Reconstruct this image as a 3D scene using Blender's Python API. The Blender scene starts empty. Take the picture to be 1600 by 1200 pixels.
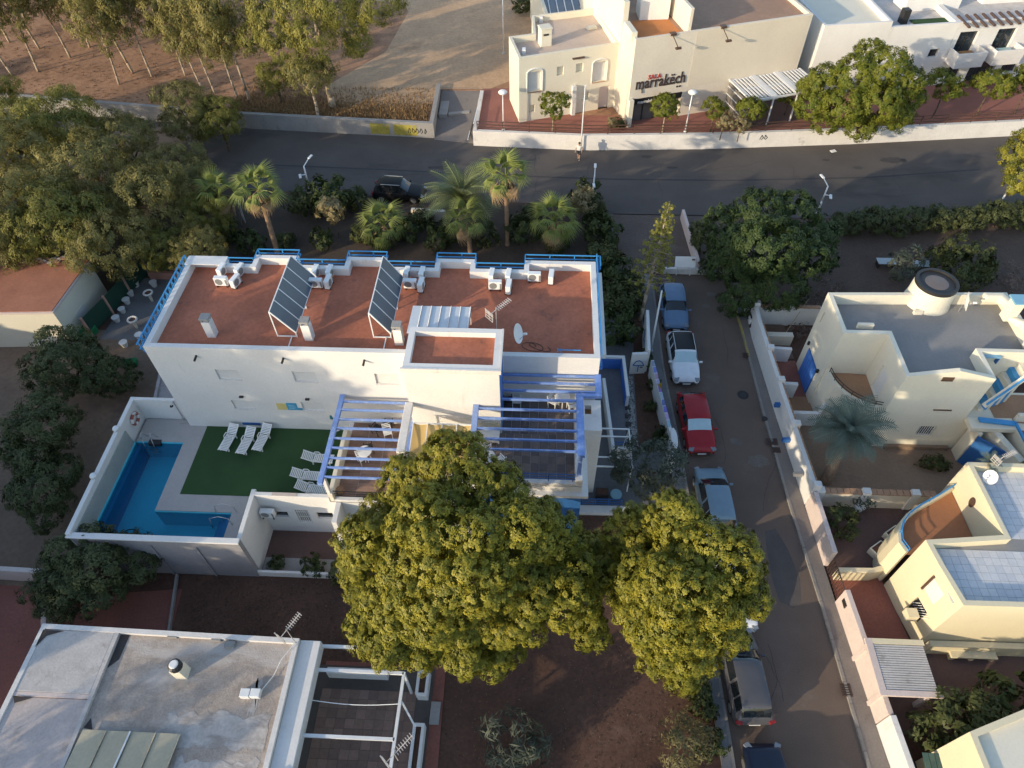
import bpy, bmesh, math, random
import numpy as np
from mathutils import Vector, Matrix
SC = bpy.context.scene
COL = SC.collection
R = math.radians
random.seed(7)

# ---------------------------------------------------------------- camera, sky, sun, exposure
CAM_H = 35.0
FPX = 1095.0                       # focal length in pixels of a 1600 px wide frame
_k = Vector((-15.0, 925.0, FPX)).normalized()
_j = Vector((75.0, 1271.0, -FPX)); _j -= _k * _j.dot(_k); _j.normalize()
_i = _j.cross(_k)
ROT = Matrix((_i, _j, _k))         # camera axes -> world axes
cam_data = bpy.data.cameras.new('camera')
cam_data.sensor_width = 36.0
cam_data.lens = 36.0 * FPX / 1600.0
cam_data.clip_start = 0.5
cam_data.clip_end = 3000.0
cam = bpy.data.objects.new('camera', cam_data)
COL.objects.link(cam)
cam.matrix_world = Matrix.Translation((0, 0, CAM_H)) @ ROT.to_4x4()
SC.camera = cam

SUN_EL = 14.5
SUN_DIR = Vector((-0.79, -0.613, 0)).normalized()      # towards the sun, on the ground
world = bpy.data.worlds.new('World'); SC.world = world; world.use_nodes = True
wn = world.node_tree.nodes; wn.clear()
sky = wn.new('ShaderNodeTexSky'); sky.sky_type = 'NISHITA'; sky.sun_disc = False
sky.sun_elevation = R(SUN_EL); sky.sun_rotation = math.atan2(SUN_DIR.x, SUN_DIR.y)
sky.altitude = 20; sky.air_density = 1.0; sky.dust_density = 1.0; sky.ozone_density = 1.0
wbg = wn.new('ShaderNodeBackground'); wbg.inputs[1].default_value = 0.15
wout = wn.new('ShaderNodeOutputWorld')
world.node_tree.links.new(sky.outputs[0], wbg.inputs[0]); world.node_tree.links.new(wbg.outputs[0], wout.inputs[0])
sun_data = bpy.data.lights.new('sun', 'SUN'); sun_data.energy = 2.2; sun_data.angle = R(0.6); sun_data.color = (1.0, 0.83, 0.58)
sun = bpy.data.objects.new('sun', sun_data); COL.objects.link(sun)
_sd = Vector((SUN_DIR.x * math.cos(R(SUN_EL)), SUN_DIR.y * math.cos(R(SUN_EL)), math.sin(R(SUN_EL))))
sun.rotation_euler = _sd.to_track_quat('Z', 'Y').to_euler(); sun.location = (-60, -50, 60)
SC.view_settings.view_transform = 'Standard'; SC.view_settings.look = 'None'
SC.view_settings.gamma = 1.0; SC.view_settings.use_curve_mapping = False
SC.view_settings.exposure = 1.1
SC.cycles.max_bounces = 6

# ---------------------------------------------------------------- helpers
def G(u, v, z=0.0):
    """place on the level z that was measured at (u, v) of the survey picture"""
    d = ROT @ Vector(((u - 800) / FPX, (600 - v) / FPX, -1.0))
    s = (z - CAM_H) / d.z
    return Vector((d.x * s, d.y * s, z))

ORG = {}
def origin(o):
    return ORG.get(o.name, Vector((0, 0, 0))) if o is not None else Vector((0, 0, 0))

def thing(name, label, cat, loc=(0, 0, 0), rz=0.0, group=None):
    o = bpy.data.objects.new(name, None); COL.objects.link(o)
    o.empty_display_size = 0.3
    o.location = loc; o.rotation_euler = (0, 0, rz)
    ORG[o.name] = Vector(loc)
    return tag(o, label, cat, group)

def tag(o, label, cat, group=None, kind=None):
    if label: o['label'] = label
    if cat: o['category'] = cat
    if group: o['group'] = group
    if kind: o['kind'] = kind
    return o

def structure(o):
    o['kind'] = 'structure'; return o

def copy_tree(o, parent=None):
    c = o.copy(); COL.objects.link(c); c.parent = parent
    for ch in [q for q in o.children]:
        copy_tree(ch, c)
    return c

def put(o, loc, rz=0.0, sc=None, label=None, group=None):
    o.location = loc; o.rotation_euler = (0, 0, rz)
    if sc is not None: o.scale = (sc, sc, sc) if not hasattr(sc, '__len__') else sc
    if label: o['label'] = label
    if group: o['group'] = group
    return o

class MB:
    def __init__(s): s.v = []; s.f = []
    def add(s, vs, fs):
        n = len(s.v); s.v += [tuple(p) for p in vs]; s.f += [tuple(i + n for i in f) for f in fs]; return s
    def box(s, x0, y0, z0, x1, y1, z1):
        if x0 > x1: x0, x1 = x1, x0
        if y0 > y1: y0, y1 = y1, y0
        if z0 > z1: z0, z1 = z1, z0
        return s.add([(x0,y0,z0),(x1,y0,z0),(x1,y1,z0),(x0,y1,z0),(x0,y0,z1),(x1,y0,z1),(x1,y1,z1),(x0,y1,z1)],
                     [(0,3,2,1),(4,5,6,7),(0,1,5,4),(1,2,6,5),(2,3,7,6),(3,0,4,7)])
    def cbox(s, c, size, rz=0.0, rx=0.0, ry=0.0):
        m = Matrix.Translation(c) @ Matrix.Rotation(rz, 4, 'Z') @ Matrix.Rotation(ry, 4, 'Y') @ Matrix.Rotation(rx, 4, 'X')
        a, b, h = [q / 2 for q in size]
        vs = [m @ Vector(p) for p in [(-a,-b,-h),(a,-b,-h),(a,b,-h),(-a,b,-h),(-a,-b,h),(a,-b,h),(a,b,h),(-a,b,h)]]
        return s.add(vs, [(0,3,2,1),(4,5,6,7),(0,1,5,4),(1,2,6,5),(2,3,7,6),(3,0,4,7)])
    def prism(s, poly, z0, z1, bottom=True):
        n = len(poly)
        zt = z1 if hasattr(z1, '__len__') else [z1] * n
        zb = z0 if hasattr(z0, '__len__') else [z0] * n
        vs = [(p[0], p[1], zb[i]) for i, p in enumerate(poly)] + [(p[0], p[1], zt[i]) for i, p in enumerate(poly)]
        fs = [tuple(range(n, 2 * n))] + [(i, (i + 1) % n, n + (i + 1) % n, n + i) for i in range(n)]
        if bottom: fs.append(tuple(range(n - 1, -1, -1)))
        return s.add(vs, fs)
    def sheet(s, poly, z):
        return s.add([(p[0], p[1], z if not hasattr(z, '__len__') else z[i]) for i, p in enumerate(poly)], [tuple(range(len(poly)))])
    def bar(s, p, q, w, h):
        p = Vector(p); q = Vector(q); d = (q - p); L = d.length; d.normalize()
        up = Vector((0, 0, 1)) if abs(d.z) < 0.95 else Vector((0, 1, 0))
        a = d.cross(up).normalized(); b = a.cross(d).normalized()
        a *= w / 2; b *= h / 2
        vs = [p - a - b, p + a - b, p + a + b, p - a + b, q - a - b, q + a - b, q + a + b, q - a + b]
        return s.add(vs, [(0,1,2,3),(7,6,5,4),(0,4,5,1),(1,5,6,2),(2,6,7,3),(3,7,4,0)])
    def tube(s, p, q, r0, r1=None, n=8, caps=True):
        r1 = r0 if r1 is None else r1
        p = Vector(p); q = Vector(q); d = (q - p).normalized()
        up = Vector((0, 0, 1)) if abs(d.z) < 0.9 else Vector((1, 0, 0))
        a = d.cross(up).normalized(); b = a.cross(d)
        vs = []
        for c, r in ((p, r0), (q, r1)):
            for i in range(n):
                t = 2 * math.pi * i / n
                vs.append(c + a * (math.cos(t) * r) + b * (math.sin(t) * r))
        fs = [(i, n + i, n + (i + 1) % n, (i + 1) % n) for i in range(n)]
        if caps: fs += [tuple(range(n)), tuple(range(2 * n - 1, n - 1, -1))]
        return s.add(vs, fs)
    def path(s, pts, r, n=6):
        rr = r if hasattr(r, '__len__') else [r] * len(pts)
        for i in range(len(pts) - 1): s.tube(pts[i], pts[i + 1], rr[i], rr[i + 1], n)
        return s
    def lathe(s, prof, c, n=16):
        vs = []
        for r, z in prof:
            for i in range(n):
                t = 2 * math.pi * i / n
                vs.append((c[0] + r * math.cos(t), c[1] + r * math.sin(t), c[2] + z))
        fs = []
        for k in range(len(prof) - 1):
            for i in range(n):
                fs.append((k * n + i, k * n + (i + 1) % n, (k + 1) * n + (i + 1) % n, (k + 1) * n + i))
        fs.append(tuple(range((len(prof) - 1) * n, len(prof) * n)))
        fs.append(tuple(range(n - 1, -1, -1)))
        return s.add(vs, fs)
    def mesh(s, name, o=(0, 0, 0)):
        me = bpy.data.meshes.new(name)
        ox, oy, oz = o
        me.from_pydata([(x - ox, y - oy, z - oz) for x, y, z in s.v], [], s.f)
        me.update(); return me
    def build(s, name, mat, parent=None, bevel=0.0, smooth=False):
        me = s.mesh(name, origin(parent))
        if mat is not None: me.materials.append(mat)
        if smooth:
            me.polygons.foreach_set('use_smooth', [True] * len(me.polygons))
        o = bpy.data.objects.new(name, me); COL.objects.link(o)
        if parent is not None:
            o.parent = parent; ORG[o.name] = origin(parent)
        if bevel > 0:
            m = o.modifiers.new('bevel', 'BEVEL'); m.width = bevel; m.segments = 2; m.limit_method = 'ANGLE'; m.angle_limit = R(50)
        return o

def B(x0, y0, z0, x1, y1, z1): return MB().box(x0, y0, z0, x1, y1, z1)

def inset(poly, d):
    """move a CCW outline inwards by d"""
    n = len(poly); out = []
    for i in range(n):
        p0 = Vector(poly[i - 1][:2]); p1 = Vector(poly[i][:2]); p2 = Vector(poly[(i + 1) % n][:2])
        a = (p1 - p0).normalized(); b = (p2 - p1).normalized()
        na = Vector((-a.y, a.x)); nb = Vector((-b.y, b.x))
        k = 1 + na.dot(nb)
        q = p1 + (na + nb) * (d / max(k, 0.2))
        out.append((q.x, q.y))
    return out

def wall_face(mb, p, q, z0, z1, holes=(), depth=0.14):
    """outer face of a wall from p to q (outside on the right hand), with recessed openings (s0,s1,z0,z1)"""
    p = Vector((p[0], p[1])); q = Vector((q[0], q[1])); d = q - p; L = d.length; d.normalize()
    nin = Vector((-d.y, d.x))
    def P(s, z, k=0.0):
        w = p + d * s + nin * k; return (w.x, w.y, z)
    ss = sorted(set([0.0, L] + [h[0] for h in holes] + [h[1] for h in holes]))
    zz = sorted(set([z0, z1] + [h[2] for h in holes] + [h[3] for h in holes]))
    for i in range(len(ss) - 1):
        for k in range(len(zz) - 1):
            cs = (ss[i] + ss[i + 1]) / 2; cz = (zz[k] + zz[k + 1]) / 2
            if any(h[0] < cs < h[1] and h[2] < cz < h[3] for h in holes): continue
            mb.add([P(ss[i], zz[k]), P(ss[i + 1], zz[k]), P(ss[i + 1], zz[k + 1]), P(ss[i], zz[k + 1])], [(0, 1, 2, 3)])
    for a, b, c, e in [h[:4] for h in holes]:
        mb.add([P(a, c), P(b, c), P(b, e), P(a, e), P(a, c, depth), P(b, c, depth), P(b, e, depth), P(a, e, depth)],
               [(0, 4, 5, 1), (1, 5, 6, 2), (2, 6, 7, 3), (3, 7, 4, 0)])
    return P

def shell(poly, z0, ztop, zroof, t=0.22, holes={}, depth=0.14, zt=None):
    """walls of a CCW outline with a parapet; returns mesh builder and roof outline"""
    mb = MB(); n = len(poly)
    for i in range(n):
        wall_face(mb, poly[i], poly[(i + 1) % n], z0, ztop, holes.get(i, ()), depth)
    ins = inset(poly, t)
    for i in range(n):
        a = poly[i]; b = poly[(i + 1) % n]; c = ins[(i + 1) % n]; d = ins[i]
        mb.add([(a[0], a[1], ztop), (b[0], b[1], ztop), (c[0], c[1], ztop), (d[0], d[1], ztop)], [(0, 1, 2, 3)])
        mb.add([(d[0], d[1], ztop), (c[0], c[1], ztop), (c[0], c[1], zroof - 0.05), (d[0], d[1], zroof - 0.05)], [(0, 1, 2, 3)])
    return mb, inset(poly, t - 0.01)

# ---------------------------------------------------------------- materials
def _nodes(name):
    m = bpy.data.materials.new(name); m.use_nodes = True
    nt = m.node_tree; b = nt.nodes['Principled BSDF']; return m, nt, b

def mat(name, col, rough=0.75, var=0.12, scale=1.2, fine=14.0, bump=0.15, stain=None, metal=0.0, spec=0.3, streak=None, coat=0.0):
    m, nt, b = _nodes(name); N = nt.nodes; Lk = nt.links
    geo = N.new('ShaderNodeNewGeometry')
    n1 = N.new('ShaderNodeTexNoise'); n1.inputs['Scale'].default_value = scale; n1.inputs['Detail'].default_value = 6; n1.inputs['Roughness'].default_value = 0.62
    n2 = N.new('ShaderNodeTexNoise'); n2.inputs['Scale'].default_value = fine; n2.inputs['Detail'].default_value = 4
    Lk.new(geo.outputs['Position'], n1.inputs['Vector']); Lk.new(geo.outputs['Position'], n2.inputs['Vector'])
    ramp = N.new('ShaderNodeMapRange'); ramp.inputs[1].default_value = 0.25; ramp.inputs[2].default_value = 0.75
    ramp.inputs[3].default_value = 1 - var; ramp.inputs[4].default_value = 1 + var
    Lk.new(n1.outputs[0], ramp.inputs[0])
    ramp2 = N.new('ShaderNodeMapRange'); ramp2.inputs[1].default_value = 0.3; ramp2.inputs[2].default_value = 0.7
    ramp2.inputs[3].default_value = 1 - var * 0.6; ramp2.inputs[4].default_value = 1 + var * 0.6
    Lk.new(n2.outputs[0], ramp2.inputs[0])
    mul = N.new('ShaderNodeMath'); mul.operation = 'MULTIPLY'; Lk.new(ramp.outputs[0], mul.inputs[0]); Lk.new(ramp2.outputs[0], mul.inputs[1])
    vm = N.new('ShaderNodeVectorMath'); vm.operation = 'SCALE'; vm.inputs[0].default_value = col
    Lk.new(mul.outputs[0], vm.inputs['Scale'])
    out = vm.outputs[0]
    if stain:
        scol, thr, ssc = stain[:3]
        n3 = N.new('ShaderNodeTexNoise'); n3.inputs['Scale'].default_value = ssc; n3.inputs['Detail'].default_value = 8; n3.inputs['Roughness'].default_value = 0.7
        if len(stain) > 3:
            mp = N.new('ShaderNodeMapping'); mp.inputs['Scale'].default_value = stain[3]; mp.inputs['Location'].default_value = (3.1, 7.7, 1.3)
            Lk.new(geo.outputs['Position'], mp.inputs['Vector']); Lk.new(mp.outputs[0], n3.inputs['Vector'])
        else:
            ad = N.new('ShaderNodeVectorMath'); ad.operation = 'ADD'; ad.inputs[1].default_value = (31.7, 12.3, 5.5)
            Lk.new(geo.outputs['Position'], ad.inputs[0]); Lk.new(ad.outputs[0], n3.inputs['Vector'])
        mr = N.new('ShaderNodeMapRange'); mr.inputs[1].default_value = thr; mr.inputs[2].default_value = thr + 0.12
        mr.inputs[3].default_value = 0.0; mr.inputs[4].default_value = 0.85
        Lk.new(n3.outputs[0], mr.inputs[0])
        mx = N.new('ShaderNodeMix'); mx.data_type = 'RGBA'
        Lk.new(mr.outputs[0], mx.inputs['Factor']); Lk.new(out, mx.inputs['A']); mx.inputs['B'].default_value = (*scol, 1)
        out = mx.outputs['Result']
    Lk.new(out, b.inputs['Base Color'])
    b.inputs['Roughness'].default_value = rough; b.inputs['Metallic'].default_value = metal
    b.inputs['Specular IOR Level'].default_value = spec; b.inputs['Coat Weight'].default_value = coat
    if bump > 0:
        bp = N.new('ShaderNodeBump'); bp.inputs['Strength'].default_value = bump; bp.inputs['Distance'].default_value = 0.03
        Lk.new(n2.outputs[0], bp.inputs['Height']); Lk.new(bp.outputs[0], b.inputs['Normal'])
    return m

def plain(name, col, rough=0.4, metal=0.0, spec=0.5, coat=0.0, alpha=None, trans=0.0):
    m, nt, b = _nodes(name)
    N = nt.nodes; Lk = nt.links
    geo = N.new('ShaderNodeNewGeometry'); n1 = N.new('ShaderNodeTexNoise'); n1.inputs['Scale'].default_value = 2.5; n1.inputs['Detail'].default_value = 5
    Lk.new(geo.outputs['Position'], n1.inputs['Vector'])
    r = N.new('ShaderNodeMapRange'); r.inputs[3].default_value = 0.86; r.inputs[4].default_value = 1.14; Lk.new(n1.outputs[0], r.inputs[0])
    vm = N.new('ShaderNodeVectorMath'); vm.operation = 'SCALE'; vm.inputs[0].default_value = col; Lk.new(r.outputs[0], vm.inputs['Scale'])
    Lk.new(vm.outputs[0], b.inputs['Base Color'])
    b.inputs['Roughness'].default_value = rough; b.inputs['Metallic'].default_value = metal
    b.inputs['Specular IOR Level'].default_value = spec; b.inputs['Coat Weight'].default_value = coat; b.inputs['Coat Roughness'].default_value = 0.06
    if trans: b.inputs['Transmission Weight'].default_value = trans
    if alpha is not None: b.inputs['Alpha'].default_value = alpha
    return m

def leafmat(name, dark, light, trans=0.3, rough=0.55):
    m = bpy.data.materials.new(name); m.use_nodes = True
    nt = m.node_tree; N = nt.nodes; Lk = nt.links; b = N['Principled BSDF']; out = N['Material Output']
    at = N.new('ShaderNodeAttribute'); at.attribute_name = 'tint'
    mx = N.new('ShaderNodeMix'); mx.data_type = 'RGBA'; Lk.new(at.outputs['Fac'], mx.inputs['Factor'])
    mx.inputs['A'].default_value = (*dark, 1); mx.inputs['B'].default_value = (*light, 1)
    Lk.new(mx.outputs['Result'], b.inputs['Base Color']); b.inputs['Roughness'].default_value = rough; b.inputs['Specular IOR Level'].default_value = 0.25
    tr = N.new('ShaderNodeBsdfTranslucent'); Lk.new(mx.outputs['Result'], tr.inputs['Color'])
    ms = N.new('ShaderNodeMixShader'); ms.inputs[0].default_value = trans
    Lk.new(b.outputs[0], ms.inputs[1]); Lk.new(tr.outputs[0], ms.inputs[2]); Lk.new(ms.outputs[0], out.inputs['Surface'])
    return m

W_WHITE = mat('white_render', (0.69, 0.675, 0.655), 0.8, 0.06, 0.5, 9, 0.15, stain=((0.56, 0.53, 0.5), 0.6, 0.9, (1, 1, 0.22)))
W_AGED = mat('aged_white_render', (0.68, 0.65, 0.62), 0.85, 0.09, 0.9, 9, 0.25, stain=((0.36, 0.33, 0.3), 0.6, 0.9))
W_CREAM = mat('cream_render', (0.68, 0.6, 0.42), 0.8, 0.05, 0.6, 9, 0.12, stain=((0.66, 0.6, 0.46), 0.64, 0.8, (1, 1, 0.3)))
W_IVORY = mat('ivory_render', (0.71, 0.66, 0.54), 0.8, 0.05, 0.6, 9, 0.12, stain=((0.68, 0.64, 0.55), 0.64, 0.8, (1, 1, 0.3)))
W_SAND = mat('sand_render', (0.67, 0.6, 0.5), 0.85, 0.07, 0.35, 7, 0.2, stain=((0.58, 0.53, 0.46), 0.58, 0.35))
W_PINK = mat('pinkish_render', (0.6, 0.5, 0.46), 0.85, 0.08, 0.7, 8, 0.2, stain=((0.44, 0.36, 0.33), 0.62, 0.8))
W_BLUE = mat('blue_paint', (0.07, 0.2, 0.58), 0.6, 0.12, 1.5, 12, 0.1)
BLUE_PERG = mat('pergola_blue_paint', (0.19, 0.3, 0.62), 0.6, 0.16, 1.8, 15, 0.2, stain=((0.4, 0.48, 0.66), 0.54, 2.2))
BLUE_RAIL = mat('rail_blue_paint', (0.05, 0.26, 0.55), 0.45, 0.1, 2, 15, 0.0)
BLUE_DARK = mat('dark_blue_paint', (0.03, 0.12, 0.34), 0.55, 0.1, 2, 12, 0.05)
RED_ROOF = mat('red_roof_membrane', (0.4, 0.14, 0.082), 0.85, 0.2, 0.55, 6, 0.3, stain=((0.17, 0.085, 0.065), 0.58, 0.9))
RED_ROOF2 = mat('weathered_red_roof', (0.36, 0.15, 0.09), 0.85, 0.16, 0.6, 7, 0.25, stain=((0.25, 0.13, 0.09), 0.6, 0.8))
GREY_ROOF = mat('grey_weathered_roof', (0.38, 0.32, 0.275), 0.9, 0.24, 1.6, 14, 0.5, stain=((0.5, 0.455, 0.42), 0.5, 0.5, (0.45, 1.5, 1)))
PALE_ROOF = mat('pale_coated_roof', (0.49, 0.46, 0.44), 0.8, 0.14, 1.2, 10, 0.3, stain=((0.33, 0.29, 0.26), 0.57, 1.0))
TAN_ROOF = mat('tan_roof', (0.52, 0.42, 0.35), 0.85, 0.1, 0.4, 6, 0.2, stain=((0.4, 0.33, 0.28), 0.6, 0.4))
BLUEGREY_ROOF = mat('blue_grey_roof', (0.25, 0.245, 0.24), 0.85, 0.09, 0.7, 8, 0.2, stain=((0.31, 0.29, 0.27), 0.58, 0.5))
ASPHALT = mat('road_asphalt', (0.105, 0.092, 0.085), 0.9, 0.18, 0.22, 16, 0.3, stain=((0.066, 0.06, 0.058), 0.55, 0.2, (.35, 1, 1)))
ASPHALT2 = mat('street_asphalt', (0.145, 0.108, 0.087), 0.92, 0.16, 0.3, 20, 0.3, stain=((0.17, 0.14, 0.12), 0.6, 0.45))
PATCH = mat('asphalt_patch', (0.06, 0.057, 0.06), 0.9, 0.1, 1, 20, 0.2)
PAVE = mat('grey_pavement', (0.2, 0.175, 0.16), 0.9, 0.14, 0.6, 10, 0.25, stain=((0.12, 0.1, 0.09), 0.6, 0.8))
PAVE_W = mat('west_pavement', (0.19, 0.185, 0.185), 0.9, 0.14, 0.6, 10, 0.25, stain=((0.12, 0.11, 0.11), 0.6, 0.8))
KERB = mat('kerb_concrete', (0.26, 0.24, 0.22), 0.9, 0.14, 1.2, 12, 0.2)
KERB_Y = mat('kerb_yellow_paint', (0.38, 0.3, 0.1), 0.8, 0.2, 2, 9, 0.1, stain=((0.24, 0.22, 0.2), 0.5, 2.0))
SOIL = mat('garden_soil', (0.1, 0.053, 0.037), 0.95, 0.26, 0.45, 6, 0.6, stain=((0.15, 0.09, 0.065), 0.58, 0.5))
DIRT = mat('dirt', (0.2, 0.14, 0.1), 0.95, 0.2, 0.3, 4, 0.4, stain=((0.13, 0.09, 0.07), 0.56, 0.22))
FIELD = mat('dry_field', (0.52, 0.34, 0.205), 0.95, 0.2, 0.22, 3.5, 0.4, stain=((0.36, 0.22, 0.13), 0.56, 0.12))
WOODSOIL = mat('woodland_soil', (0.35, 0.195, 0.115), 0.95, 0.24, 0.25, 3, 0.5, stain=((0.17, 0.09, 0.055), 0.55, 0.2))
TERRACOTTA = mat('terracotta_paving', (0.26, 0.1, 0.075), 0.8, 0.15, 0.5, 8, 0.2, stain=((0.18, 0.08, 0.065), 0.58, 0.6))
REDPAVE = mat('red_block_paving', (0.3, 0.125, 0.095), 0.85, 0.14, 0.5, 9, 0.2, stain=((0.22, 0.1, 0.08), 0.58, 0.5))
BROWNTILE = mat('brown_floor_tile', (0.33, 0.19, 0.11), 0.7, 0.12, 0.7, 9, 0.12)
DECKTILE = mat('wood_look_tile', (0.27, 0.17, 0.125), 0.65, 0.16, 1.2, 9, 0.12)
DARKTILE = mat('dark_terrace_tile', (0.15, 0.12, 0.11), 0.7, 0.14, 0.8, 8, 0.12)
PATIOTILE = mat('patio_brown_tile', (0.22, 0.145, 0.112), 0.75, 0.14, 0.8, 8, 0.12)
GROUT = mat('grout', (0.1, 0.085, 0.075), 0.9, 0.1)
SLATE = mat('grey_slate_paving', (0.15, 0.15, 0.155), 0.85, 0.16, 0.6, 7, 0.25)
TANPAVE = mat('tan_yard_paving', (0.28, 0.19, 0.13), 0.85, 0.13, 0.5, 7, 0.2, stain=((0.2, 0.14, 0.1), 0.58, 0.5))
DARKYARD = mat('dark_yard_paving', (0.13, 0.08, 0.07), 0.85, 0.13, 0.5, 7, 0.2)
COPING = mat('terracotta_coping', (0.4, 0.24, 0.15), 0.8, 0.16, 2, 9, 0.2)
DECKSTONE = mat('pool_deck_stone', (0.4, 0.37, 0.35), 0.8, 0.07, 0.8, 9, 0.12)
POOLTILE = mat('pool_wall_blue', (0.09, 0.58, 0.72), 0.4, 0.08, 1, 12, 0.0)
TURF = mat('artificial_turf', (0.033, 0.075, 0.026), 0.95, 0.16, 0.6, 40, 0.6)
CONC = mat('concrete', (0.3, 0.285, 0.27), 0.9, 0.13, 0.7, 9, 0.25, stain=((0.2, 0.19, 0.18), 0.58, 0.8, (1, 1, 0.35)))
GREYWALL = mat('grey_cement_wall', (0.27, 0.26, 0.27), 0.9, 0.12, 0.8, 8, 0.25, stain=((0.18, 0.17, 0.17), 0.58, 0.7))
SAGE = mat('sage_tile_wall', (0.34, 0.37, 0.35), 0.7, 0.07, 1, 9, 0.1)
STEEL = plain('white_steel', (0.7, 0.71, 0.72), 0.4, 0.0)
GALV = plain('galvanised_steel', (0.5, 0.51, 0.52), 0.4, 0.7)
DARKMETAL = plain('dark_metal', (0.035, 0.033, 0.032), 0.5, 0.3)
BROWNMETAL = plain('brown_metal_rail', (0.12, 0.07, 0.05), 0.5, 0.3)
PLASTIC_W = plain('white_plastic', (0.78, 0.78, 0.77), 0.45)
PLASTIC_G = plain('grey_plastic', (0.22, 0.22, 0.22), 0.5)
BLACK = plain('black_plastic', (0.015, 0.015, 0.016), 0.45)
ALU = plain('aluminium', (0.62, 0.62, 0.6), 0.35, 0.5)
GLASS = plain('dark_glass', (0.02, 0.028, 0.035), 0.08, 0.0, 0.8)
SHUTTER = mat('white_shutter', (0.66, 0.65, 0.63), 0.6, 0.05, 1, 9, 0.05)
WOOD = mat('brown_wood', (0.3, 0.16, 0.07), 0.7, 0.2, 2, 14, 0.2)
TAPE = plain('antenna_metal', (0.6, 0.55, 0.5), 0.45, 0.2)
BARK = mat('bark', (0.12, 0.085, 0.06), 0.95, 0.25, 3, 18, 0.6)
BARK_PALE = mat('pale_eucalyptus_bark', (0.38, 0.3, 0.22), 0.9, 0.2, 1.5, 12, 0.3, stain=((0.25, 0.18, 0.13), 0.58, 1.5))
BARK_PALM = mat('palm_trunk_bark', (0.3, 0.19, 0.12), 0.95, 0.25, 4, 16, 0.6)
# ================================================================ the setting
def sheet(name, poly, z, m):
    return structure(MB().sheet(poly, z).build(name, m))

sheet('ground', [(-400, -200), (400, -200), (400, 600), (-400, 600)], -0.03, SOIL)
# road along the top
RS = [(-90, 57), (-45, 52.4), (-20, 50.2), (0, 49.3), (6, 48.0), (25, 48.0), (40, 50.6), (60, 54), (90, 59)]
RN = [(-90, 68), (-45, 62.4), (-28, 60.4), (-10.3, 59.2), (-5, 58.0), (3.5, 57.5), (14.5, 58.0), (28, 59.2), (44, 61.1), (60, 63.6), (90, 69)]
sheet('road', RS + RN[::-1], 0.0, ASPHALT)
# darker seam of an old trench repair along the road
mb = MB()
seam = [(-26, 54.4), (-14, 53.9), (-4, 53.3), (6, 53.0), (16, 53.1), (28, 53.9), (38, 55.4)]
for a, b in zip(seam[:-1], seam[1:]):
    mb.add([(a[0], a[1] - .09, .004), (b[0], b[1] - .09, .004), (b[0], b[1] + .12, .004), (a[0], a[1] + .12, .004)], [(0, 1, 2, 3)])
structure(mb.build('road_repair_seam', PATCH))
# side street
SW_ = [(8.35, 40.6), (8.35, 31), (8.75, 24.8), (9.1, 13), (9.25, 8), (9.4, -6)]
SE_ = [(13.7, 40.7), (14.0, 34.7), (14.12, 28), (14.4, 21), (14.8, 15), (15.1, 7.7), (15.4, -6)]
sheet('side_street', SW_[::-1][0:1] + SE_[::-1] + SW_[:-1], 0.0, ASPHALT2)
sheet('asphalt_patch', [G(1195, 830), G(1212, 826), G(1232, 860), G(1250, 905), G(1252, 940), G(1240, 950), G(1218, 940), G(1205, 900), G(1198, 860)][::-1], 0.004, mat('old_asphalt_patch', (.1, .088, .082), .9, .14, 1, 20, .2))
def kerbline(name, line, w, side, z, m):
    mb = MB()
    for a, b in zip(line[:-1], line[1:]):
        mb.prism([(a[0], a[1]), (b[0], b[1]), (b[0] + side * w, b[1]), (a[0] + side * w, a[1])][::(1 if side > 0 else -1)], -0.02, z)
    return mb.build(name, m)
# pavements with kerbs
pw = [(7.45, 40.6), (7.3, 31), (7.9, 24.8), (8.55, 13), (8.65, 8), (8.8, -6)]
mb = MB(); mb.prism([(x - .14, y) for x, y in SW_[::-1]] + [(x, y) for x, y in pw], -0.02, 0.12)
structure(mb.build('pavement_west', PAVE_W))
mb = MB()
def kerbs(line, off0, off1, y_from, y_to, name, parent, m):
    """single kerb stones along a line"""
    import bisect
    ys = [p[1] for p in line]
    def X(y):
        for a, b in zip(line[:-1], line[1:]):
            if b[1] <= y <= a[1]: return a[0] + (b[0] - a[0]) * (a[1] - y) / (a[1] - b[1])
        return line[-1][0]
    y = y_from
    while y > y_to:
        y2 = y - 0.98
        MB().prism([(X(y) + off0, y), (X(y2) + off0, y2), (X(y2) + off1, y2), (X(y) + off1, y)], -0.02, 0.13 + random.uniform(-.006, .006)).build(name, m, parent)
        y -= 1.0
kw = structure(MB().box(8.2, 40.62, -.02, 8.34, 40.75, .1).build('kerb_west', KERB))
kerbs(SW_, -.135, 0.0, 40.4, 2, 'kerb_stone', kw, KERB)
ke = structure(MB().box(13.71, 40.75, -.02, 13.9, 40.95, .1).build('kerb_east', KERB))
kerbs(SE_, 0.0, .14, 40.4, 33, 'kerb_stone', ke, KERB_Y)
kerbs(SE_, 0.0, .14, 32.4, 2, 'kerb_stone', ke, KERB)
pe = [(15.0, 37.3), (14.7, 34), (15.0, 28), (15.25, 21), (15.6, 15), (16.05, 8), (16.5, -6)]
mb = MB(); mb.prism([(14.0, 37.3)] + [(x + .145, y) for x, y in SE_[1:]] + pe[::-1], -0.02, 0.115)
structure(mb.build('pavement_east', PAVE))
sheet('path_north_of_house', [(14.0, 35.9), (30, 35.9), (30, 37.2), (14.0, 37.2)], 0.118, SLATE)
# paved link between street end and road
sheet('street_end_link', [(5.2, 41.0), (13.4, 41.0), (13.2, 48.1), (5.2, 48.1)], 0.0, mat('link_paving', (.13, .1, .085), .9, .2, .5, 6, .3, stain=((.2, .16, .13), .58, .4)))
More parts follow.
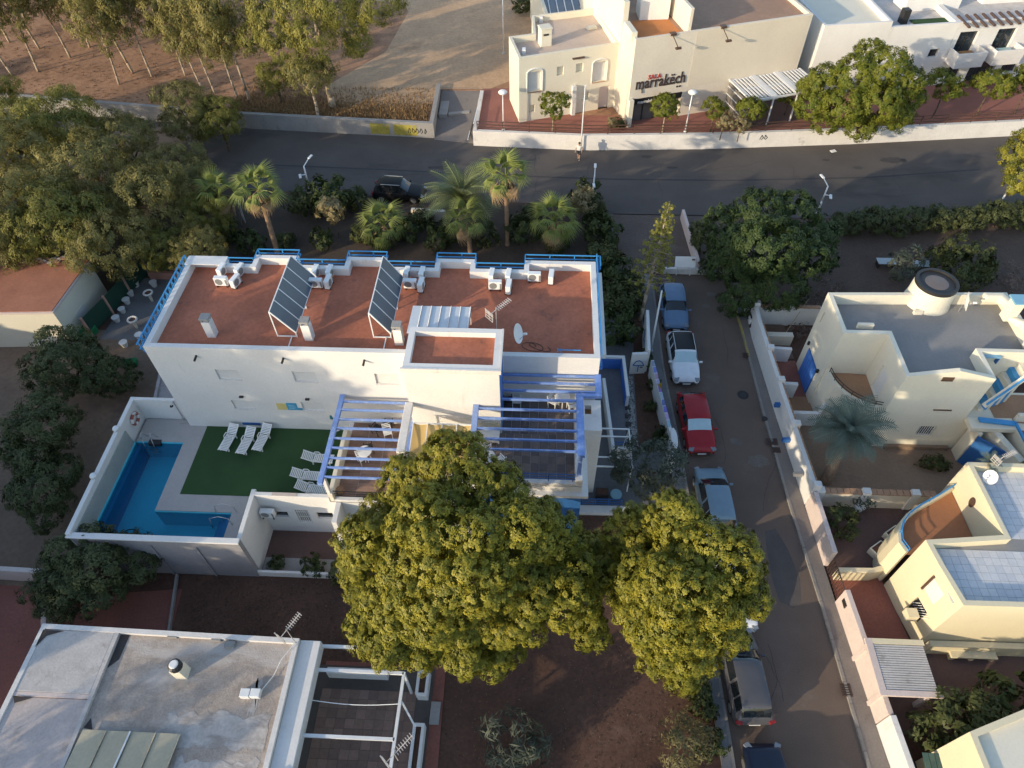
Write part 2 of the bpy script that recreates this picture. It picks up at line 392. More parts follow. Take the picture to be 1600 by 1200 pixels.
# grey gravel path and patio east of the hotel
sheet('hotel_side_path', [(2.6, 20.6), (8.0, 20.6), (7.3, 31), (7.3, 36), (2.6, 36)], -0.012, SLATE)
sheet('hotel_verge_soil', [(6.2, 24.5), (7.9, 24.5), (7.2, 36), (6.6, 36), (6.3, 30)], -0.008, SOIL)
# raised land north of the road
fr = [(-140, 74), (-90, 68.4), (-45, 62.8), (-28, 60.8), (-10.4, 59.6), (-10.4, 66), (-6.3, 66), (-6.3, 58.4), (3.5, 57.9), (14.5, 58.4), (28, 59.6), (44, 61.5), (60, 64), (140, 78)]
mb = MB(); mb.prism(fr + [(140, 320), (-140, 320)], -0.05, 1.2)
structure(mb.build('raised_ground', WOODSOIL))
sheet('dry_field', [(-19, 61.2), (-11, 62.5), (-10.6, 66.2), (-5.6, 66.2), (-3.5, 68), (-2, 76), (6, 110), (20, 140), (-20, 140), (-26, 110), (-16, 84), (-17, 74), (-22, 66)], 1.206, FIELD)
sheet('woodland_track', [(-60, 96), (-30, 90), (-17, 86), (-16, 90), (-32, 95), (-62, 102)], 1.212, FIELD)
structure(MB().prism([(-10.2, 58.9), (-6.5, 58.4), (-6.5, 66.4), (-10.2, 66.4)], -0.02, [0.03, 0.03, 1.215, 1.215]).build('ramp', PAVE))
sheet('promenade', [(-6.2, 58.3), (3.5, 57.9), (14.5, 58.4), (28, 59.6), (44, 61.5), (60, 64), (90, 69), (90, 75), (60, 71.5), (44, 69.5), (28, 67.6), (22, 66), (20, 63.5), (10, 61.5), (-1.5, 61.5), (-3.2, 66.5), (-6.2, 66.3)], 1.208, REDPAVE)
# yards
sheet('dirt_yard', [(-60, 8), (-24, 8), (-24, 32), (-30, 33.5), (-60, 33.5)], -0.018, DIRT)
sheet('north_garden_soil', [(-32, 34), (8, 34), (5.5, 48.2), (0, 49.2), (-20, 50), (-45, 52), (-45, 34)], -0.014, mat('dark_garden_soil', (0.075, 0.055, 0.042), 0.95, 0.25, 0.4, 5, 0.5))  # darker grey-brown soil colour for the north garden
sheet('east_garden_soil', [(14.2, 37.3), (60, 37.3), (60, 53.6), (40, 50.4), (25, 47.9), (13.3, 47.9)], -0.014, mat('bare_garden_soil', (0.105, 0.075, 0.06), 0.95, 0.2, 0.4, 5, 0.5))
sheet('red_garden_paving', [G(130, 930), G(285, 920), G(268, 985), G(110, 985)][::-1], -0.01, TERRACOTTA)

def polywall(name, pts, t, z0, z1, m, parent=None, bevel=0.02):
    """free-standing wall of even thickness along a polyline"""
    mb = MB(); n = len(pts)
    zt = z1 if hasattr(z1, '__len__') else [z1] * n
    P = [Vector((p[0], p[1])) for p in pts]
    L = []; Rr = []
    for i in range(n):
        a = (P[i] - P[i - 1]).normalized() if i > 0 else (P[1] - P[0]).normalized()
        b = (P[i + 1] - P[i]).normalized() if i < n - 1 else a
        na = Vector((-a.y, a.x)); nb = Vector((-b.y, b.x)); q = (na + nb) * (t / 2 / max(1 + na.dot(nb), .3))
        L.append(P[i] + q); Rr.append(P[i] - q)
    vs = []
    for i in range(n):
        vs += [(Rr[i].x, Rr[i].y, z0), (L[i].x, L[i].y, z0), (L[i].x, L[i].y, zt[i]), (Rr[i].x, Rr[i].y, zt[i])]
    fs = []
    for i in range(n - 1):
        a = 4 * i; b = a + 4
        fs += [(a, b, b + 3, a + 3), (a + 1, a + 2, b + 2, b + 1), (a + 3, b + 3, b + 2, a + 2), (a, a + 1, b + 1, b)]
    fs += [(0, 3, 2, 1), (4 * n - 4, 4 * n - 3, 4 * n - 2, 4 * n - 1)]
    mb.add(vs, fs)
    return mb.build(name, m, parent, bevel=bevel)

# retaining walls of the road
w = polywall('retaining_wall', [(-80, 67.0), (-45, 62.6), (-28, 60.6), (-10.4, 59.4), (-10.5, 66.5)], .4, -.02, [1.5, 1.5, 1.5, 1.45, 1.6], CONC)
tag(w, 'stained concrete retaining wall left of the ramp with yellow patches', 'wall')
for x0, x1, zz in ((-16.2, -14.4, 1.2), (-14.0, -11.8, 1.2)):
    y0 = 60.6 - (x0 + 28) * 1.2 / 17.6 - .205; y1 = 60.6 - (x1 + 28) * 1.2 / 17.6 - .205
    MB().add([(x0, y0, .15), (x1, y1, .15), (x1, y1, zz), (x0, y0, zz)], [(0, 1, 2, 3)]).build('yellow_paint_patch', mat('faded_yellow_paint', (0.34, 0.29, 0.06), .9, .25, 1.5, 8, .1, stain=((.3, .28, .25), .55, 1.2)), w)
wn_ = thing('promenade_wall', 'long white stained retaining wall with brown railing along the road', 'wall', (14, 58, 0))
polywall('wall', [(-6.2, 65.5), (-6.3, 58.2), (3.5, 57.7), (14.5, 58.2), (28, 59.4), (44, 61.3), (60, 63.8), (80, 67.2)], .36, -.02, 1.45, W_AGED, wn_)
pr = [(-6.1, 58.25), (3.5, 57.78), (14.5, 58.28), (28, 59.48), (44, 61.38), (60, 63.88), (78, 67)]
def along(pts, step):
    out = []; carry = 0
    for a, b in zip(pts[:-1], pts[1:]):
        a = Vector(a); b = Vector(b); L = (b - a).length; s = carry
        while s < L:
            out.append(a + (b - a) * (s / L)); s += step
        carry = s - L
    return out
for p in along(pr, 2.35):
    MB().box(p.x - .035, p.y - .035, 1.44, p.x + .035, p.y + .035, 2.3).build('post', BROWNMETAL, wn_)
for zz in (1.72, 2.0, 2.28):
    mb = MB()
    for a, b in zip(pr[:-1], pr[1:]): mb.bar((a[0], a[1], zz), (b[0], b[1], zz), .05, .05)
    mb.build('rail', BROWNMETAL, wn_)
# scribbled paint on the two walls
def scribble(name, parent, o, ux, uz, strokes, m, r=.035):
    mb = MB()
    for st in strokes:
        mb.path([Vector(o) + Vector(ux) * a + Vector((0, 0, 1)) * b for a, b in st], r, 4)
    return mb.build(name, m, parent)
INK = plain('black_spray_paint', (0.02, 0.02, 0.022), .7)
random.seed(3)
st = []
for i in range(6):
    x = i * .36; st.append([(x + random.uniform(-.08, .08), random.uniform(0, .15)), (x + random.uniform(0, .2), .5), (x + .25, .25), (x + .1, .05)])
scribble('graffiti', w, (-12.6, 59.34, .35), (1, -.068, 0), 1, [[(a, b * 1.1) for a, b in s] for s in st[:5]], INK, .03)
scribble('graffiti', wn_, (19.4, 58.45, .7), (1, .089, 0), 1, st[:2], INK, .035)
# barred gate and steps beside the ramp
gate = thing('barred_gate', 'dark barred gate leaning over the steps beside the ramp', 'gate', (-6.6, 59.5, 0))
for k in range(7):
    MB().bar((-7.0 + k * .02, 58.7 + k * .42, .25), (-6.45 + k * .02, 58.75 + k * .42, 1.85), .09, .05).build('bar', DARKMETAL, gate)
MB().bar((-6.45, 58.6, 1.85), (-6.3, 61.5, 1.85), .08, .06).build('top_rail', STEEL, gate)
MB().bar((-7.05, 58.6, .25), (-6.9, 61.5, .25), .08, .06).build('bottom_rail', STEEL, gate)
rl = structure(B(-10.1, 61.9, 0, -9.3, 64.5, .9).build('ramp_kerb_slab', CONC, bevel=.04))
MB().prism([(-9.2, 62.2), (-7.2, 62.6), (-7.2, 63.0), (-9.2, 62.6)], -.02, .75).build('ramp_edge_stone', CONC, rl, bevel=.03)

# low walls where the side street ends
w = thing('street_end_wall', 'low pale wall closing the end of the side street', 'wall', (11, 40.8, 0))
MB().box(9.0, 40.75, -.02, 12.2, 40.98, .5).build('wall_block', W_AGED, w, bevel=.02)
MB().box(12.2, 40.74, -.02, 13.72, 40.96, .28).build('wall_block', CONC, w, bevel=.02)
w = polywall('ramp_side_wall', [(11.75, 41.0), (11.3, 47.6)], .22, -.02, .9, W_PINK)
tag(w, 'narrow pinkish wall beside the path linking street and road', 'wall')
w = polywall('verge_wall', [(-10.6, 46.9), (-7.8, 46.7)], .3, -.02, 1.0, W_SAND)
tag(w, 'short sunlit sandstone-coloured wall behind the palms at the road', 'wall')
# drains and covers
for i, (u, v, sx, sy, zz, lab) in enumerate([(1166, 555, .45, .45, .122, 'square drain grate on the east pavement near the house corner'),
        (1206, 690, .7, .5, .122, 'larger rusty double drain cover on the east pavement'),
        (1213, 703, .5, .4, .122, 'rusty drain cover touching the larger one on the east pavement'),
        (1322, 1078, .5, .6, .122, 'dark drain cover on the east pavement beside the slatted garage roof'),
        (1047, 690, .4, .8, .126, 'dark drain grate on the west pavement by the white rounded pillar')]):
    p = G(u, v, zz)
    t = thing('drain_cover', lab, 'drain cover', p)
    MB().cbox(p, (sx, sy, .012)).build('frame', mat('rusty_iron_%d' % i, (.09, .055, .045), .8, .2), t)
    for k in range(5):
        MB().cbox(p + Vector((0, (k - 2) * sy * .18, .011)), (sx * .8, sy * .07, .01)).build('grate_bar', DARKMETAL, t)
for u, v, zz, lab in [(1161, 617, .006, 'round manhole cover in the side street'), (1195, 654, .13, 'small round cover on the east pavement below the wall'), (1272, 1122 - 0, .006, None)]:
    if not lab: continue
    p = G(u, v, zz)
    t = thing('manhole_cover', lab, 'manhole cover', p)
    r = .36 if zz < .1 else .18
    MB().lathe([(r, -.008), (r, .004), (r * .9, .006)], p, 20).build('plate', DARKMETAL, t)
    MB().lathe([(r * .55, 0), (r * .55, .01)], p, 16).build('boss', PATCH, t)
# ================================================================ the hotel
XW, XE, YS = -20.13, 3.07, 23.58
ZP, ZR = 9.2, 8.72
hotel = thing('hotel', 'long white two-storey building with red roof, blue railings and stair tower', 'building', (-8.5, 27, 0))
steps = [(XE, 30.95), (-0.94, 30.95), (-0.94, 30.15), (-3.69, 30.15), (-3.69, 30.95), (-5.97, 30.95), (-5.97, 30.15), (-8.79, 30.15), (-8.79, 30.95),
         (-11.08, 30.95), (-11.08, 30.15), (-13.88, 30.15), (-13.88, 30.95), (-16.37, 30.95), (-16.37, 30.15), (-17.85, 30.15), (-17.85, 30.6), (XW, 30.6)]
outline = [(XW, YS), (XE, YS)] + steps
wins = [(3.16, 4.37, 6.75, 7.58), (7.25, 8.48, 6.75, 7.58), (11.6, 12.8, 6.75, 7.58), (3.19, 4.39, 4.25, 5.0), (7.1, 8.3, 4.25, 5.0)]
mb, roofpoly = shell(outline, 0.0, ZP, ZR, .28, {0: wins}, .16)
mb.build('wall', W_WHITE, hotel)
MB().sheet(roofpoly, ZR).build('roof', RED_ROOF, hotel)
for s0, s1, z0, z1 in wins:
    f = B(XW + s0, YS + .1, z0, XW + s1, YS + .15, z1).build('window', SHUTTER, hotel)
    for k in range(7):
        zz = z0 + .06 + k * (z1 - z0 - .1) / 7
        B(XW + s0 + .04, YS + .085, zz, XW + s1 - .04, YS + .1, zz + .07).build('shutter_slat', SHUTTER, f)
    B(XW + s0 - .03, YS - .04, z0 - .05, XW + s1 + .03, YS + .098, z0 - .004).build('sill', W_AGED, f)
# parapet slab on the north-west corner
B(XW - .05, 29.95, ZP + .003, -17.9, 30.68, ZP + .06).build('corner_slab', W_WHITE, hotel)
# blue ledge outside the parapet on the north side, with rails
nl = [(p[0], p[1]) for p in steps]
def rail_run(pts, parent, zs, off):
    for zz in zs:
        m_ = MB()
        for a, b in zip(pts[:-1], pts[1:]): m_.bar((a[0], a[1], zz), (b[0], b[1], zz), .05, .05)
        m_.build('rail', BLUE_RAIL, parent)
    for p in along([Vector((q[0], q[1])) for q in pts], 1.4):
        MB().bar((p.x, p.y, zs[0] - .35), (p.x, p.y, zs[-1]), .05, .05).build('railing_post', BLUE_RAIL, parent)
for x0, x1, y in ((-.94, XE + .3, 30.95), (-3.69 , -.94, 30.15), (-5.97, -3.69, 30.95), (-8.79, -5.97, 30.15), (-11.08, -8.79, 30.95), (-13.88, -11.08, 30.15), (-16.37, -13.88, 30.95), (-17.85, -16.37, 30.15)):
    e = .0 if y < 30.5 else .0
    B(x0 + e, y + .003, 8.45, x1 - e, y + .42, 8.6).build('blue_ledge', BLUE_DARK, hotel)
    rail_run([(x0 + .03, y + .4), (x1 - .03, y + .4)], hotel, (9.0, 9.28), 0)
    if y > 30.5:
        for xx in (x0 + .03, x1 - .03):
            for zz in (9.0, 9.28): MB().bar((xx, y + .4, zz), (xx, y - .4, zz), .05, .05).build('rail', BLUE_RAIL, hotel)
# west lattice railing
for zz, xx in ((9.05, -20.3), (9.4, -20.34)):
    MB().bar((xx, YS - .05, zz), (xx, 30.5, zz), .06, .06).build('rail', BLUE_RAIL, hotel)
MB().bar((-20.16, YS - .02, 8.75), (-20.16, 30.5, 8.75), .06, .1).build('rail', BLUE_DARK, hotel)
for k in range(17):
    y = YS + .05 + k * .43
    MB().bar((-20.2, y, 8.75), (-20.34, y + .02, 9.4), .045, .045).build('railing_post', BLUE_RAIL, hotel)
    if k < 16: MB().bar((-20.2, y, 8.78), (-20.34, y + .43, 9.38), .03, .03).build('railing_brace', BLUE_RAIL, hotel)
# east blue rail and white outer ledge
for zz in (9.15, 9.45): MB().bar((XE + .06, YS + .05, zz), (XE + .06, 31.3, zz), .06, .06).build('rail', BLUE_RAIL, hotel)
for k in range(6): MB().bar((XE + .06, YS + .1 + k * 1.5, 8.6), (XE + .06, YS + .1 + k * 1.5, 9.45), .05, .05).build('railing_post', BLUE_RAIL, hotel)
B(XE + .003, 24.4, 8.3, XE + .38, 30.7, 8.62).build('side_ledge', W_WHITE, hotel)
B(XE + .004, YS + .3, 8.0, XE + .2, 31.2, 8.29).build('side_ledge', W_BLUE, hotel)
# short rail on the roof edge
for zz in (8.95, 9.3): MB().bar((.95, YS + .42, zz), (2.1, YS + .42, zz), .04, .04).build('rail', BLUE_RAIL, hotel)
for xx in (.95, 1.12): MB().bar((xx, YS + .42, 8.72), (xx, YS + .42, 9.4), .04, .04).build('railing_post', BLUE_RAIL, hotel)
# rain spouts and wall lamps
for u, v in ((302, 549), (440, 551), (568, 552)):
    p = G(u, v, 9.0); x = p.x
    MB().tube((x, YS + .05, 8.62), (x - .02, YS - .32, 8.55), .06, .06, 8).build('rain_spout', BLACK, hotel)
for x, z in ((-16.2, 5.35), (-12.55, 5.3)):
    B(x - .11, YS - .12, z, x + .11, YS - .004, z + .09).build('wall_lamp', DARKMETAL, hotel)
# stair tower
TX0, TX1, TY0, TY1, TZ = -6.34, -1.82, 21.4, 24.07, 10.6
tw, tr = shell([(TX0, TY0), (TX1, TY0), (TX1, TY1), (TX0, TY1)], 0.0, TZ, TZ - .32, .3)
t_ = tw.build('stair_tower', W_WHITE, hotel)
MB().sheet(tr, TZ - .32).build('tower_roof', RED_ROOF, t_)
B(TX0 - .1, TY0 - .1, TZ - .22, TX1 + .1, TY0 + .002, TZ + .03).build('cornice', W_AGED, t_)
B(TX1 + .003, TY0 + .005, TZ - .22, TX1 + .1, TY1, TZ + .03).build('cornice', W_AGED, t_)
B(TX1 + .004, TY0 + .3, 5.7, TX1 + .03, TY1 - .6, TZ - .25).build('blue_side_face', W_BLUE, t_)
# corrugated lean-to roof behind the tower
can = B(-6.2, 24.15, 10.1, -6.1, 26.2, 10.16)
zc0, zc1 = 10.12, 9.92
px0, px1 = G(645, 478, 9.95).x, G(736, 478, 9.95).x
cy = G(690, 478, 9.95).y
for k in range(6):
    xa = px0 + (px1 - px0) * k / 6; xb = px0 + (px1 - px0) * (k + 1) / 6
    MB().add([(xa, TY1 + .02, zc0), (xb - .05, TY1 + .02, zc0), (xb - .05, cy, zc1), (xa, cy, zc1), (xb, TY1 + .02, zc0 + .06), (xb, cy, zc1 + .06)],
             [(0, 1, 2, 3), (1, 4, 5, 2)]).build('canopy_sheet', mat('white_corrugated_sheet%d' % k, (.62, .64, .66), .5, .06, 1.5, 9, .05), hotel)
for xx in (px0 + .05, px1 - .05):
    MB().bar((xx, cy - .05, ZR), (xx, cy - .05, zc1 - .01), .06, .06).build('canopy_post', STEEL, hotel)
MB().bar((px1 - .03, TY1 + .05, zc0 - .1), (px1 - .03, cy, zc1 - .1), .04, .1).build('canopy_edge', STEEL, hotel)

# ---- terraces
LT, RT = 3.3, 5.7
B(-14.7, 18.62, 0, -10.6, YS - .003, 2.2).build('basement_block', W_WHITE, hotel)
mb = MB(); mb.box(-10.6, 18.62, 0, -6.35, YS - .003, LT - .02)
mb.build('left_terrace_block', W_WHITE, hotel)
B(-6.345, 18.2, 0, -3.25, TY0 - .003, LT - .02).build('middle_terrace_block', W_WHITE, hotel)
B(-3.25, 18.3, 0, 2.3, TY0 - .004, RT - .02).build('right_terrace_block', W_WHITE, hotel)
B(TX1 + .003, TY0 - .004, 0, 2.3, YS - .003, RT - .02).build('right_terrace_block', W_WHITE, hotel)
def tiles(x0, y0, x1, y1, z, sx, sy, m, parent, name='floor_tile', gap=.012, th=.012):
    nx = max(1, round((x1 - x0) / sx)); ny = max(1, round((y1 - y0) / sy)); dx = (x1 - x0) / nx; dy = (y1 - y0) / ny
    b = MB().box(-dx / 2 + gap / 2, -dy / 2 + gap / 2, 0, dx / 2 - gap / 2, dy / 2 - gap / 2, th)
    mes = [b.mesh(name) for _ in range(1)]
    ms = m if isinstance(m, list) else [m]
    mes = []
    for q in ms:
        me = b.mesh(name); me.materials.append(q); mes.append(me)
    og = origin(parent); n = 0
    for i in range(nx):
        for k in range(ny):
            o = bpy.data.objects.new(name, random.choice(mes)); COL.objects.link(o); o.parent = parent
            o.location = Vector((x0 + (i + .5) * dx, y0 + (k + .5) * dy, z + random.uniform(0, .003))) - og; n += 1
    return n
DECK_V = [DECKTILE, mat('wood_look_tile_dark', (0.225, 0.14, 0.105), .65, .16, 1.2, 9, .12), mat('wood_look_tile_pale', (0.32, 0.2, 0.145), .65, .16, 1.2, 9, .12)]
DARK_V = [DARKTILE, mat('dark_terrace_tile_b', (0.12, 0.098, 0.092), .7, .14, .8, 8, .12), mat('dark_terrace_tile_c', (0.175, 0.14, 0.125), .7, .14, .8, 8, .12)]
PATIO_V = [PATIOTILE, mat('patio_brown_tile_b', (0.19, 0.125, 0.1), .75, .14, .8, 8, .12), mat('patio_brown_tile_c', (0.25, 0.165, 0.13), .75, .14, .8, 8, .12)]
tiles(-10.35, 18.65, -6.4, YS - .02, LT - .015, .9, .3, DECK_V, hotel)
tiles(-2.9, 18.65, 1.93, TY0 - .02, RT - .015, .45, .45, DARK_V, hotel)
tiles(TX1 + .04, TY0 - .02, 1.93, YS - .02, RT - .015, .45, .45, DARK_V, hotel)
# left terrace parapets
B(-10.6, 18.4, LT, -10.36, 22.75, LT + .75).build('parapet', W_IVORY, hotel, bevel=.03)
B(-10.36, 18.4, LT, -6.3, 18.62, LT + .18).build('parapet', W_WHITE, hotel, bevel=.02)
for zz in (.4, .62, .85): MB().bar((-10.34, 18.52, LT + zz), (-6.4, 18.52, LT + zz), .035, .035).build('rail', DARKMETAL, hotel)
MB().add([(-10.605, 18.9, LT - .6), (-10.605, 22.4, LT - .6), (-10.605, 22.4, LT + .6), (-10.605, 18.9, LT + .6)], [(3, 2, 1, 0)]).build('teal_panel', plain('teal_panel', (.03, .16, .19), .4), hotel)
# right terrace parapets, ledge and rails
B(1.95, 18.3, RT, 2.3, 22.25, RT + .55).build('parapet', W_AGED, hotel, bevel=.03)
B(-3.1, 18.3, RT, 1.947, 18.55, RT + .2).build('parapet', W_WHITE, hotel, bevel=.02)
for zz in (.38, .58, .8): MB().bar((-3.0, 18.45, RT + zz), (1.94, 18.45, RT + zz), .035, .035).build('rail', BLUE_DARK, hotel)
for k in range(5): MB().bar((-2.9 + k * 1.18, 18.45, RT + .2), (-2.9 + k * 1.18, 18.45, RT + .8), .035, .035).build('railing_post', BLUE_DARK, hotel)
B(2.303, 18.05, 5.0, 2.62, 22.2, 5.2).build('ledge', W_WHITE, hotel)
B(-3.2, 18.05, 5.0, 2.302, 18.297, 5.2).build('ledge', W_WHITE, hotel)
B(-3.2, 18.285, 0, 2.31, 18.299, 4.99).build('blue_base_face', BLUE_DARK, hotel)
# small white roof block with a sunken well, beside the pergola
z6 = 6.0
sb = MB()
x0, x1, y0, y1 = 2.32, 3.35, 21.5, 23.5
h0, h1, k0, k1 = 2.5, 2.85, 22.55, 23.15
for a, b_, c, d in ((x0, y0, x1, k0), (x0, k1, x1, y1), (x0, k0, h0, k1), (h1, k0, x1, k1)):
    sb.box(a, b_, 0, c, d, z6)
sb.build('side_block', W_WHITE, hotel)
B(h0 + .002, k0 + .002, z6 - .9, h1 - .002, k1 - .002, z6 - .35).build('roof_well_cover', WOOD, hotel)

# ---- pergolas
def pergola(name, label, z, w=.1, h=.16):
    return thing(name, label, 'pergola', (0, 0, 0))
pg = thing('pergola', 'large blue wooden pergola over the dark tiled upper terrace', 'pergola', (0, 21, RT))
PZ = 8.0
for y in (23.45, 22.95, 22.42):
    MB().box(TX1 + .04, y - .045, PZ - .14, 2.88, y + .045, PZ).build('rafter', BLUE_PERG, pg, bevel=.01)
MB().box(TX1 + .04, 21.84 - .045, PZ - .14, 1.92, 21.84 + .045, PZ).build('rafter', BLUE_PERG, pg, bevel=.01)
for y in (21.2, 20.61, 19.99, 19.39, 18.8):
    MB().box(-2.86, y - .042, PZ - .14, 1.92, y + .042, PZ).build('rafter', BLUE_PERG, pg, bevel=.01)
MB().box(2.885, 22.3, PZ - .2, 3.2, YS - .005, PZ + .01).build('beam', BLUE_PERG, pg, bevel=.01)
MB().box(1.925, 22.12, PZ - .2, 3.2, 22.295, PZ + .012).build('beam', BLUE_PERG, pg, bevel=.01)
MB().box(1.925, 18.55, PZ - .2, 2.28, 22.115, PZ + .01).build('beam', BLUE_PERG, pg, bevel=.01)
MB().box(-3.15, 18.5, PZ - .2, -2.865, TY0 - .005, PZ + .01).build('beam', mat('faded_pergola_blue', (.26, .36, .62), .6, .15, 1.5, 12, .1), pg, bevel=.01)
for x, y in ((2.1, 18.66), (2.1, 21.95), (-3.0, 18.66)):
    MB().box(x - .09, y - .09, RT, x + .09, y + .09, PZ - .2).build('post', BLUE_PERG, pg)
MB().box(-3.07, 18.58, 3.28, -2.93, 18.72, RT).build('post', BLUE_PERG, pg)
LPZ = 5.8
pl = thing('pergola', 'smaller blue wooden pergola over the brown terrace beside the lawn', 'pergola', (-8.7, 21, LT))
for v in (627, 640, 655, 669, 685, 700, 716, 731, 746):
    y = G(570, v, LPZ).y
    y = min(y, YS - .1)
    MB().box(-10.4, y - .042, LPZ - .14, -6.6, y + .042, LPZ).build('rafter', BLUE_PERG, pl, bevel=.01)
MB().box(-10.66, 17.95, LPZ - .2, -10.405, YS - .01, LPZ + .01).build('beam', BLUE_PERG, pl, bevel=.01)
MB().box(-6.595, 18.6, LPZ - .2, -6.36, YS - .01, LPZ + .01).build('beam', BLUE_PERG, pl, bevel=.01)
for x, y in ((-10.55, 18.52), (-6.48, 18.75)):
    MB().box(x - .09, y - .09, LT + .7 if x < -10 else LT, x + .09, y + .09, LPZ - .2).build('post', W_WHITE if x < -10 else BLUE_PERG, pl)
wb = thing('white_beam', 'thick whitewashed beam running out from the stair tower between the pergolas', 'beam', (-6.2, 18.7, LT))
MB().box(-6.52, 18.4, 7.8, -6.12, TY0 - .006, 8.05).build('beam', W_AGED, wb, bevel=.03)
MB().box(-6.5, 18.45, LT, -6.14, 18.8, 7.8).build('post', W_AGED, wb)
aw = thing('fabric_awning', 'ochre fabric awning stretched below the stair tower', 'awning', (-4.6, 19, LT))
AWN = mat('ochre_canvas', (.6, .42, .17), .85, .08, 1.5, 25, .2)
for k in range(4):
    xa = -6.08 + k * .72; xb = xa + .7
    n = 6; vs = []; fs = []
    for i in range(n + 1):
        y = 20.6 - i * .5; z = 7.32 - i * .06 - .1 * math.sin(math.pi * i / n)
        vs += [(xa, y, z), ((xa + xb) / 2, y, z - .06), (xb, y, z)]
    for i in range(n):
        for q in range(2): fs.append((3 * i + q, 3 * i + 3 + q, 3 * i + 4 + q, 3 * i + 1 + q))
    MB().add(vs, fs).build('canvas_panel', AWN, aw, smooth=True)
for k in range(5):
    MB().bar((-6.09 + k * .72, 20.6, 7.36), (-6.09 + k * .72, 17.6, 7.0), .045, .05).build('wire', PLASTIC_W, aw)
MB().bar((-6.1, 20.63, 7.33), (-3.18, 20.63, 7.33), .06, .06).build('edge_bar', PLASTIC_W, aw)
MB().bar((-6.1, 17.6, 7.0), (-3.18, 17.6, 7.0), .06, .06).build('edge_bar', PLASTIC_W, aw)
for x in (-6.05, -3.22):
    MB().bar((x, 17.62, 0.0), (x, 17.62, 6.97), .08, .08).build('post', PLASTIC_W, aw)
    MB().bar((x, 20.6, LT), (x, 20.6, 7.3), .06, .06).build('post', PLASTIC_W, aw)

# ---- roof equipment
def ac_unit():
    t = thing('air_conditioner', 'unit', 'air conditioner')
    MB().box(-.42, -.16, .1, .42, .16, .72).build('casing', PLASTIC_W, t, bevel=.02)
    MB().lathe([(.25, 0), (.25, .02), (.2, .025)], (0, 0, 0), 18)
    f = MB()
    for i in range(18):
        a = i * math.pi / 9; b = (i + 1) * math.pi / 9
        f.add([(-.12, -.163, .42), (-.12 + .25 * math.cos(a), -.163, .42 + .25 * math.sin(a)), (-.12 + .25 * math.cos(b), -.163, .42 + .25 * math.sin(b))], [(0, 1, 2)])
    f.build('fan_grille', PLASTIC_G, t)
    for x in (-.32, .32): MB().box(x - .03, -.2, 0, x + .03, .2, .099).build('foot', DARKMETAL, t)
    MB().box(.3, -.175, .15, .4, -.161, .6).build('vent_panel', PLASTIC_G, t)
    return t
acs = [(349, 446, 0, 'front unit left of the first solar array, facing the viewer'), (350, 429, 80, 'unit against the parapet at the far left of the roof'),
       (371, 446, 75, 'front unit turned sideways, second from the left on the roof'), (378, 428, 75, 'rear sideways unit, second from the left against the parapet'),
       (496, 449, 0, 'front unit just right of the first solar array, facing the viewer'), (496, 430, 85, 'rear unit tucked behind the first solar array'),
       (515, 447, 85, 'front sideways unit between the two solar arrays'), (518, 430, 85, 'rear sideways unit between the two solar arrays'),
       (642, 450, 0, 'front unit just right of the second solar array, facing the viewer'), (638, 431, 85, 'rear unit behind the second solar array'),
       (659, 452, 85, 'front sideways unit near the corrugated lean-to'), (661, 434, 85, 'rear sideways unit near the second solar array'),
       (774, 452, 0, 'front unit in the middle of the right roof half, facing the viewer'), (769, 434, 85, 'rear unit against the parapet above the tower'),
       (795, 455, 85, 'front sideways unit in the middle of the right roof half'), (795, 436, 85, 'rear sideways unit in the middle of the right roof half'),
       (835, 429, 0, 'lone unit lying near the right parapet'), (861, 438, 85, 'rightmost narrow unit on the red roof')]
proto = ac_unit()
for i, (u, v, a, lab) in enumerate(acs):
    o = proto if i == 0 else copy_tree(proto)
    p = G(u, v, ZR + .004)
    p.y = min(p.y, 29.75 if not (-16.3 < p.x < -14 or -11 < p.x < -8.9) else 30.4)
    put(o, p, R(a), .86, 'white air conditioner, ' + lab, 'air conditioners on the red roof')
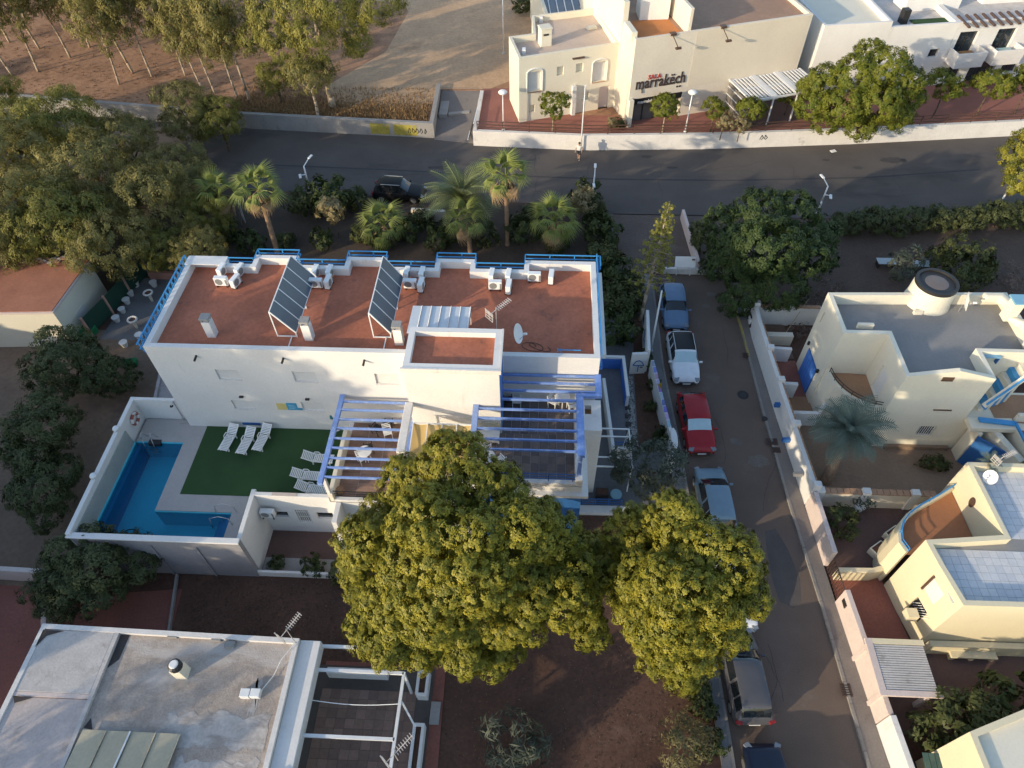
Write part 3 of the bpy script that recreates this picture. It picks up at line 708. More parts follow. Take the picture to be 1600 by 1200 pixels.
# solar arrays
PANEL = plain('solar_glass', (.075, .1, .135), .4, 0, .4)
for arr, (nh, nl_, sl, sh, lab) in enumerate([((449, 401), (489, 433), (466, 514), (421, 495), 'left tilted solar array of five dark panels on the red roof'),
                                       ((594, 403), (629, 432), (611, 517), (577, 495), 'right tilted solar array of five dark panels beside the stair tower')]):
    A = G(*nh, 10.5); Bq = G(*nl_, 9.05); Cq = G(*sl, 9.05); D = G(*sh, 10.5)
    xl = (Bq.x + Cq.x) / 2; xh = (A.x + D.x) / 2; yn = (A.y + Bq.y) / 2; ys_ = (Cq.y + D.y) / 2
    t = thing('solar_array', lab, 'solar panels', ((xl + xh) / 2, (yn + ys_) / 2, ZR))
    slope = Vector((xl - xh, 0, 9.05 - 10.5)); nrm = Vector((-slope.z, 0, slope.x)).normalized()
    if nrm.z < 0: nrm = -nrm
    n = 5; dy = (yn - ys_) / n
    for k in range(n):
        ya = ys_ + k * dy + .03; yb = ya + dy - .06
        f = MB()
        a_ = Vector((xh, 0, 10.5)); b_ = Vector((xl, 0, 9.05))
        vs = []
        for off in (0, .06):
            for q, y in ((a_, ya), (b_, ya), (b_, yb), (a_, yb)): vs.append(q + Vector((0, y, 0)) + nrm * off)
        f.add(vs, [(0, 3, 2, 1), (4, 5, 6, 7), (0, 1, 5, 4), (1, 2, 6, 5), (2, 3, 7, 6), (3, 0, 4, 7)])
        p_ = f.build('panel', PANEL, t)
    for k in range(n + 1):
        y = ys_ + k * dy
        MB().bar(Vector((xh, y, 10.5)) + nrm * .05, Vector((xl, y, 9.05)) + nrm * .05, .05, .06).build('frame_bar', PLASTIC_W, t)
    for q in ((xh, 10.5), (xl, 9.05)):
        MB().bar(Vector((q[0], ys_, q[1])) + nrm * .04, Vector((q[0], yn, q[1])) + nrm * .04, .05, .06).build('frame_bar', PLASTIC_W, t)
    for y in (ys_ + .05, ys_ + dy * 2.5, yn - .05):
        MB().bar((xh, y, 10.48), (xh, y, ZR), .05, .05).build('leg', PLASTIC_W, t)
        MB().bar((xl, y, 9.03), (xl, y, ZR), .05, .05).build('leg', PLASTIC_W, t)
        MB().bar((xh, y, ZR + .04), (xl, y, ZR + .04), .05, .05).build('foot_bar', PLASTIC_W, t)
    MB().bar((xl - .25, ys_ + .05, ZR + .05), (xl - .25, YS + .35, ZR + .05), .05, .05).build('pipe', PLASTIC_W, t)
# chimneys
for u, v, lab in ((331, 528, 'leftmost white square chimney on the red roof'), (483, 533, 'white square chimney in front of the left solar array'), (624, 540, 'white square chimney beside the stair tower and right solar array')):
    p = G(u, v, ZR)
    t = thing('chimney', lab, 'chimney', p, group='chimneys on the red roof')
    MB().cbox(p + Vector((0, .22, .55)), (.44, .44, 1.1)).build('stack', W_WHITE, t, bevel=.015)
    for dx in (-.17, .17):
        for dy in (-.17, .17): MB().cbox(p + Vector((dx, .22 + dy, 1.18)), (.08, .08, .16)).build('cap_leg', CONC, t)
    MB().cbox(p + Vector((0, .22, 1.31)), (.5, .5, .1)).build('cap', CONC, t, bevel=.02)
def antenna(t, base, h, yaw=.6, s=1.0):
    b = Vector(base)
    MB().tube(b, b + Vector((0, 0, h)), .022, .018, 6).build('mast', TAPE, t)
    top = b + Vector((0, 0, h - .12)); d = Vector((math.cos(yaw), math.sin(yaw), .18)).normalized(); sd = Vector((-d.y, d.x, 0))
    MB().bar(top - d * .45 * s, top + d * .95 * s, .03, .03).build('boom', TAPE, t)
    for k in range(8):
        c = top + d * (.1 + k * .115) * s
        MB().bar(c - sd * .16 * s, c + sd * .16 * s, .03, .02).build('director', TAPE, t)
    rb = MB()
    for zz in (-.26, -.13, 0, .13, .26):
        c = top - d * .42 * s + Vector((0, 0, zz * s)) - d * abs(zz) * .2
        rb.bar(c - sd * .3 * s, c + sd * .3 * s, .025, .025)
    for q in (-.28, 0, .28): rb.bar(top - d * .45 * s + sd * q * s + Vector((0, 0, -.28 * s)), top - d * .45 * s + sd * q * s + Vector((0, 0, .28 * s)), .025, .025)
    rb.build('reflector', TAPE, t)
def dish(t, base, r, yaw, tilt=.55, pole=.5):
    b = Vector(base)
    MB().tube(b, b + Vector((0, 0, pole)), .03, .03, 8).build('pole', GALV, t)
    ax = Vector((math.cos(yaw) * math.cos(tilt), math.sin(yaw) * math.cos(tilt), math.sin(tilt)))
    c = b + Vector((0, 0, pole + r * .6)); s1 = Vector((-math.sin(yaw), math.cos(yaw), 0)); s2 = ax.cross(s1)
    vs = [c]; fs = []; n = 24; rings = 4
    for k in range(1, rings + 1):
        rr = r * k / rings
        for i in range(n):
            a = 2 * math.pi * i / n
            vs.append(c + s1 * (rr * math.cos(a)) + s2 * (rr * 1.08 * math.sin(a)) + ax * (.22 * r * (k / rings) ** 2))
    for i in range(n): fs.append((0, 1 + i, 1 + (i + 1) % n))
    for k in range(rings - 1):
        for i in range(n): fs.append((1 + k * n + i, 1 + (k + 1) * n + i, 1 + (k + 1) * n + (i + 1) % n, 1 + k * n + (i + 1) % n))
    MB().add(vs, fs).build('reflector', PLASTIC_W, t, smooth=True)
    e = c + ax * r * .95 - s2 * r * .1
    MB().bar(c - s2 * r * .9, e, .03, .03).build('feed_arm', GALV, t)
    MB().bar(e - ax * .1, e + ax * .1, .09, .09).build('feed_head', PLASTIC_W, t)
p = G(778, 510, ZR); t = thing('tv_antenna', 'pale television antenna beside the stair tower on the red roof', 'antenna', (p.x, 25.3, ZR))
antenna(t, (p.x, 25.3, ZR), 2.1, .75, 1.0)
p = G(807, 535, ZR); t = thing('satellite_dish', 'white satellite dish standing on the red roof right of the tower', 'satellite dish', (p.x, p.y, ZR))
dish(t, (p.x, p.y, ZR), .5, R(-15), .35, .35)
pts = []
for i in range(60):
    a = i / 60 * 2 * math.pi * 2.2
    pts.append(Vector((p.x + .55 + .45 * math.cos(a) + i * .014, p.y - .3 + .3 * math.sin(a * .93), ZR + .02)))
tag(MB().path(pts, .015, 4).build('loose_cable', BLACK), 'loose dark cable coiled on the red roof below the dish', 'cable')
# poster between the lower windows
t = thing('wall_poster', 'small yellow and blue poster between the lower windows of the white wall', 'poster', (-13.8, YS, 4.3))
B(-14.45, YS - .02, 4.3, -13.9, YS - .003, 4.85).build('yellow_panel', plain('poster_yellow', (.62, .52, .2), .6), t)
B(-13.88, YS - .02, 4.3, -13.3, YS - .003, 4.9).build('blue_panel', plain('poster_blue', (.05, .3, .5), .6), t)
for k in range(3): B(-13.78, YS - .024, 4.42 + k * .13, -13.45 + .05 * (k % 2), YS - .0205, 4.47 + k * .13).build('print_line', plain('poster_pale', (.3, .5, .6), .6), t)
B(-13.29, YS - .02, 4.3, -13.05, YS - .003, 4.48).build('blue_panel', plain('poster_blue_small', (.04, .25, .42), .6), t)
B(-16.9, YS - .05, 2.8, -15.85, YS - .003, 2.98).build('vent_grille', BLUE_DARK, hotel)
# ================================================================ pool deck, lawn, annex courtyard
DZ = 2.5
deck = structure(B(-15.95, 15.95, 2.2, -14.75, 18.0, DZ).build('pool_deck', DECKSTONE))
for a in ((-22.85, 22.4, -20.1, 24.0), (-20.1, 18.0, -14.75, 22.4), (-20.1, 22.4, -14.75, YS - .004), (-14.75, 18.62, -10.62, YS - .004)):
    B(a[0], a[1], 2.2, a[2], a[3], DZ).build('deck_slab', DECKSTONE, deck)
B(-19.1, 19.02, DZ, -10.64, YS - .01, DZ + .025).build('lawn', TURF, deck)
structure(B(-23.2, 15.8, 0.9, -14.75, 22.4, 1.0).build('pool_floor', POOLTILE))
pool = bpy.data.objects['pool_floor']
B(-22.86, 22.36, 1.0, -20.1, 22.42, 2.46).build('pool_side', POOLTILE, pool)
B(-20.13, 18.0, 1.0, -20.07, 22.35, 2.46).build('pool_side', POOLTILE, pool)
B(-20.12, 17.95, 1.0, -15.95, 17.99, 2.46).build('pool_side', POOLTILE, pool)
B(-15.97, 15.95, 1.0, -15.93, 17.94, 2.46).build('pool_side', POOLTILE, pool)
B(-23.15, 15.9, 1.0, -22.9, 22.35, 2.46).build('pool_side', POOLTILE, pool)
B(-22.89, 15.9, 1.0, -22.65, 22.3, 2.18).build('pool_ledge', plain('pool_ledge_blue', (.05, .26, .46), .4), pool)
B(-22.6, 15.85, 1.0, -16, 15.96, 2.3).build('pool_side', POOLTILE, pool)
for k in range(3):
    B(-16.3 - k * .32, 16.0, 1.0, -15.98 - k * .32, 17.93, 2.15 - k * .3).build('pool_step', plain('pool_step_blue%d' % k, (.045, .24, .44), .4), pool)
m = bpy.data.materials.new('pool_water'); m.use_nodes = True; nt = m.node_tree; nt.nodes.clear()
o_ = nt.nodes.new('ShaderNodeOutputMaterial'); tr_ = nt.nodes.new('ShaderNodeBsdfTransparent'); tr_.inputs[0].default_value = (.5, .85, .93, 1)
gl_ = nt.nodes.new('ShaderNodeBsdfGlossy'); gl_.inputs['Roughness'].default_value = .03
fr_ = nt.nodes.new('ShaderNodeFresnel'); fr_.inputs[0].default_value = 1.33; mx_ = nt.nodes.new('ShaderNodeMixShader')
nz_ = nt.nodes.new('ShaderNodeTexNoise'); nz_.inputs['Scale'].default_value = 2.2; bp_ = nt.nodes.new('ShaderNodeBump'); bp_.inputs['Strength'].default_value = .12; bp_.inputs['Distance'].default_value = .1
gp_ = nt.nodes.new('ShaderNodeNewGeometry'); nt.links.new(gp_.outputs['Position'], nz_.inputs['Vector'])
nt.links.new(nz_.outputs[0], bp_.inputs['Height']); nt.links.new(bp_.outputs[0], gl_.inputs['Normal']); nt.links.new(bp_.outputs[0], fr_.inputs['Normal'])
nt.links.new(fr_.outputs[0], mx_.inputs[0]); nt.links.new(tr_.outputs[0], mx_.inputs[1]); nt.links.new(gl_.outputs[0], mx_.inputs[2]); nt.links.new(mx_.outputs[0], o_.inputs[0])
structure(MB().sheet([(-22.92, 15.9), (-15.95, 15.9), (-15.95, 17.98), (-20.1, 17.98), (-20.1, 22.38), (-22.92, 22.38)], 2.36).build('pool_water', m))
# enclosing walls
pw_ = thing('pool_enclosure_wall', 'white wall enclosing the swimming pool on three sides', 'wall', (-23, 16, 0))
polywall('west_wall', [(-23.12, 24.3), (-23.12, 15.72)], .24, 0, [4.15, 3.9], W_WHITE, pw_)
B(-22.998, 15.92, DZ - .1, -22.95, 22.3, 3.6).build('tiled_face', SAGE, pw_)
B(-22.999, 24.05, 0, -20.14, 24.25, 4.2).build('north_wall', W_WHITE, pw_, bevel=.02)
B(-23.0, 15.62, 0, -14.52, 15.88, 3.68).build('south_wall', GREYWALL, pw_)
B(-23.24, 15.58, 3.68, -14.5, 15.9, 3.78).build('south_coping', W_WHITE, pw_, bevel=.02)
for x in (-21.5, -19.2, -16.9): B(x, 15.56, 0, x + .12, 15.619, 3.2).build('buttress', GREYWALL, pw_)
polywall('courtyard_side_wall', [(-14.63, 15.9), (-14.63, 18.75)], .24, 0, [3.6, 3.72], W_WHITE, pw_)
for y, z in ((22.0, 4.12), (19.0, 4.02)):
    MB().lathe([(.17, 0), (.19, .1), (.12, .2)], (-23.12, y, z), 12).build('wall_lantern', PLASTIC_W, pw_, smooth=True)
# annex front facing the courtyard
an = thing('annex', 'low white annex front with grille door below the terraces', 'building', (-12, 18.4, 0))
holes = [(.55, 1.3, 1.55, 2.1), (1.75, 2.45, 1.0, 2.35), (2.85, 3.75, 1.5, 2.15)]
mb = MB(); wall_face(mb, (-14.5, 18.38), (-6.35, 18.38), 0, 3.3, holes, .16)
mb.build('wall', W_WHITE, an)
B(-14.5, 18.37, 3.3, -10.6, 18.6, 3.72).build('parapet', W_WHITE, an, bevel=.02)
B(-13.6, 18.385, 3.721, -12.3, 18.585, 3.74).build('coping_stain', mat('worn_coping', (.55, .46, .4), .85, .1), an)
for i, h in enumerate(holes):
    if i == 1:
        d_ = B(-14.5 + h[0], 18.5, h[2], -14.5 + h[1], 18.54, h[3]).build('door', BLACK, an)
        for k in range(6): B(-14.5 + h[0] + .06 + k * .11, 18.42, h[2], -14.5 + h[0] + .1 + k * .11, 18.45, h[3]).build('grille_bar', PLASTIC_W, d_)
        for k in range(3): B(-14.5 + h[0], 18.41, h[2] + .1 + k * .5, -14.5 + h[1], 18.419, h[2] + .15 + k * .5).build('grille_bar', PLASTIC_W, d_)
    else:
        B(-14.5 + h[0], 18.5, h[2], -14.5 + h[1], 18.54, h[3]).build('window', GLASS, an)
B(-10.3, 17.2, 0, -10.05, 18.37, 3.3).build('side_wall', W_WHITE, an)
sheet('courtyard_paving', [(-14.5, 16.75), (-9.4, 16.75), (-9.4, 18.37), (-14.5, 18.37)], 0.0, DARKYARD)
sheet('courtyard_terrace', [(-14.5, 15.9), (-9.4, 15.9), (-9.4, 16.75), (-14.5, 16.75)], 0.004, CONC)
w = polywall('courtyard_wall', [(-14.9, 15.72), (-9.6, 15.72)], .14, 0, .5, W_AGED); tag(w, 'low white garden wall in front of the annex courtyard', 'wall')
t = copy_tree(proto); put(t, (-14.05, 18.05, 2.15), 0, None, 'white air conditioner hung on the annex wall above the courtyard'); del t['group']
for x in (-14.35, -13.75): MB().bar((x, 18.37, 2.12), (x, 17.85, 2.12), .04, .04).build('wall_bracket', GALV, an)
# life ring on the pool wall
t = thing('life_ring', 'red and white life ring hanging on the white pool wall', 'life ring', (-22.96, 23.3, 3.4))
RINGR = plain('ring_red', (.35, .09, .06), .6); RINGW = plain('ring_white', (.7, .68, .65), .6)
for k in range(8):
    m_ = MB(); pts = []
    for i in range(5):
        a = (k + i / 4) * math.pi / 4; pts.append((-22.9, 23.3 + .32 * math.cos(a), 3.4 + .32 * math.sin(a)))
    m_.path(pts, .085, 8).build('ring_segment', RINGR if k % 2 == 0 else RINGW, t, smooth=True)
# pool ladders
def pool_rail(t, x0, x1, y, z, d):
    for x in (x0, x1):
        pts = [Vector((x, y, z))] + [Vector((x, y - d * (.1 + .5 * i / 6), z + .75 * math.sin(math.pi * (i + .6) / 7))) for i in range(6)] + [Vector((x, y - d * .7, z - .5))]
        MB().path(pts, .022, 6).build('handrail', GALV, t, smooth=True)
t = thing('pool_ladder', 'steel ladder with dark foot mat at the far end of the pool', 'pool ladder', (-22, 22.7, DZ))
pool_rail(t, -22.3, -21.75, 22.75, DZ, 1)
for k in range(3): B(-22.28, 22.2, 1.6 + k * .27, -21.77, 22.3, 1.63 + k * .27).build('tread', GALV, t)
B(-22.1, 22.2, 2.3, -21.4, 22.5, 2.54).build('foot_mat', DARKMETAL, t)
t = thing('pool_handrail', 'pair of thin steel handrails at the pool steps near the courtyard', 'handrail', (-16.3, 18.1, DZ))
for y in (17.3, 18.05):
    MB().path([Vector((-16.9, y, 2.0)), Vector((-16.75, y, 3.05)), Vector((-16.2, y, 3.3)), Vector((-15.75, y, 3.1)), Vector((-15.7, y, DZ))], .022, 6).build('handrail', GALV, t, smooth=True)
t = thing('shower_column', 'slim outdoor shower fixed beside the white end wall at the pool', 'shower', (-20.5, 23.9, DZ))
MB().tube((-20.6, 23.95, DZ), (-20.6, 23.95, 4.3), .03, .03, 8).build('column', GALV, t)
MB().tube((-20.6, 23.95, 4.25), (-20.55, 23.6, 4.3), .02, .02, 6).build('arm', GALV, t)
MB().lathe([(.1, 0), (.1, .03)], (-20.55, 23.6, 4.26), 12).build('shower_head', BLACK, t)
B(-20.8, 23.7, DZ, -20.3, 24.0, DZ + .05).build('tray', DECKSTONE, t)
# loungers
def lounger():
    t = thing('sun_lounger', 'l', 'sun lounger')
    for x in (-.3, .3): MB().path([Vector((x, -.95, .3)), Vector((x, .3, .32)), Vector((x, .4, .33))], .035, 6).build('side_rail', PLASTIC_W, t)
    for k in range(11): MB().box(-.27, -.93 + k * .118, .31, .27, -.85 + k * .118, .34).build('slat', PLASTIC_W, t)
    ang = R(28)
    for x in (-.3, .3): MB().bar((x, .36, .34), (x, .36 + .75 * math.cos(ang), .34 + .75 * math.sin(ang)), .06, .05).build('backrest_rail', PLASTIC_W, t)
    for k in range(7):
        a = .06 + k * .105
        MB().cbox((0, .36 + a * math.cos(ang), .34 + a * math.sin(ang)), (.54, .075, .03), 0, ang).build('backrest_slat', PLASTIC_W, t)
    for x in (-.3, .3):
        for y in (-.75, .35): MB().bar((x, y, 0), (x, y * .95, .3), .06, .08).build('leg', PLASTIC_W, t)
        MB().path([Vector((x, -.05, .33)), Vector((x * 1.05, .05, .52)), Vector((x * 1.05, .3, .52)), Vector((x, .42, .36))], .03, 6).build('armrest', PLASTIC_W, t)
    return t
lo = [(360, 690, -10, 'leftmost white sun lounger of three side by side on the lawn'), (387, 695, -10, 'middle white sun lounger of three side by side on the lawn'), (412, 690, -11, 'right white sun lounger of three side by side on the lawn'),
      (500, 720, 88, 'upper white sun lounger lying crosswise beside the blue pergola beam'), (483, 747, 88, 'lower white sun lounger lying crosswise near the lawn corner'), (490, 768, 82, 'white sun lounger half hidden behind the annex parapet')]
lp = lounger()
for i, (u, v, a, lab) in enumerate(lo):
    o = lp if i == 0 else copy_tree(lp)
    p = G(u, v, DZ + .03); put(o, p, R(a), .86, lab, 'white sun loungers on the lawn')
# closed parasol
p = G(527, 668, DZ + .03)
t = thing('closed_parasol', 'closed teal parasol leaning at the corner of the brown terrace', 'parasol', p)
MB().tube(p, p + Vector((-.1, 0, 2.2)), .025, .025, 8).build('pole', GALV, t)
MB().lathe([(.16, 0), (.2, .1), (.13, .7), (.03, 1.2)], p + Vector((-.08, 0, .95)), 10).build('folded_canopy', plain('teal_cloth', (.02, .17, .22), .8), t, smooth=True)
MB().lathe([(.28, 0), (.26, .08), (.06, .1)], p, 14).build('base', PLASTIC_W, t)

# terrace furniture
def chair(m, folding=False):
    t = thing('terrace_chair', 'c', 'chair')
    MB().box(-.22, -.22, .43, .22, .22, .47).build('seat', m, t, bevel=.01)
    for k in range(3): MB().cbox((0, .23 + k * .02, .6 + k * .12), (.44, .03, .07)).build('back_slat', m, t)
    for x in (-.21, .21):
        MB().bar((x, -.2, 0), (x, -.2, .62), .035, .035).build('leg', m, t)
        MB().bar((x, .2, 0), (x, .29, .9), .035, .035).build('leg', m, t)
        MB().bar((x, -.22, .63), (x, .24, .65), .05, .03).build('armrest', m, t)
    return t
def rtable(m, r=.4, h=.72):
    t = thing('terrace_table', 't', 'table')
    MB().lathe([(r, h - .04), (r, h - .01), (r - .02, h)], (0, 0, 0), 24).build('table_top', m, t)
    for a in range(4): MB().bar((.28 * math.cos(a * math.pi / 2), .28 * math.sin(a * math.pi / 2), 0), (.12 * math.cos(a * math.pi / 2), .12 * math.sin(a * math.pi / 2), h - .04), .04, .04).build('leg', m, t)
    return t
cw = chair(PLASTIC_W); cb = chair(DARKMETAL); tb = rtable(PLASTIC_W)
CH = [(cw, 568, 722, 40, LT, 'white chair next to the round table on the brown terrace'), (cb, 578, 706, 200, LT, 'dark chair behind the round table on the brown terrace'),
      (cb, 590, 676, 150, LT, 'dark chair standing alone nearer the wall on the brown terrace'), (cb, 611, 660, 180, LT, 'dark round-backed chair against the wall of the brown terrace'),
      (cw, 607, 682, 20, LT, 'white folding chair beside the dark chairs on the brown terrace'), (cw, 759, 706, 150, RT, 'white chair behind the round table at the left of the upper terrace'),
      (cw, 781, 727, -140, RT, 'white chair standing apart at the left front of the upper terrace'), (cw, 865, 634, 60, RT, 'white chair left of the table under the far end of the large pergola'),
      (cw, 893, 623, 190, RT, 'white chair behind the table at the far end of the large pergola'), (cw, 893, 640, -70, RT, 'white chair right of the table at the far end of the large pergola'),
      (cw, 808, 625, 180, RT, 'grey-white chair alone against the wall of the upper terrace'), (cb, 795, 620, 190, RT, 'black chair against the wall in the corner by the stair tower')]
seen = set()
for proto_, u, v, a, z, lab in CH:
    o = proto_ if id(proto_) not in seen else copy_tree(proto_)
    seen.add(id(proto_)); p = G(u, v, z + .003); p.y = min(p.y, YS - .35); put(o, p, R(a), None, lab)
for i, (u, v, z, s, lab) in enumerate([(573, 716, LT, .95, 'round white table on the brown terrace'), (762, 725, RT, 1.0, 'round white table at the left of the upper terrace'), (878, 633, RT, 1.0, 'white table among chairs at the far end of the large pergola')]):
    o = tb if i == 0 else copy_tree(tb); put(o, G(u, v, z + .003), 0, s, lab)
# slatted bench against the tower
t = thing('slatted_daybed', 'white slatted bench against the tower wall on the upper terrace', 'bench', (-2.45, 20.9, RT))
MB().box(-2.86, 20.68, RT + .28, -1.88, 21.3, RT + .4).build('seat', PLASTIC_W, t, bevel=.02)
for k in range(9): MB().box(-2.84 + k * .11, 21.3, RT + .3, -2.77 + k * .11, 21.37, RT + .95).build('back_slat', W_IVORY, t)
MB().box(-2.86, 20.66, RT + .12, -1.88, 20.69, RT + .28).build('front_board', PLASTIC_W, t)
for x in (-2.82, -1.92):
    for y in (20.72, 21.25): MB().box(x - .04, y - .04, RT, x + .04, y + .04, RT + .28).build('leg', PLASTIC_W, t)
p = G(533, 770, LT); t = thing('wicker_basket', 'small round wicker stool in the front corner of the brown terrace', 'stool', p)
MB().lathe([(.16, 0), (.2, .2), (.17, .38)], p, 12).build('body', WOOD, t); MB().lathe([(.18, .38), (.18, .42)], p, 12).build('seat', BROWNTILE, t)

# ---- steps and yard east of the hotel
t = thing('ramp_walls', 'white topped blue walls enclosing the sunken ramp beside the building', 'wall', (4.9, 28, 0))
polywall('wall_run', [(3.5, 31.2), (5.55, 31.2), (5.65, 27.9)], .2, -.02, 1.1, W_WHITE, t)
polywall('wall_run', [(4.2, 29.4), (4.55, 24.0), (5.6, 24.0)], .2, -.02, 1.0, W_WHITE, t)
polywall('blue_face', [(3.5, 31.09), (5.44, 31.09), (5.54, 27.9)], .014, 0, .96, W_BLUE, t, 0)
polywall('blue_face', [(4.31, 29.4), (4.66, 24.11), (5.6, 24.11)], .014, 0, .86, W_BLUE, t, 0)
for zz in (1.2, 1.4): MB().bar((4.6, 24.1, zz), (5.6, 24.15, zz), .04, .04).build('rail', BLUE_DARK, t)
t = thing('white_pipe_frame', 'white tubular frame projecting over the side patio', 'frame', (4, 23, 0))
for y in (24.25, 23.7, 22.27, 21.65): MB().bar((2.65 if y < 24 else 3.4, y, 2.5), (5.3, y, 2.5), .07, .07).build('cross_bar', PLASTIC_W, t)
MB().bar((5.3, 24.3, 2.5), (5.34, 21.6, 2.5), .07, .07).build('edge_bar', PLASTIC_W, t)
for y in (24.25, 21.65):
    MB().bar((5.3, y, 0), (5.3, y, 2.5), .06, .06).build('post', PLASTIC_W, t)
MB().bar((5.28, 24.2, 2.45), (4.9, 23.5, .9), .03, .03).build('brace', PLASTIC_W, t)
t = thing('side_steps', 'grey stone steps beside the upper terrace wall', 'steps', (2.9, 23, 0))
for k in range(4): B(2.63, 22.0 + k * .34, 0, 3.25, 22.33 + k * .34, .18 * (4 - k)).build('step', SLATE, t, bevel=.01)
t = thing('patio_railing', 'dark blue railing along the front edge of the side patio', 'railing', (3.8, 20.5, 0))
for zz in (.35, .6, .85): MB().bar((2.7, 20.55, zz), (4.9, 20.58, zz), .04, .04).build('rail', BLUE_DARK, t)
for k in range(4): MB().bar((2.7 + k * .73, 20.56, 0), (2.7 + k * .73, 20.56, .87), .05, .05).build('post', BLUE_DARK, t)
w = polywall('patio_retaining_wall', [(2.4, 20.25), (5.4, 20.3)], .5, -.02, .25, W_AGED); tag(w, 'pale low wall in front of the side patio near the big pine', 'wall')
for i, (u, v, lab) in enumerate([(940, 775, 'dark metal planter box on the side patio'), (958, 778, None), (1005, 590, None)]):
    if not lab: continue
    p = G(u, v, 0)
    t = thing('planter_box', lab, 'planter', p); MB().cbox(p + Vector((0, 0, .25)), (.7, .5, .5)).build('box', DARKMETAL, t, bevel=.02); MB().cbox(p + Vector((0, 0, .49)), (.62, .42, .04)).build('soil', SOIL, t)
p = G(962, 776, .0); t = thing('blue_basin', 'pale blue round basin on the side patio beside the tree', 'basin', p)
MB().lathe([(.2, 0), (.34, .25), (.34, .3), (.28, .28)], p, 18).build('bowl', plain('pale_blue_enamel', (.25, .45, .55), .4), t, smooth=True); MB().lathe([(.27, .22), (.27, .23)], p, 18).build('water', GLASS, t)
for i, (u, v) in enumerate([(981, 637), (981, 650), (982, 663), (983, 676), (984, 689)]):
    p = G(u, v, 0.0); t = thing('stepping_stone', 'dark square stepping stone in the white pebble strip, number %d from the top' % (i + 1), 'stone', p, group='stepping stones beside the ramp')
    t['label'] = ['topmost', 'second from the top', 'middle', 'fourth from the top', 'lowest'][i] + ' dark square stone in the pebble strip beside the ramp'
    MB().cbox(p, (.34, .36, .1), random.uniform(-.1, .1)).build('stone', DARKMETAL, t, bevel=.015)
    MB().cbox(p + Vector((0, 0, .052)), (.26, .28, .01)).build('worn_top', PATCH, t)
pb = MB(); random.seed(11)
for k in range(380):
    y = random.uniform(24.6, 30.4); p = Vector((5.95 + random.uniform(-.22, .22), y, .02)); s = random.uniform(.04, .09)
    pb.cbox(p, (s, s * 1.2, s * .7), random.uniform(0, 3), .3, .2)
tag(pb.build('white_pebbles', mat('pebble', (.4, .39, .37), .8, .2, 4, 9, .1)), 'pale pebbles in a strip beside the ramp', 'pebbles', None, 'stuff')

p = G(203, 836, 2.37); t = thing('pool_cleaner', 'small dark cleaner with hose floating at the near end of the pool', 'pool cleaner', p)
MB().path([p + Vector((.3 * math.cos(a), .12 * math.sin(a) + .2, .02)) for a in [2 * math.pi * k / 20 * 1.6 for k in range(21)]], .025, 6).build('hose', BLACK, t); MB().cbox(p + Vector((.25, .15, .02)), (.28, .2, .1)).build('body', BLACK, t, bevel=.03)
# ================================================================ houses east of the street
def onwall(p, q, u, v):
    """(distance along wall p-q, height) of the spot surveyed at u, v"""
    d = ROT @ Vector(((u - 800) / FPX, (600 - v) / FPX, -1.0))
    p = Vector((p[0], p[1])); q = Vector((q[0], q[1])); w = (q - p).normalized(); n = Vector((-w.y, w.x))
    t = p.dot(n) / (d.x * n.x + d.y * n.y)
    hit = Vector((d.x * t, d.y * t)); return (hit - p).dot(w), CAM_H + d.z * t
def wallquad(name, p, q, s0, s1, z0, z1, off, m, parent, th=.02):
    p = Vector((p[0], p[1])); q = Vector((q[0], q[1])); w = (q - p).normalized(); n = Vector((w.y, -w.x))
    a = p + w * s0 + n * off; b = p + w * s1 + n * off; c = b + n * th; d = a + n * th
    return MB().prism([(d.x, d.y), (c.x, c.y), (b.x, b.y), (a.x, a.y)], z0, z1).build(name, m, parent)
h1 = thing('house', 'ivory house with flat grey roof, round water tank cover and curved balcony', 'house', (21, 28, 0))
o1 = [(19.7, 25.4), (24.4, 25.4), (24.4, 27.4), (27.7, 27.4), (27.7, 32.3), (17.15, 31.95), (17.2, 28.6), (19.7, 28.6)]
Z1 = 6.39
w_win = (2.1, 3.3, 3.9, 4.7)
mb, rp = shell(o1, 0, Z1, Z1 - .75, .24, {0: [(2.55, 3.5, 1.25, 2.1)], 5: [(.5, .62, 4.4, 5.3)], 7: [(1.0, 2.0, 3.0, 4.9)]}, .15)
mb.build('wall', W_IVORY, h1)
MB().sheet(rp, Z1 - .75).build('roof', BLUEGREY_ROOF, h1)
# shallow gable on the street-side front
MB().prism([(19.72, 25.402), (24.39, 25.402), (24.39, 25.64), (19.72, 25.64)], Z1 - .002, Z1).build('parapet_base', W_IVORY, h1)
MB().add([(19.71, 25.4, Z1), (24.39, 25.4, Z1), (22.3, 25.4, Z1 + .55), (19.71, 25.64, Z1), (24.39, 25.64, Z1), (22.3, 25.64, Z1 + .55)], [(0, 1, 2), (5, 4, 3), (0, 2, 5, 3), (2, 1, 4, 5)]).build('gable', W_IVORY, h1)
# grille window and slot
g_ = wallquad('window', o1[0], o1[1], 2.55, 3.5, 1.25, 2.1, -.14, GLASS, h1)
for k in range(7): wallquad('grille_bar', o1[0], o1[1], 2.6 + k * .13, 2.63 + k * .13, 1.25, 2.1, -.03, PLASTIC_W, g_)
wallquad('shade_slot', o1[0], o1[1], 2.6, 3.6, 3.62, 3.7, .002, BROWNMETAL, h1, .05)
wallquad('wall_vent', o1[0], o1[1], 1.9, 2.5, Z1 - .25, Z1 + .05, .002, BROWNMETAL, h1, .05)
B(20.0 + .9, 25.2, -.02, 24.6, 25.398, .3).build('plinth', TANPAVE, h1)
wallquad('balcony_door', o1[7], o1[0], 1.0, 2.0, 3.0, 4.9, -.13, SHUTTER, h1)
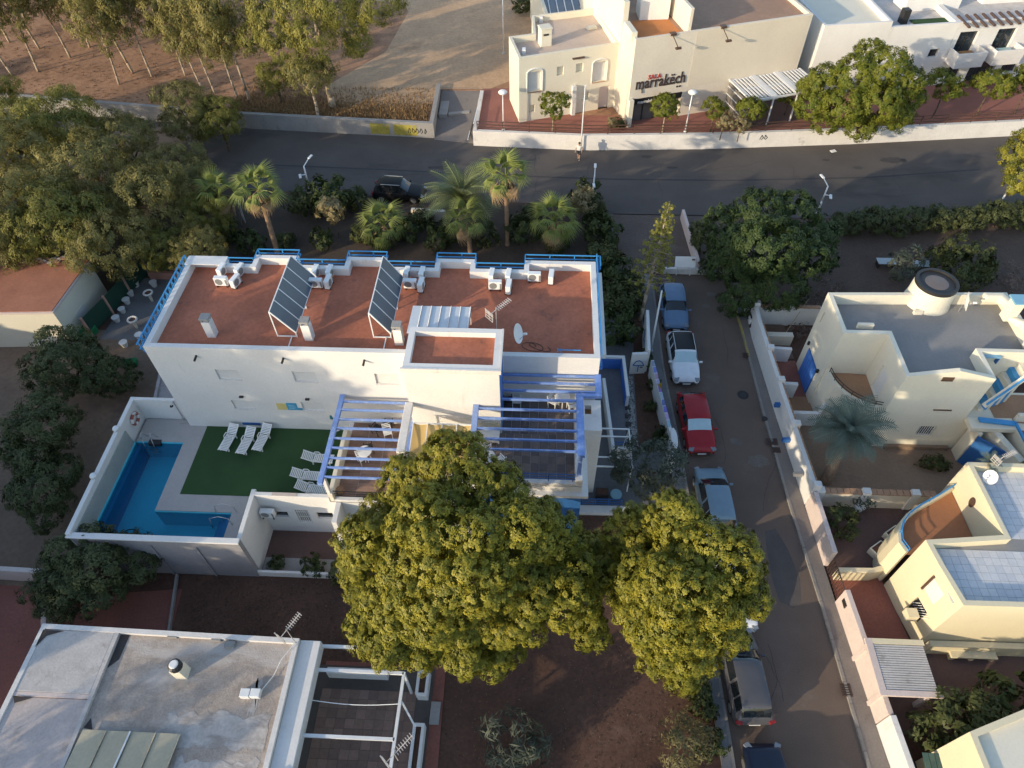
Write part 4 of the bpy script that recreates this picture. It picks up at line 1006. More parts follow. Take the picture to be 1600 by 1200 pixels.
# blue garage door on the street side
wallquad('garage_door', (17.15, 31.95), (17.2, 28.6), .75, 2.6, 0.02, 2.35, .004, BLUE_DARK, h1, .05)
for k in range(6): wallquad('door_panel', (17.15, 31.95), (17.2, 28.6), .8 + k * .3, 1.06 + k * .3, .1, 2.28, .056, W_BLUE, h1, .012)
for y in (31.45, 29.1): B(17.03, y - .06, 2.4, 17.15, y + .06, 2.65).build('wall_lamp', DARKMETAL, h1)
# curved balcony
arc = []
for k in range(15):
    a = R(176 + k * 98 / 14)
    arc.append((20.15 + 2.75 * math.cos(a), 28.55 + 2.75 * math.sin(a)))
MB().sheet([(19.75, 28.5)] + [(p[0], p[1]) for p in arc] + [(19.75, 25.6)], 2.95).build('balcony_floor', BROWNTILE, h1)
polywall('balcony_wall', [(17.35, 28.75)] + arc[1:-1] + [(20.1, 25.75)], .18, 0, 3.25, W_IVORY, h1, .02)
for zz in (3.42, 3.62):
    MB().path([Vector((p[0], p[1], zz)) for p in arc[1:-1]], .025, 6).build('rail', DARKMETAL, h1)
for p in arc[1:-1:2]: MB().bar((p[0], p[1], 3.2), (p[0], p[1], 3.62), .03, .03).build('railing_post', DARKMETAL, h1)
# water tank drum
c = G(1447, 470, Z1 - .75)
d_ = MB().lathe([(1.32, 0), (1.24, .4), (1.2, 1.35), (1.12, 1.38)], c, 36).build('tank_drum', W_IVORY, h1, smooth=False)
MB().lathe([(1.2, 1.36), (1.2, 1.56), (1.02, 1.56), (1.02, 1.46)], c, 36).build('drum_rim', DARKMETAL, d_)
MB().lathe([(1.0, 1.4), (.6, 1.47), (.1, 1.49)], c, 36).build('drum_cover', mat('brown_glazing', (.16, .13, .115), .35, .12, 1.5, 9, .05), d_)
MB().cbox(c + Vector((-.9, -1.15, .12)), (.5, .2, .24)).build('roof_block', W_IVORY, h1)
MB().cbox(G(1358, 513, Z1) + Vector((0, .45, -.25)), (.9, .2, .35)).build('roof_hatch', W_IVORY, h1, bevel=.02)
# lumpy parapet and chimney on the far side
polywall('rounded_parapet', [(26.2, 32.0), (27.2, 31.9), (27.55, 31.2), (27.2, 30.4), (27.6, 29.7), (27.7, 28.8), (27.3, 28.2), (27.5, 27.5)], .5, Z1 - .4, [Z1 + .1, Z1 + .2, Z1 + .1, Z1 - .1, Z1 + .2, Z1 + .15, Z1 - .1, Z1 + .15], W_IVORY, h1, .16)
p = G(1572, 497, Z1 - .4); ch = MB().cbox(p + Vector((0, 0, .7)), (.6, .6, 1.4)).build('chimney', W_IVORY, h1, bevel=.02)
MB().cbox(p + Vector((0, 0, 1.45)), (.8, .8, .1)).build('chimney_cap', plain('blue_tile_cap', (.2, .42, .55), .5), ch)
# blue canopy behind
MB().path([Vector((24.0 + .0, 33.2, 2.2)), Vector((29.5, 33.2, 2.2))], .05, 6).build('canopy_edge', STEEL, h1)
MB().prism([(21.6, 32.4), (30, 32.5), (30, 34.6), (22.2, 34.6)], 3.3, 3.42).build('blue_canopy', plain('blue_canvas', (.02, .09, .3), .8), h1)
# entrance porch with blue door
B(24.9, 24.5, 0, 25.2, 25.3, 2.7).build('porch_pier', W_IVORY, h1, bevel=.02)
MB().prism([(26.4, 22.6), (26.75, 22.8), (25.9, 25.5), (25.55, 25.3)], 0, 2.75).build('porch_pier', W_IVORY, h1, bevel=.02)
B(24.41, 24.6, 2.75, 26.9, 25.38, 3.1).build('porch_roof', W_IVORY, h1, bevel=.02)
MB().prism([(24.95, 24.42), (26.3, 23.2), (26.36, 23.26), (25.0, 24.5)], 0.02, 2.5).build('front_door', BLUE_DARK, h1)
# rear terrace wing with blue edged stair
B(26.9, 21.8, 0, 33, 27.38, 3.0).build('terrace_wing', W_IVORY, h1, bevel=.02)
MB().sheet([(27.1, 22.0), (32.9, 22.0), (32.9, 24.6), (27.1, 24.6)], 3.012).build('terrace_floor', mat('plum_terrace_tile', (.25, .15, .13), .8, .1), h1)
MB().sheet([(26.0, 25.2), (32.9, 24.7), (32.9, 27.2), (26.0, 27.2)], 3.016).build('terrace_floor', BROWNTILE, h1)
B(24.42, 25.42, 0, 26.88, 27.38, 3.0).build('terrace_wing', W_IVORY, h1)
for k in range(7):
    B(25.2 + k * .26, 25.9 + k * .12, 3.02, 25.5 + k * .26, 26.9 + k * .12, 3.2 + k * .4).build('stair_step', W_IVORY if k % 2 == 0 else BLUE_RAIL, h1, bevel=.01)
MB().bar((25.0, 25.55, 3.9), (27.1, 26.4, 6.2), .22, .3).build('stair_wall', W_IVORY, h1)
MB().bar((25.0, 25.45, 4.15), (27.1, 26.3, 6.45), .1, .08).build('stair_edge', BLUE_RAIL, h1)
MB().bar((24.9, 25.1, 3.25), (26.9, 24.9, 3.2), .3, .12).build('terrace_edge', BLUE_RAIL, h1)
MB().bar((26.85, 24.9, 3.25), (26.95, 22.0, 3.1), .12, .12).build('terrace_edge', BLUE_RAIL, h1)
polywall('terrace_parapet', [(27.0, 25.3), (29.3, 25.3), (29.9, 26.1), (32.8, 26.1)], .2, 3.0, 3.6, W_IVORY, h1)
polywall('terrace_parapet', [(26.98, 21.9), (32.9, 21.9)], .22, 3.0, 3.35, GREYWALL, h1)
polywall('terrace_edge', [(29.6, 25.1), (30.2, 25.9), (32.8, 25.9)], .08, 3.6, 3.7, BLUE_RAIL, h1)
t = thing('satellite_dish', 'ivory satellite dish beside the round tank on the grey roof', 'satellite dish', G(1497, 487, Z1 - .75)); dish(t, G(1497, 487, Z1 - .75), .55, R(-20), .25, .5)
p = G(1590, 500, 5.0); t = thing('tv_antenna', 'antenna mast at the right edge beyond the grey roof', 'antenna', (28.6, 30.2, 3)); antenna(t, (28.6, 30.2, 3.0), 5.0, 1.2, .9)
p = G(1545, 570, Z1 - .75)
t = thing('roof_table', 'small blue and white item standing on the grey roof near the stair', 'table', p)
MB().cbox(p + Vector((0, .3, .5)), (.9, .5, .06)).build('top', plain('pale_blue_board', (.2, .4, .55), .5), t)
for dx in (-.4, .4): MB().cbox(p + Vector((dx, .3, .24)), (.06, .45, .48)).build('leg', BLUE_DARK, t)
# yard of house 1
sheet('yard_paving', [(15.5, 21.6), (26.8, 21.6), (26.8, 25.4), (19.6, 25.4), (17.5, 28.5), (15.2, 28.5)], .02, TANPAVE)
sheet('yard_red_tiles', [(15.1, 29.1), (17.15, 29.1), (17.15, 32.2), (14.95, 32.2)], .024, TERRACOTTA)
sheet('yard_brown_tiles', [(15.2, 27.1), (17.5, 27.1), (17.35, 29.1), (15.1, 29.1)], .028, BROWNTILE)
sheet('yard_flower_bed', [(14.9, 32.4), (17.1, 32.4), (17.1, 35.6), (14.9, 35.6)], .02, mat('flower_bed', (.16, .1, .075), .95, .25, 1.2, 6, .4))
yw_ = thing('yard_wall', 'tall white boundary wall of the ivory house along the pavement', 'wall', (15, 28, 0))
polywall('street_run', [(14.75, 35.75), (14.72, 34), (15.0, 28), (15.4, 21.4)], .26, 0, 1.8, W_WHITE, yw_)
polywall('north_run', [(14.9, 35.75), (19.2, 35.75)], .26, 0, 1.6, W_WHITE, yw_)
for k in range(13):
    B(15.1 + k * .31, 35.6, 1.6, 15.38 + k * .31, 35.9, 1.66).build('coping_tile', COPING, yw_)
for k in range(34):
    y = 33.9 - k * .37; x = 14.72 + .28 * max(0, (34 - y)) / 6 if y > 28 else 15.0 + .4 * (28 - y) / 6.6
    MB().cbox((x + .16, y, 1.76), (.1, .33, .08)).build('coping_tile', COPING, yw_)
for x, y in ((14.75, 35.75), (17.1, 35.75), (14.86, 31.6), (14.98, 28.9), (15.2, 25.5), (15.42, 21.3)):
    MB().cbox((x + .06, y, 1.0), (.42, .36, 2.05)).build('pier', W_WHITE, yw_, bevel=.02)
for a, b_, h in (((15.0, 32.3), (16.6, 32.2), 1.2), ((15.1, 29.15), (16.3, 29.1), 1.3), ((15.3, 26.9), (17.1, 26.9), 1.2), ((17.1, 26.9), (17.75, 27.6), 1.5)):
    polywall('partition', [a, b_], .24, 0, h, W_WHITE, yw_)
B(15.0, 33.6, 0, 17.1, 34.0, .9).build('planter_edge', W_SAND, yw_)
wd = thing('yard_divider_wall', 'cream wall with brown coping and white piers between the two yards', 'wall', (18.5, 21.3, 0))
polywall('wall_run', [(15.5, 21.2), (22.0, 21.2)], .22, 0, 1.4, W_SAND, wd)
for k in range(18): B(15.6 + k * .36, 21.05, 1.4, 15.93 + k * .36, 21.42, 1.46).build('coping_tile', COPING, wd)
for x in (15.75, 18.25, 20.9): B(x - .22, 21.02, 0, x + .22, 21.4, 1.62).build('pier', W_WHITE, wd, bevel=.02)
for i, (s, z) in enumerate([(6.5, 1.1), (9.0, .9), (11.6, 1.2)]): MB().cbox((14.72 + .02 * i + .1, 34 - s, z), (.5, .18, .3)).build('meter_box', BLUE_DARK if i < 2 else PLASTIC_G, yw_)

# ---- cream house
h2 = thing('house', 'cream house with blue-grey tiled flat roof and curved brown balcony', 'house', (22, 17, 0))
o2 = [(18.95, 13.3), (30, 13.4), (30, 20.95), (21.9, 20.95), (22.1, 16.85), (18.35, 16.45), (18.55, 15.2)]
Z2 = 5.0
a6, b6 = o2[6], o2[0]; a5 = o2[5]
L6 = (Vector(b6) - Vector(a6)).length
s0, z0 = onwall(a6, b6, 1395, 930); s1, z1 = onwall(a6, b6, 1424, 970)
mb, rp = shell(o2, 0, Z2, Z2 - .45, .24, {6: [(.35, 1.2, 1.0, 2.3)]}, .15)
mb.build('wall', W_CREAM, h2)
MB().sheet(rp, Z2 - .47).build('roof', BLUEGREY_ROOF, h2)
TILE_V = [mat('blue_grey_roof_tile', (.55, .56, .58), .6, .07, 1.5, 9, .1), mat('blue_grey_roof_tile_b', (.51, .525, .555), .6, .07, 1.5, 9, .1), mat('blue_grey_roof_tile_c', (.58, .58, .59), .6, .07, 1.5, 9, .1)]
tiles(22.34, 16.9, 25.9, 20.7, Z2 - .465, .38, .38, TILE_V, h2, 'roof_tile', .012)
tiles(18.75, 13.58, 24.3, 16.25, Z2 - .465, .38, .38, TILE_V, h2, 'roof_tile', .012)
w2 = wallquad('window', a6, b6, .35, 1.2, 1.0, 2.3, -.14, GLASS, h2)
for k in range(7):
    p = Vector(a6) + (Vector(b6) - Vector(a6)).normalized() * (.38 + k * .13)
    MB().bar((p.x - .02, p.y, 1.65), (p.x + .02, p.y - .3, 2.28), .025, .025).build('grille_bar', PLASTIC_W, w2)
wallquad('grille_rail', a6, b6, .35, 1.2, 1.6, 1.65, -.02, DARKMETAL, w2)
wallquad('shuttered_window', a6, b6, .3, 1.1, 3.1, 4.2, .003, SHUTTER, h2)
wallquad('window_lip', a6, b6, .2, .3, 3.0, 4.3, .003, BROWNMETAL, h2, .1)
# wall between roof and balcony, with oval window
s_, z_ = onwall((21.9, 20.95), (22.1, 16.85), 1497, 810)
mb = MB(); ov = []
for k in range(20):
    a = k * math.pi / 10; ov.append((22.0 - .03, 21.0 - s_ + .22 * math.cos(a), 4.0 + .34 * math.sin(a)))
mb.add(ov, [tuple(range(20))]); mb.build('oval_window', BROWNMETAL, h2)
arc2 = [(18.3, 16.7), (18.12, 17.2), (18.25, 17.75), (18.55, 18.3), (19.0, 18.78), (19.6, 19.2), (20.3, 19.6), (21.0, 20.0), (21.8, 20.5)]
MB().sheet([(22.05, 16.9), (21.88, 20.5)] + arc2[::-1], 2.95).build('balcony_floor', mat('orange_brown_tile', (.36, .16, .08), .75, .1), h2)
polywall('balcony_wall', arc2, .2, 0, 3.3, W_CREAM, h2, .02)
for zz in (3.45, 3.62): MB().path([Vector((p[0], p[1], zz)) for p in arc2], .025, 6).build('rail', BLUE_RAIL, h2)
for p in arc2[::2]: MB().bar((p[0], p[1], 3.3), (p[0], p[1], 3.62), .03, .03).build('railing_post', BLUE_RAIL, h2)
B(18.0, 13.9, 1.6, 18.5, 14.35, 2.1).build('wall_nib', W_CREAM, h2)
polywall('rear_wall', [(19.2, 13.1), (30, 13.2)], .3, 0, 1.0, W_CREAM, h2)
t = thing('satellite_dish', 'small dish on the blue-grey tiled roof of the cream house', 'satellite dish', G(1540, 755, Z2 - .44)); dish(t, G(1540, 755, Z2 - .44), .35, R(200), .4, .35)
p = G(1548, 735, Z2 - .44); t = thing('tv_antenna', 'small antenna at the far corner of the blue-grey tiled roof', 'antenna', p); antenna(t, p, 1.3, .4, .8)
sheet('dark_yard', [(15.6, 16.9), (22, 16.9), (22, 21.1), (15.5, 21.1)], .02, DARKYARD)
sheet('red_yard', [(15.8, 12.7), (18.9, 12.7), (18.3, 16.9), (15.65, 16.9)], .024, TERRACOTTA)
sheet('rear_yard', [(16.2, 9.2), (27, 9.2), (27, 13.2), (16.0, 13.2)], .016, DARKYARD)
w = thing('yard_wall', 'pinkish street wall of the cream house in two lengths with a gate gap', 'wall', (15.6, 16, 0))
polywall('wall_run', [(15.42, 21.05), (15.58, 17.4)], .26, 0, 1.6, W_PINK, w)
polywall('wall_run', [(15.68, 15.4), (16.08, 9.6)], .26, 0, 1.6, W_PINK, w)
B(15.74, 14.6, 1.1, 15.9, 15.0, 1.5)
MB().cbox((15.56, 14.9, 1.1), (.06, .4, .3)).build('letter_box', DARKMETAL, w)
g_ = thing('street_gate', 'thin dark gate in the gap of the pinkish wall', 'gate', (15.62, 16.4, 0))
for k in range(9): MB().bar((15.59 + k * .01, 17.2 - k * .2, 0), (15.59 + k * .01, 17.2 - k * .2, 1.3), .03, .03).build('bar', BROWNMETAL, g_)
MB().bar((15.59, 17.25, 1.3), (15.68, 15.5, 1.3), .05, .05).build('top_rail', BROWNMETAL, g_)
w = polywall('curved_yard_wall', [(15.8, 16.75), (17.6, 16.8), (18.2, 17.0), (18.45, 17.5), (18.55, 18.2), (18.9, 18.6)], .26, 0, 1.0, W_CREAM); tag(w, 'low cream wall curving towards the balcony of the cream house', 'wall')
t = thing('slatted_roof', 'small shelter roof of white metal slats beside the pinkish wall', 'shelter', (16.7, 11.6, 0))
for x, y in ((15.9, 10.45), (18.05, 10.5), (15.75, 12.5), (18.1, 12.55)): MB().cbox((x, y, 1.05), (.2, .2, 2.1)).build('post', W_PINK, t)
B(15.55, 10.2, 2.1, 15.85, 12.75, 2.25).build('border', W_PINK, t); B(15.853, 12.5, 2.1, 18.2, 12.75, 2.25).build('border', W_CREAM, t); B(15.853, 10.2, 2.1, 18.3, 10.45, 2.25).build('border', W_PINK, t)
SLAT = mat('dirty_white_slat', (.5, .48, .47), .55, .12, .8, 9, .05, stain=((.3, .28, .27), .55, 1.2))
for k in range(19):
    B(15.86, 10.48 + k * .106, 2.17, 18.12, 10.56 + k * .106, 2.23).build('slat', SLAT, t)
B(15.86, 10.47, 2.1, 18.12, 12.49, 2.12).build('underlay', DARKMETAL, t)
t = thing('masonry_bench', 'pale masonry bench at the foot of the cream house', 'bench', (21.4, 12.9, 0))
B(20.3, 12.65, .35, 22.5, 13.0, .47).build('seat', W_CREAM, t, bevel=.02)
for x in (20.45, 21.4, 22.35): B(x - .1, 12.7, 0, x + .1, 12.95, .349).build('support', W_CREAM, t)
# ---- next house at the corner
h3 = thing('house', 'cream house corner with dappled wall in the bottom right', 'house', (21, 6, 0))
o3 = [(17.9, -3), (28, -3), (28, 9.2), (20.2, 9.2), (17.3, 8.1)]
mb, rp = shell(o3, 0, 5.0, 4.8, .24, {4: [(3, 4, 2, 3.2)]}); mb.build('wall', W_CREAM, h3); MB().sheet(rp, 4.8).build('roof', W_IVORY, h3)
B(17.45, 5.9, 3.2, 17.6, 6.9, 4.2).build('window', SHUTTER, h3)
w = polywall('yard_wall', [(16.1, 9.55), (16.6, 3), (16.8, -4)], .28, 0, 1.7, W_WHITE); tag(w, 'white boundary wall at the bottom of the street below the slatted roof', 'wall')
p0 = G(1475, 1182, 2.0)
t = thing('tiled_lean_to', 'dark green tiled lean-to roof at the bottom right garden', 'shelter', (17.0, 7.5, 0))
GT = [plain('green_tile_%s' % n, c, .5) for n, c in (('a', (.03, .075, .07)), ('b', (.04, .085, .075)), ('c', (.028, .065, .065)))]
for k in range(6):
    for q in range(4):
        MB().cbox((16.75 + k * .25, 6.9 + q * .3, 2.0 + .05 * q), (.23, .32, .05), 0, .18).build('roof_tile', GT[(k + q * 2) % 3], t)
for x in (16.8, 18.0): MB().cbox((x, 7.0, .95), (.12, .12, 1.9)).build('post', WOOD, t)
# ================================================================ buildings beyond the road
NZ = 1.2
n1 = thing('building', 'white two-storey building with arched shutters left of the sign wall', 'building', (1.5, 65, NZ))
p1 = [(-2.37, 60.04), (6.37, 63.15), (4.53, 70.54), (-1.5, 68.71), (-1.28, 64.91), (-3.44, 64.22)]
Z = 7.13
hs = [(.85, 2.05, 3.95, 5.75), (3.5, 4.15, 5.05, 5.85), (5.3, 6.0, 5.05, 5.85), (7.0, 8.2, 3.9, 5.7), (6.0, 6.75, 2.3, 3.1), (7.75, 8.75, NZ, 3.35), (.95, 1.5, 2.0, 2.7)]
mb, rp = shell(p1, NZ - .1, Z, Z - .55, .25, {0: hs}, .28); mb.build('wall', W_IVORY, n1)
MB().sheet(rp, Z - .55).build('roof', TAN_ROOF, n1)
for i, h in enumerate(hs):
    if i == 5: wallquad('door', p1[0], p1[1], h[0], h[1], h[2], h[3], -.26, W_PINK, n1)
    else:
        w_ = wallquad('window', p1[0], p1[1], h[0], h[1], h[2], h[3], -.27, SHUTTER if i in (0, 3) else W_IVORY, n1)
        if i in (0, 3):
            wallquad('sill', p1[0], p1[1], h[0] - .05, h[1] + .05, h[2] - .06, h[2] - .003, -.2, COPING, w_, .28)
            P0 = Vector(p1[0]); wv = (Vector(p1[1]) - P0).normalized(); nv = Vector((wv.y, -wv.x)); cs = (h[0] + h[1]) / 2; rr = (h[1] - h[0]) / 2 + .12
            tr = MB(); pts = []
            for k in range(9):
                a = math.pi * k / 8; q = P0 + wv * (cs - rr * math.cos(a)) + nv * .03; pts.append(Vector((q.x, q.y, h[3] - .05 + .32 * math.sin(a))))
            q0 = P0 + wv * (cs - rr) + nv * .03; q1 = P0 + wv * (cs + rr) + nv * .03
            tr.path([Vector((q0.x, q0.y, h[2]))] + pts + [Vector((q1.x, q1.y, h[2]))], .07, 6); tr.build('arch_trim', W_WHITE, w_)
wallquad('awning_bar', p1[0], p1[1], 4.9, 6.0, 6.35, 6.45, .005, BROWNMETAL, n1, .2)
P0 = Vector(p1[0]); wv = (Vector(p1[1]) - P0).normalized()
# porch wall on the right lower half
wallquad('porch_pier', p1[0], p1[1], 5.0, 5.35, NZ, 3.95, .004, W_WHITE, n1, .35)
c = G(851, 73, Z - .55)
ck = MB().cbox(c + Vector((0, .4, .75)), (1.0, .9, 1.5), .34).build('chimney', W_IVORY, n1, bevel=.03)
MB().cbox(c + Vector((.1, -.02, 1.05)), (.5, .1, .16), .34).build('chimney_vent', DARKMETAL, ck)
MB().cbox(c + Vector((0, .4, 1.56)), (1.1, 1.0, .1), .34).build('chimney_cap', W_IVORY, ck, bevel=.02)
for u, v in ((815, 84), (842, 33)):
    q = G(u, v, Z - .5); MB().cbox(q + Vector((.2, 0, .2)), (.3, .5, .5)).build('roof_unit', PLASTIC_W, n1)
q = G(924, 45, Z - .55); MB().cbox(q + Vector((0, 0, .12)), (.9, .5, .2), .4).build('roof_vent', W_IVORY, n1)
n2 = thing('building', 'large sand-coloured hall with Sala Marrakech lettering on its blank wall', 'building', (15, 66, NZ))
p2 = [(7.4, 59.93), (23.16, 65.26), (19.6, 78), (3.2, 74.5), (6.42, 63.1)]
Z = 8.83
E0 = onwall(p2[0], p2[1], 992, 153); E1 = onwall(p2[0], p2[1], 1065, 190)
ent = (.35, 5.2, NZ, 3.55)
mb, rp = shell(p2, NZ - .1, Z, Z - .35, .25, {0: [ent]}, .5); mb.build('wall', W_SAND, n2)
MB().sheet(rp, Z - .35).build('roof', mat('dusty_brown_roof', (.36, .22, .15), .9, .12, .3, 5, .2, stain=((.44, .28, .18), .55, .3)), n2)
wallquad('entrance_glass', p2[0], p2[1], ent[0], ent[1], NZ, 3.0, -.45, plain('entrance_glass_panel', (.12, .12, .12), .15), n2)
wallquad('entrance_board', p2[0], p2[1], ent[0], ent[1], 3.0, 3.55, -.1, BLACK, n2, .08)
for k in range(4): wallquad('entrance_mullion', p2[0], p2[1], ent[0] + .05 + k * 1.2, ent[0] + .14 + k * 1.2, NZ, 3.0, -.42, DARKMETAL, n2, .06)
wallquad('entrance_pier', p2[0], p2[1], -.1, .3, NZ, 3.7, .004, W_IVORY, n2, .5)
wallquad('patched_render', p2[0], p2[1], 5.6, 16.4, 3.9, Z - .05, .003, mat('smoother_sand_render', (.65, .575, .46), .85, .05, .4, 7, .15), n2, .012)
# lettering
def text_mesh(name, body, size, m, parent, loc, ang, extrude=.03, shear=0.0, space=1.0):
    cu = bpy.data.curves.new(name, 'FONT'); cu.body = body; cu.size = size; cu.extrude = extrude; cu.shear = shear; cu.space_character = space
    cu.resolution_u = 2; cu.offset = .012 * size
    ob = bpy.data.objects.new(name, cu); COL.objects.link(ob)
    dg = bpy.context.evaluated_depsgraph_get(); me = bpy.data.meshes.new_from_object(ob.evaluated_get(dg))
    bpy.data.objects.remove(ob); bpy.data.curves.remove(cu)
    me.materials.clear(); me.materials.append(m)
    o = bpy.data.objects.new(name, me); COL.objects.link(o); o.parent = parent
    o.location = Vector(loc) - origin(parent); o.rotation_euler = (R(90), 0, ang)
    return o
wv = (Vector(p2[1]) - Vector(p2[0])).normalized(); nv = Vector((wv.y, -wv.x)); ang = math.atan2(wv.y, wv.x)
sA = onwall(p2[0], p2[1], 992, 140); sB = onwall(p2[0], p2[1], 1069, 130)
def wp(s, z, off=.03):
    q = Vector(p2[0]) + wv * s + nv * off; return (q.x, q.y, z)
sg = thing('wall_sign', 'dark marrakech lettering with small red sala on the sand wall', 'sign', wp(2.6, 4.4))
LETTER = plain('dark_brown_lettering', (.06, .035, .03), .6); LETR = plain('red_lettering', (.42, .05, .04), .6)
wlen = sB[0] - sA[0]
tm = text_mesh('lettering', 'marrakëch', 1.25, LETTER, sg, wp(sA[0], sA[1]), ang, .04, 0, 1.0)
tw_ = max(v.co.x for v in tm.data.vertices); tm.scale = (wlen / tw_, 1.15, 1)
sC = onwall(p2[0], p2[1], 1012, 124)
tm2 = text_mesh('lettering', 'SALA', .55, LETR, sg, wp(sC[0], sC[1]), ang, .04)
# dots under the last letter, tails and crossbars of the script-like lettering
for ds in (.86, .915):
    q = Vector(wp(sA[0] + wlen * ds, sA[1] - .32)); MB().cbox(q, (.16, .06, .14), ang).build('letter_dot', LETTER, sg)
MB().bar(wp(sA[0] + wlen * .13, sA[1] + .05), wp(sA[0] + wlen * .15, sA[1] - .4), .06, .14).build('letter_tail', LETTER, sg)
MB().bar(wp(sA[0] + wlen * .56, sA[1] + .02), wp(sA[0] + wlen * .8, sA[1] + .06), .06, .12).build('letter_swash', LETTER, sg)
tm3 = text_mesh('lettering', 'marrakëch', .42, PLASTIC_W, sg, (0, 0, 0), ang, .01)
q = Vector(p2[0]) + wv * (ent[0] + .5) - nv * .1 + nv * .19; tm3.location = Vector((q.x, q.y, 3.1)) - origin(sg)
# floodlights
for s in (3.35, 8.0):
    q = Vector(wp(s, Z - .1, 0)); e = Vector(wp(s + .15, Z - .75, 1.0))
    t = thing('floodlight', 'dark floodlight arm on the roof edge above the sign, %s' % ('left one' if s < 5 else 'right one'), 'floodlight', q, group='floodlights above the lettering')
    MB().bar(q, e, .05, .05).build('arm', BROWNMETAL, t); MB().cbox(e, (.5, .25, .16), ang).build('lamp_head', BROWNMETAL, t, bevel=.03); MB().cbox(q + Vector((0, .1, .1)), (.5, .4, .2), ang).build('mount', BROWNMETAL, t)
# structures on the roof
q0, q1 = Vector((6.5, 62.9)), Vector((3.3, 74.4))
polywall('raised_side_wall', [(6.66, 63.0), (3.5, 74)], .5, NZ, 10.6, W_IVORY, n2)
polywall('roof_step_wall', [(7.3, 60.5), (6.75, 62.7)], .5, Z - .4, Z + .35, W_IVORY, n2)
d_ = G(1070, 35, 8.5)
polywall('roof_partition', [(12.0, 61.8), (10.6, 67.0)], .3, Z - .35, 10.6, W_SAND, n2)
bx = G(1020, 32, 8.5); tk = MB().cbox(bx + Vector((0, 1.0, .9)), (2.6, 1.8, 1.8), .1).build('roof_tank_box', W_WHITE, n2, bevel=.03)
MB().lathe([(.6, 1.8), (.6, 2.5), (.5, 2.6)], bx + Vector((.3, 1.2, 0)), 16).build('water_tank', PLASTIC_W, tk)
MB().cbox(bx + Vector((-.6, .8, 1.95)), (.8, .7, .3), .1).build('tank_lid', PLASTIC_G, tk)
MB().sheet([(7.9, 60.6), (11.5, 61.9), (10.4, 65.5), (7.2, 64.3)], Z - .343).build('roof_terrace', mat('orange_roof_tile', (.5, .2, .07), .8, .1), n2)
# slatted terrace canopy in front
cn = thing('slatted_canopy', 'white slatted canopy projecting from the sand-coloured hall', 'canopy', (19, 61.5, NZ))
ca = Vector(p2[0]) + wv * 9.75; cb_ = Vector(p2[0]) + wv * 16.9
out = nv * 3.9; CZ = 4.0
def c3(a, f, z=CZ): q = ca + (cb_ - ca) * a + out * f; return (q.x, q.y, z)
for f in (0.02, .5, 1.0): MB().bar(c3(0, f, CZ - .12), c3(1, f, CZ - .12), .12, .16).build('beam', STEEL, cn)
for a in (0, .33, .66, 1.0):
    MB().bar(c3(a, 0), c3(a, 1), .5 if a in (.33, .66) else .14, .1).build('broad_slat', STEEL, cn)
    MB().bar(c3(a, 1, NZ), c3(a, 1, CZ - .2), .12, .12).build('post', STEEL, cn)
for k in range(20):
    a = .03 + k * .049
    if abs(a - .33) < .03 or abs(a - .66) < .03: continue
    MB().bar(c3(a, .03), c3(a, .97), .15, .06).build('slat', STEEL, cn)
MB().add([c3(-.005, .05, NZ + .3), c3(-.005, 1, NZ + .3), c3(-.005, 1, CZ - .25), c3(-.005, .05, CZ - .25)], [(0, 1, 2, 3)]).build('side_glazing', plain('smoky_glazing', (.15, .14, .13), .2), cn)
for k in range(3): MB().bar(c3(-.01, .05, NZ + .9 + k * .7), c3(-.01, 1, NZ + .9 + k * .7), .05, .06).build('glazing_bar', STEEL, cn)
MB().sheet([c3(0, 0)[:2], c3(1, 0)[:2], c3(1, 1)[:2], c3(0, 1)[:2]][::-1], NZ + .03).build('floor', DARKYARD, cn)
# white apartment row at the right
n3 = thing('building', 'stepped white apartment row with dark windows and balconies at upper right', 'building', (36, 70, NZ))
bl = [[(24.7, 65.9), (31.0, 66.9), (29.5, 80), (22.5, 79)], [(31.02, 66.9), (37.5, 68.0), (36, 80), (29.9, 79.5)], [(37.52, 68.0), (47.5, 69.9), (46, 82), (36.1, 80)], [(47.52, 69.9), (60, 72.4), (58, 84), (46.1, 82)]]
zt = [7.6, 7.1, 7.1, 6.6]
dk = []
for i, (po, z) in enumerate(zip(bl, zt)):
    hl = []
    if i == 1:
        for u0, v0, u1, v1 in ((1410, 80, 1424, 90), (1448, 76, 1470, 90)):
            a = onwall(po[0], po[1], u0, v1); b = onwall(po[0], po[1], u1, v0); hl.append((max(.2, a[0]), b[0] - .1, a[1], min(b[1], z - .6)))
    if i == 2: hl = [(.5, 2.4, 4.1, 6.2), (4.3, 6.2, 4.1, 6.2), (7.9, 9.2, 4.5, 6.0), (1.0, 2.3, NZ + .2, 3.2), (3.2, 5.9, NZ, 3.4), (6.6, 8.2, 1.9, 3.3)]
    if i == 3: hl = [(1, 2.5, 4, 5.8), (1, 3, NZ, 3.3)]
    mb, rp = shell(po, NZ - .1, z, z - .5, .25, {0: hl}, .3); mb.build('wall', W_WHITE, n3); MB().sheet(rp, z - .5).build('roof', PALE_ROOF if i else W_IVORY, n3)
    for h in hl:
        w_ = wallquad('window', po[0], po[1], h[0], h[1], h[2], h[3], -.28, GLASS, n3)
        wallquad('frame', po[0], po[1], (h[0] + h[1]) / 2 - .04, (h[0] + h[1]) / 2 + .04, h[2], h[3], -.25, DARKMETAL, w_, .04)
po = bl[2]
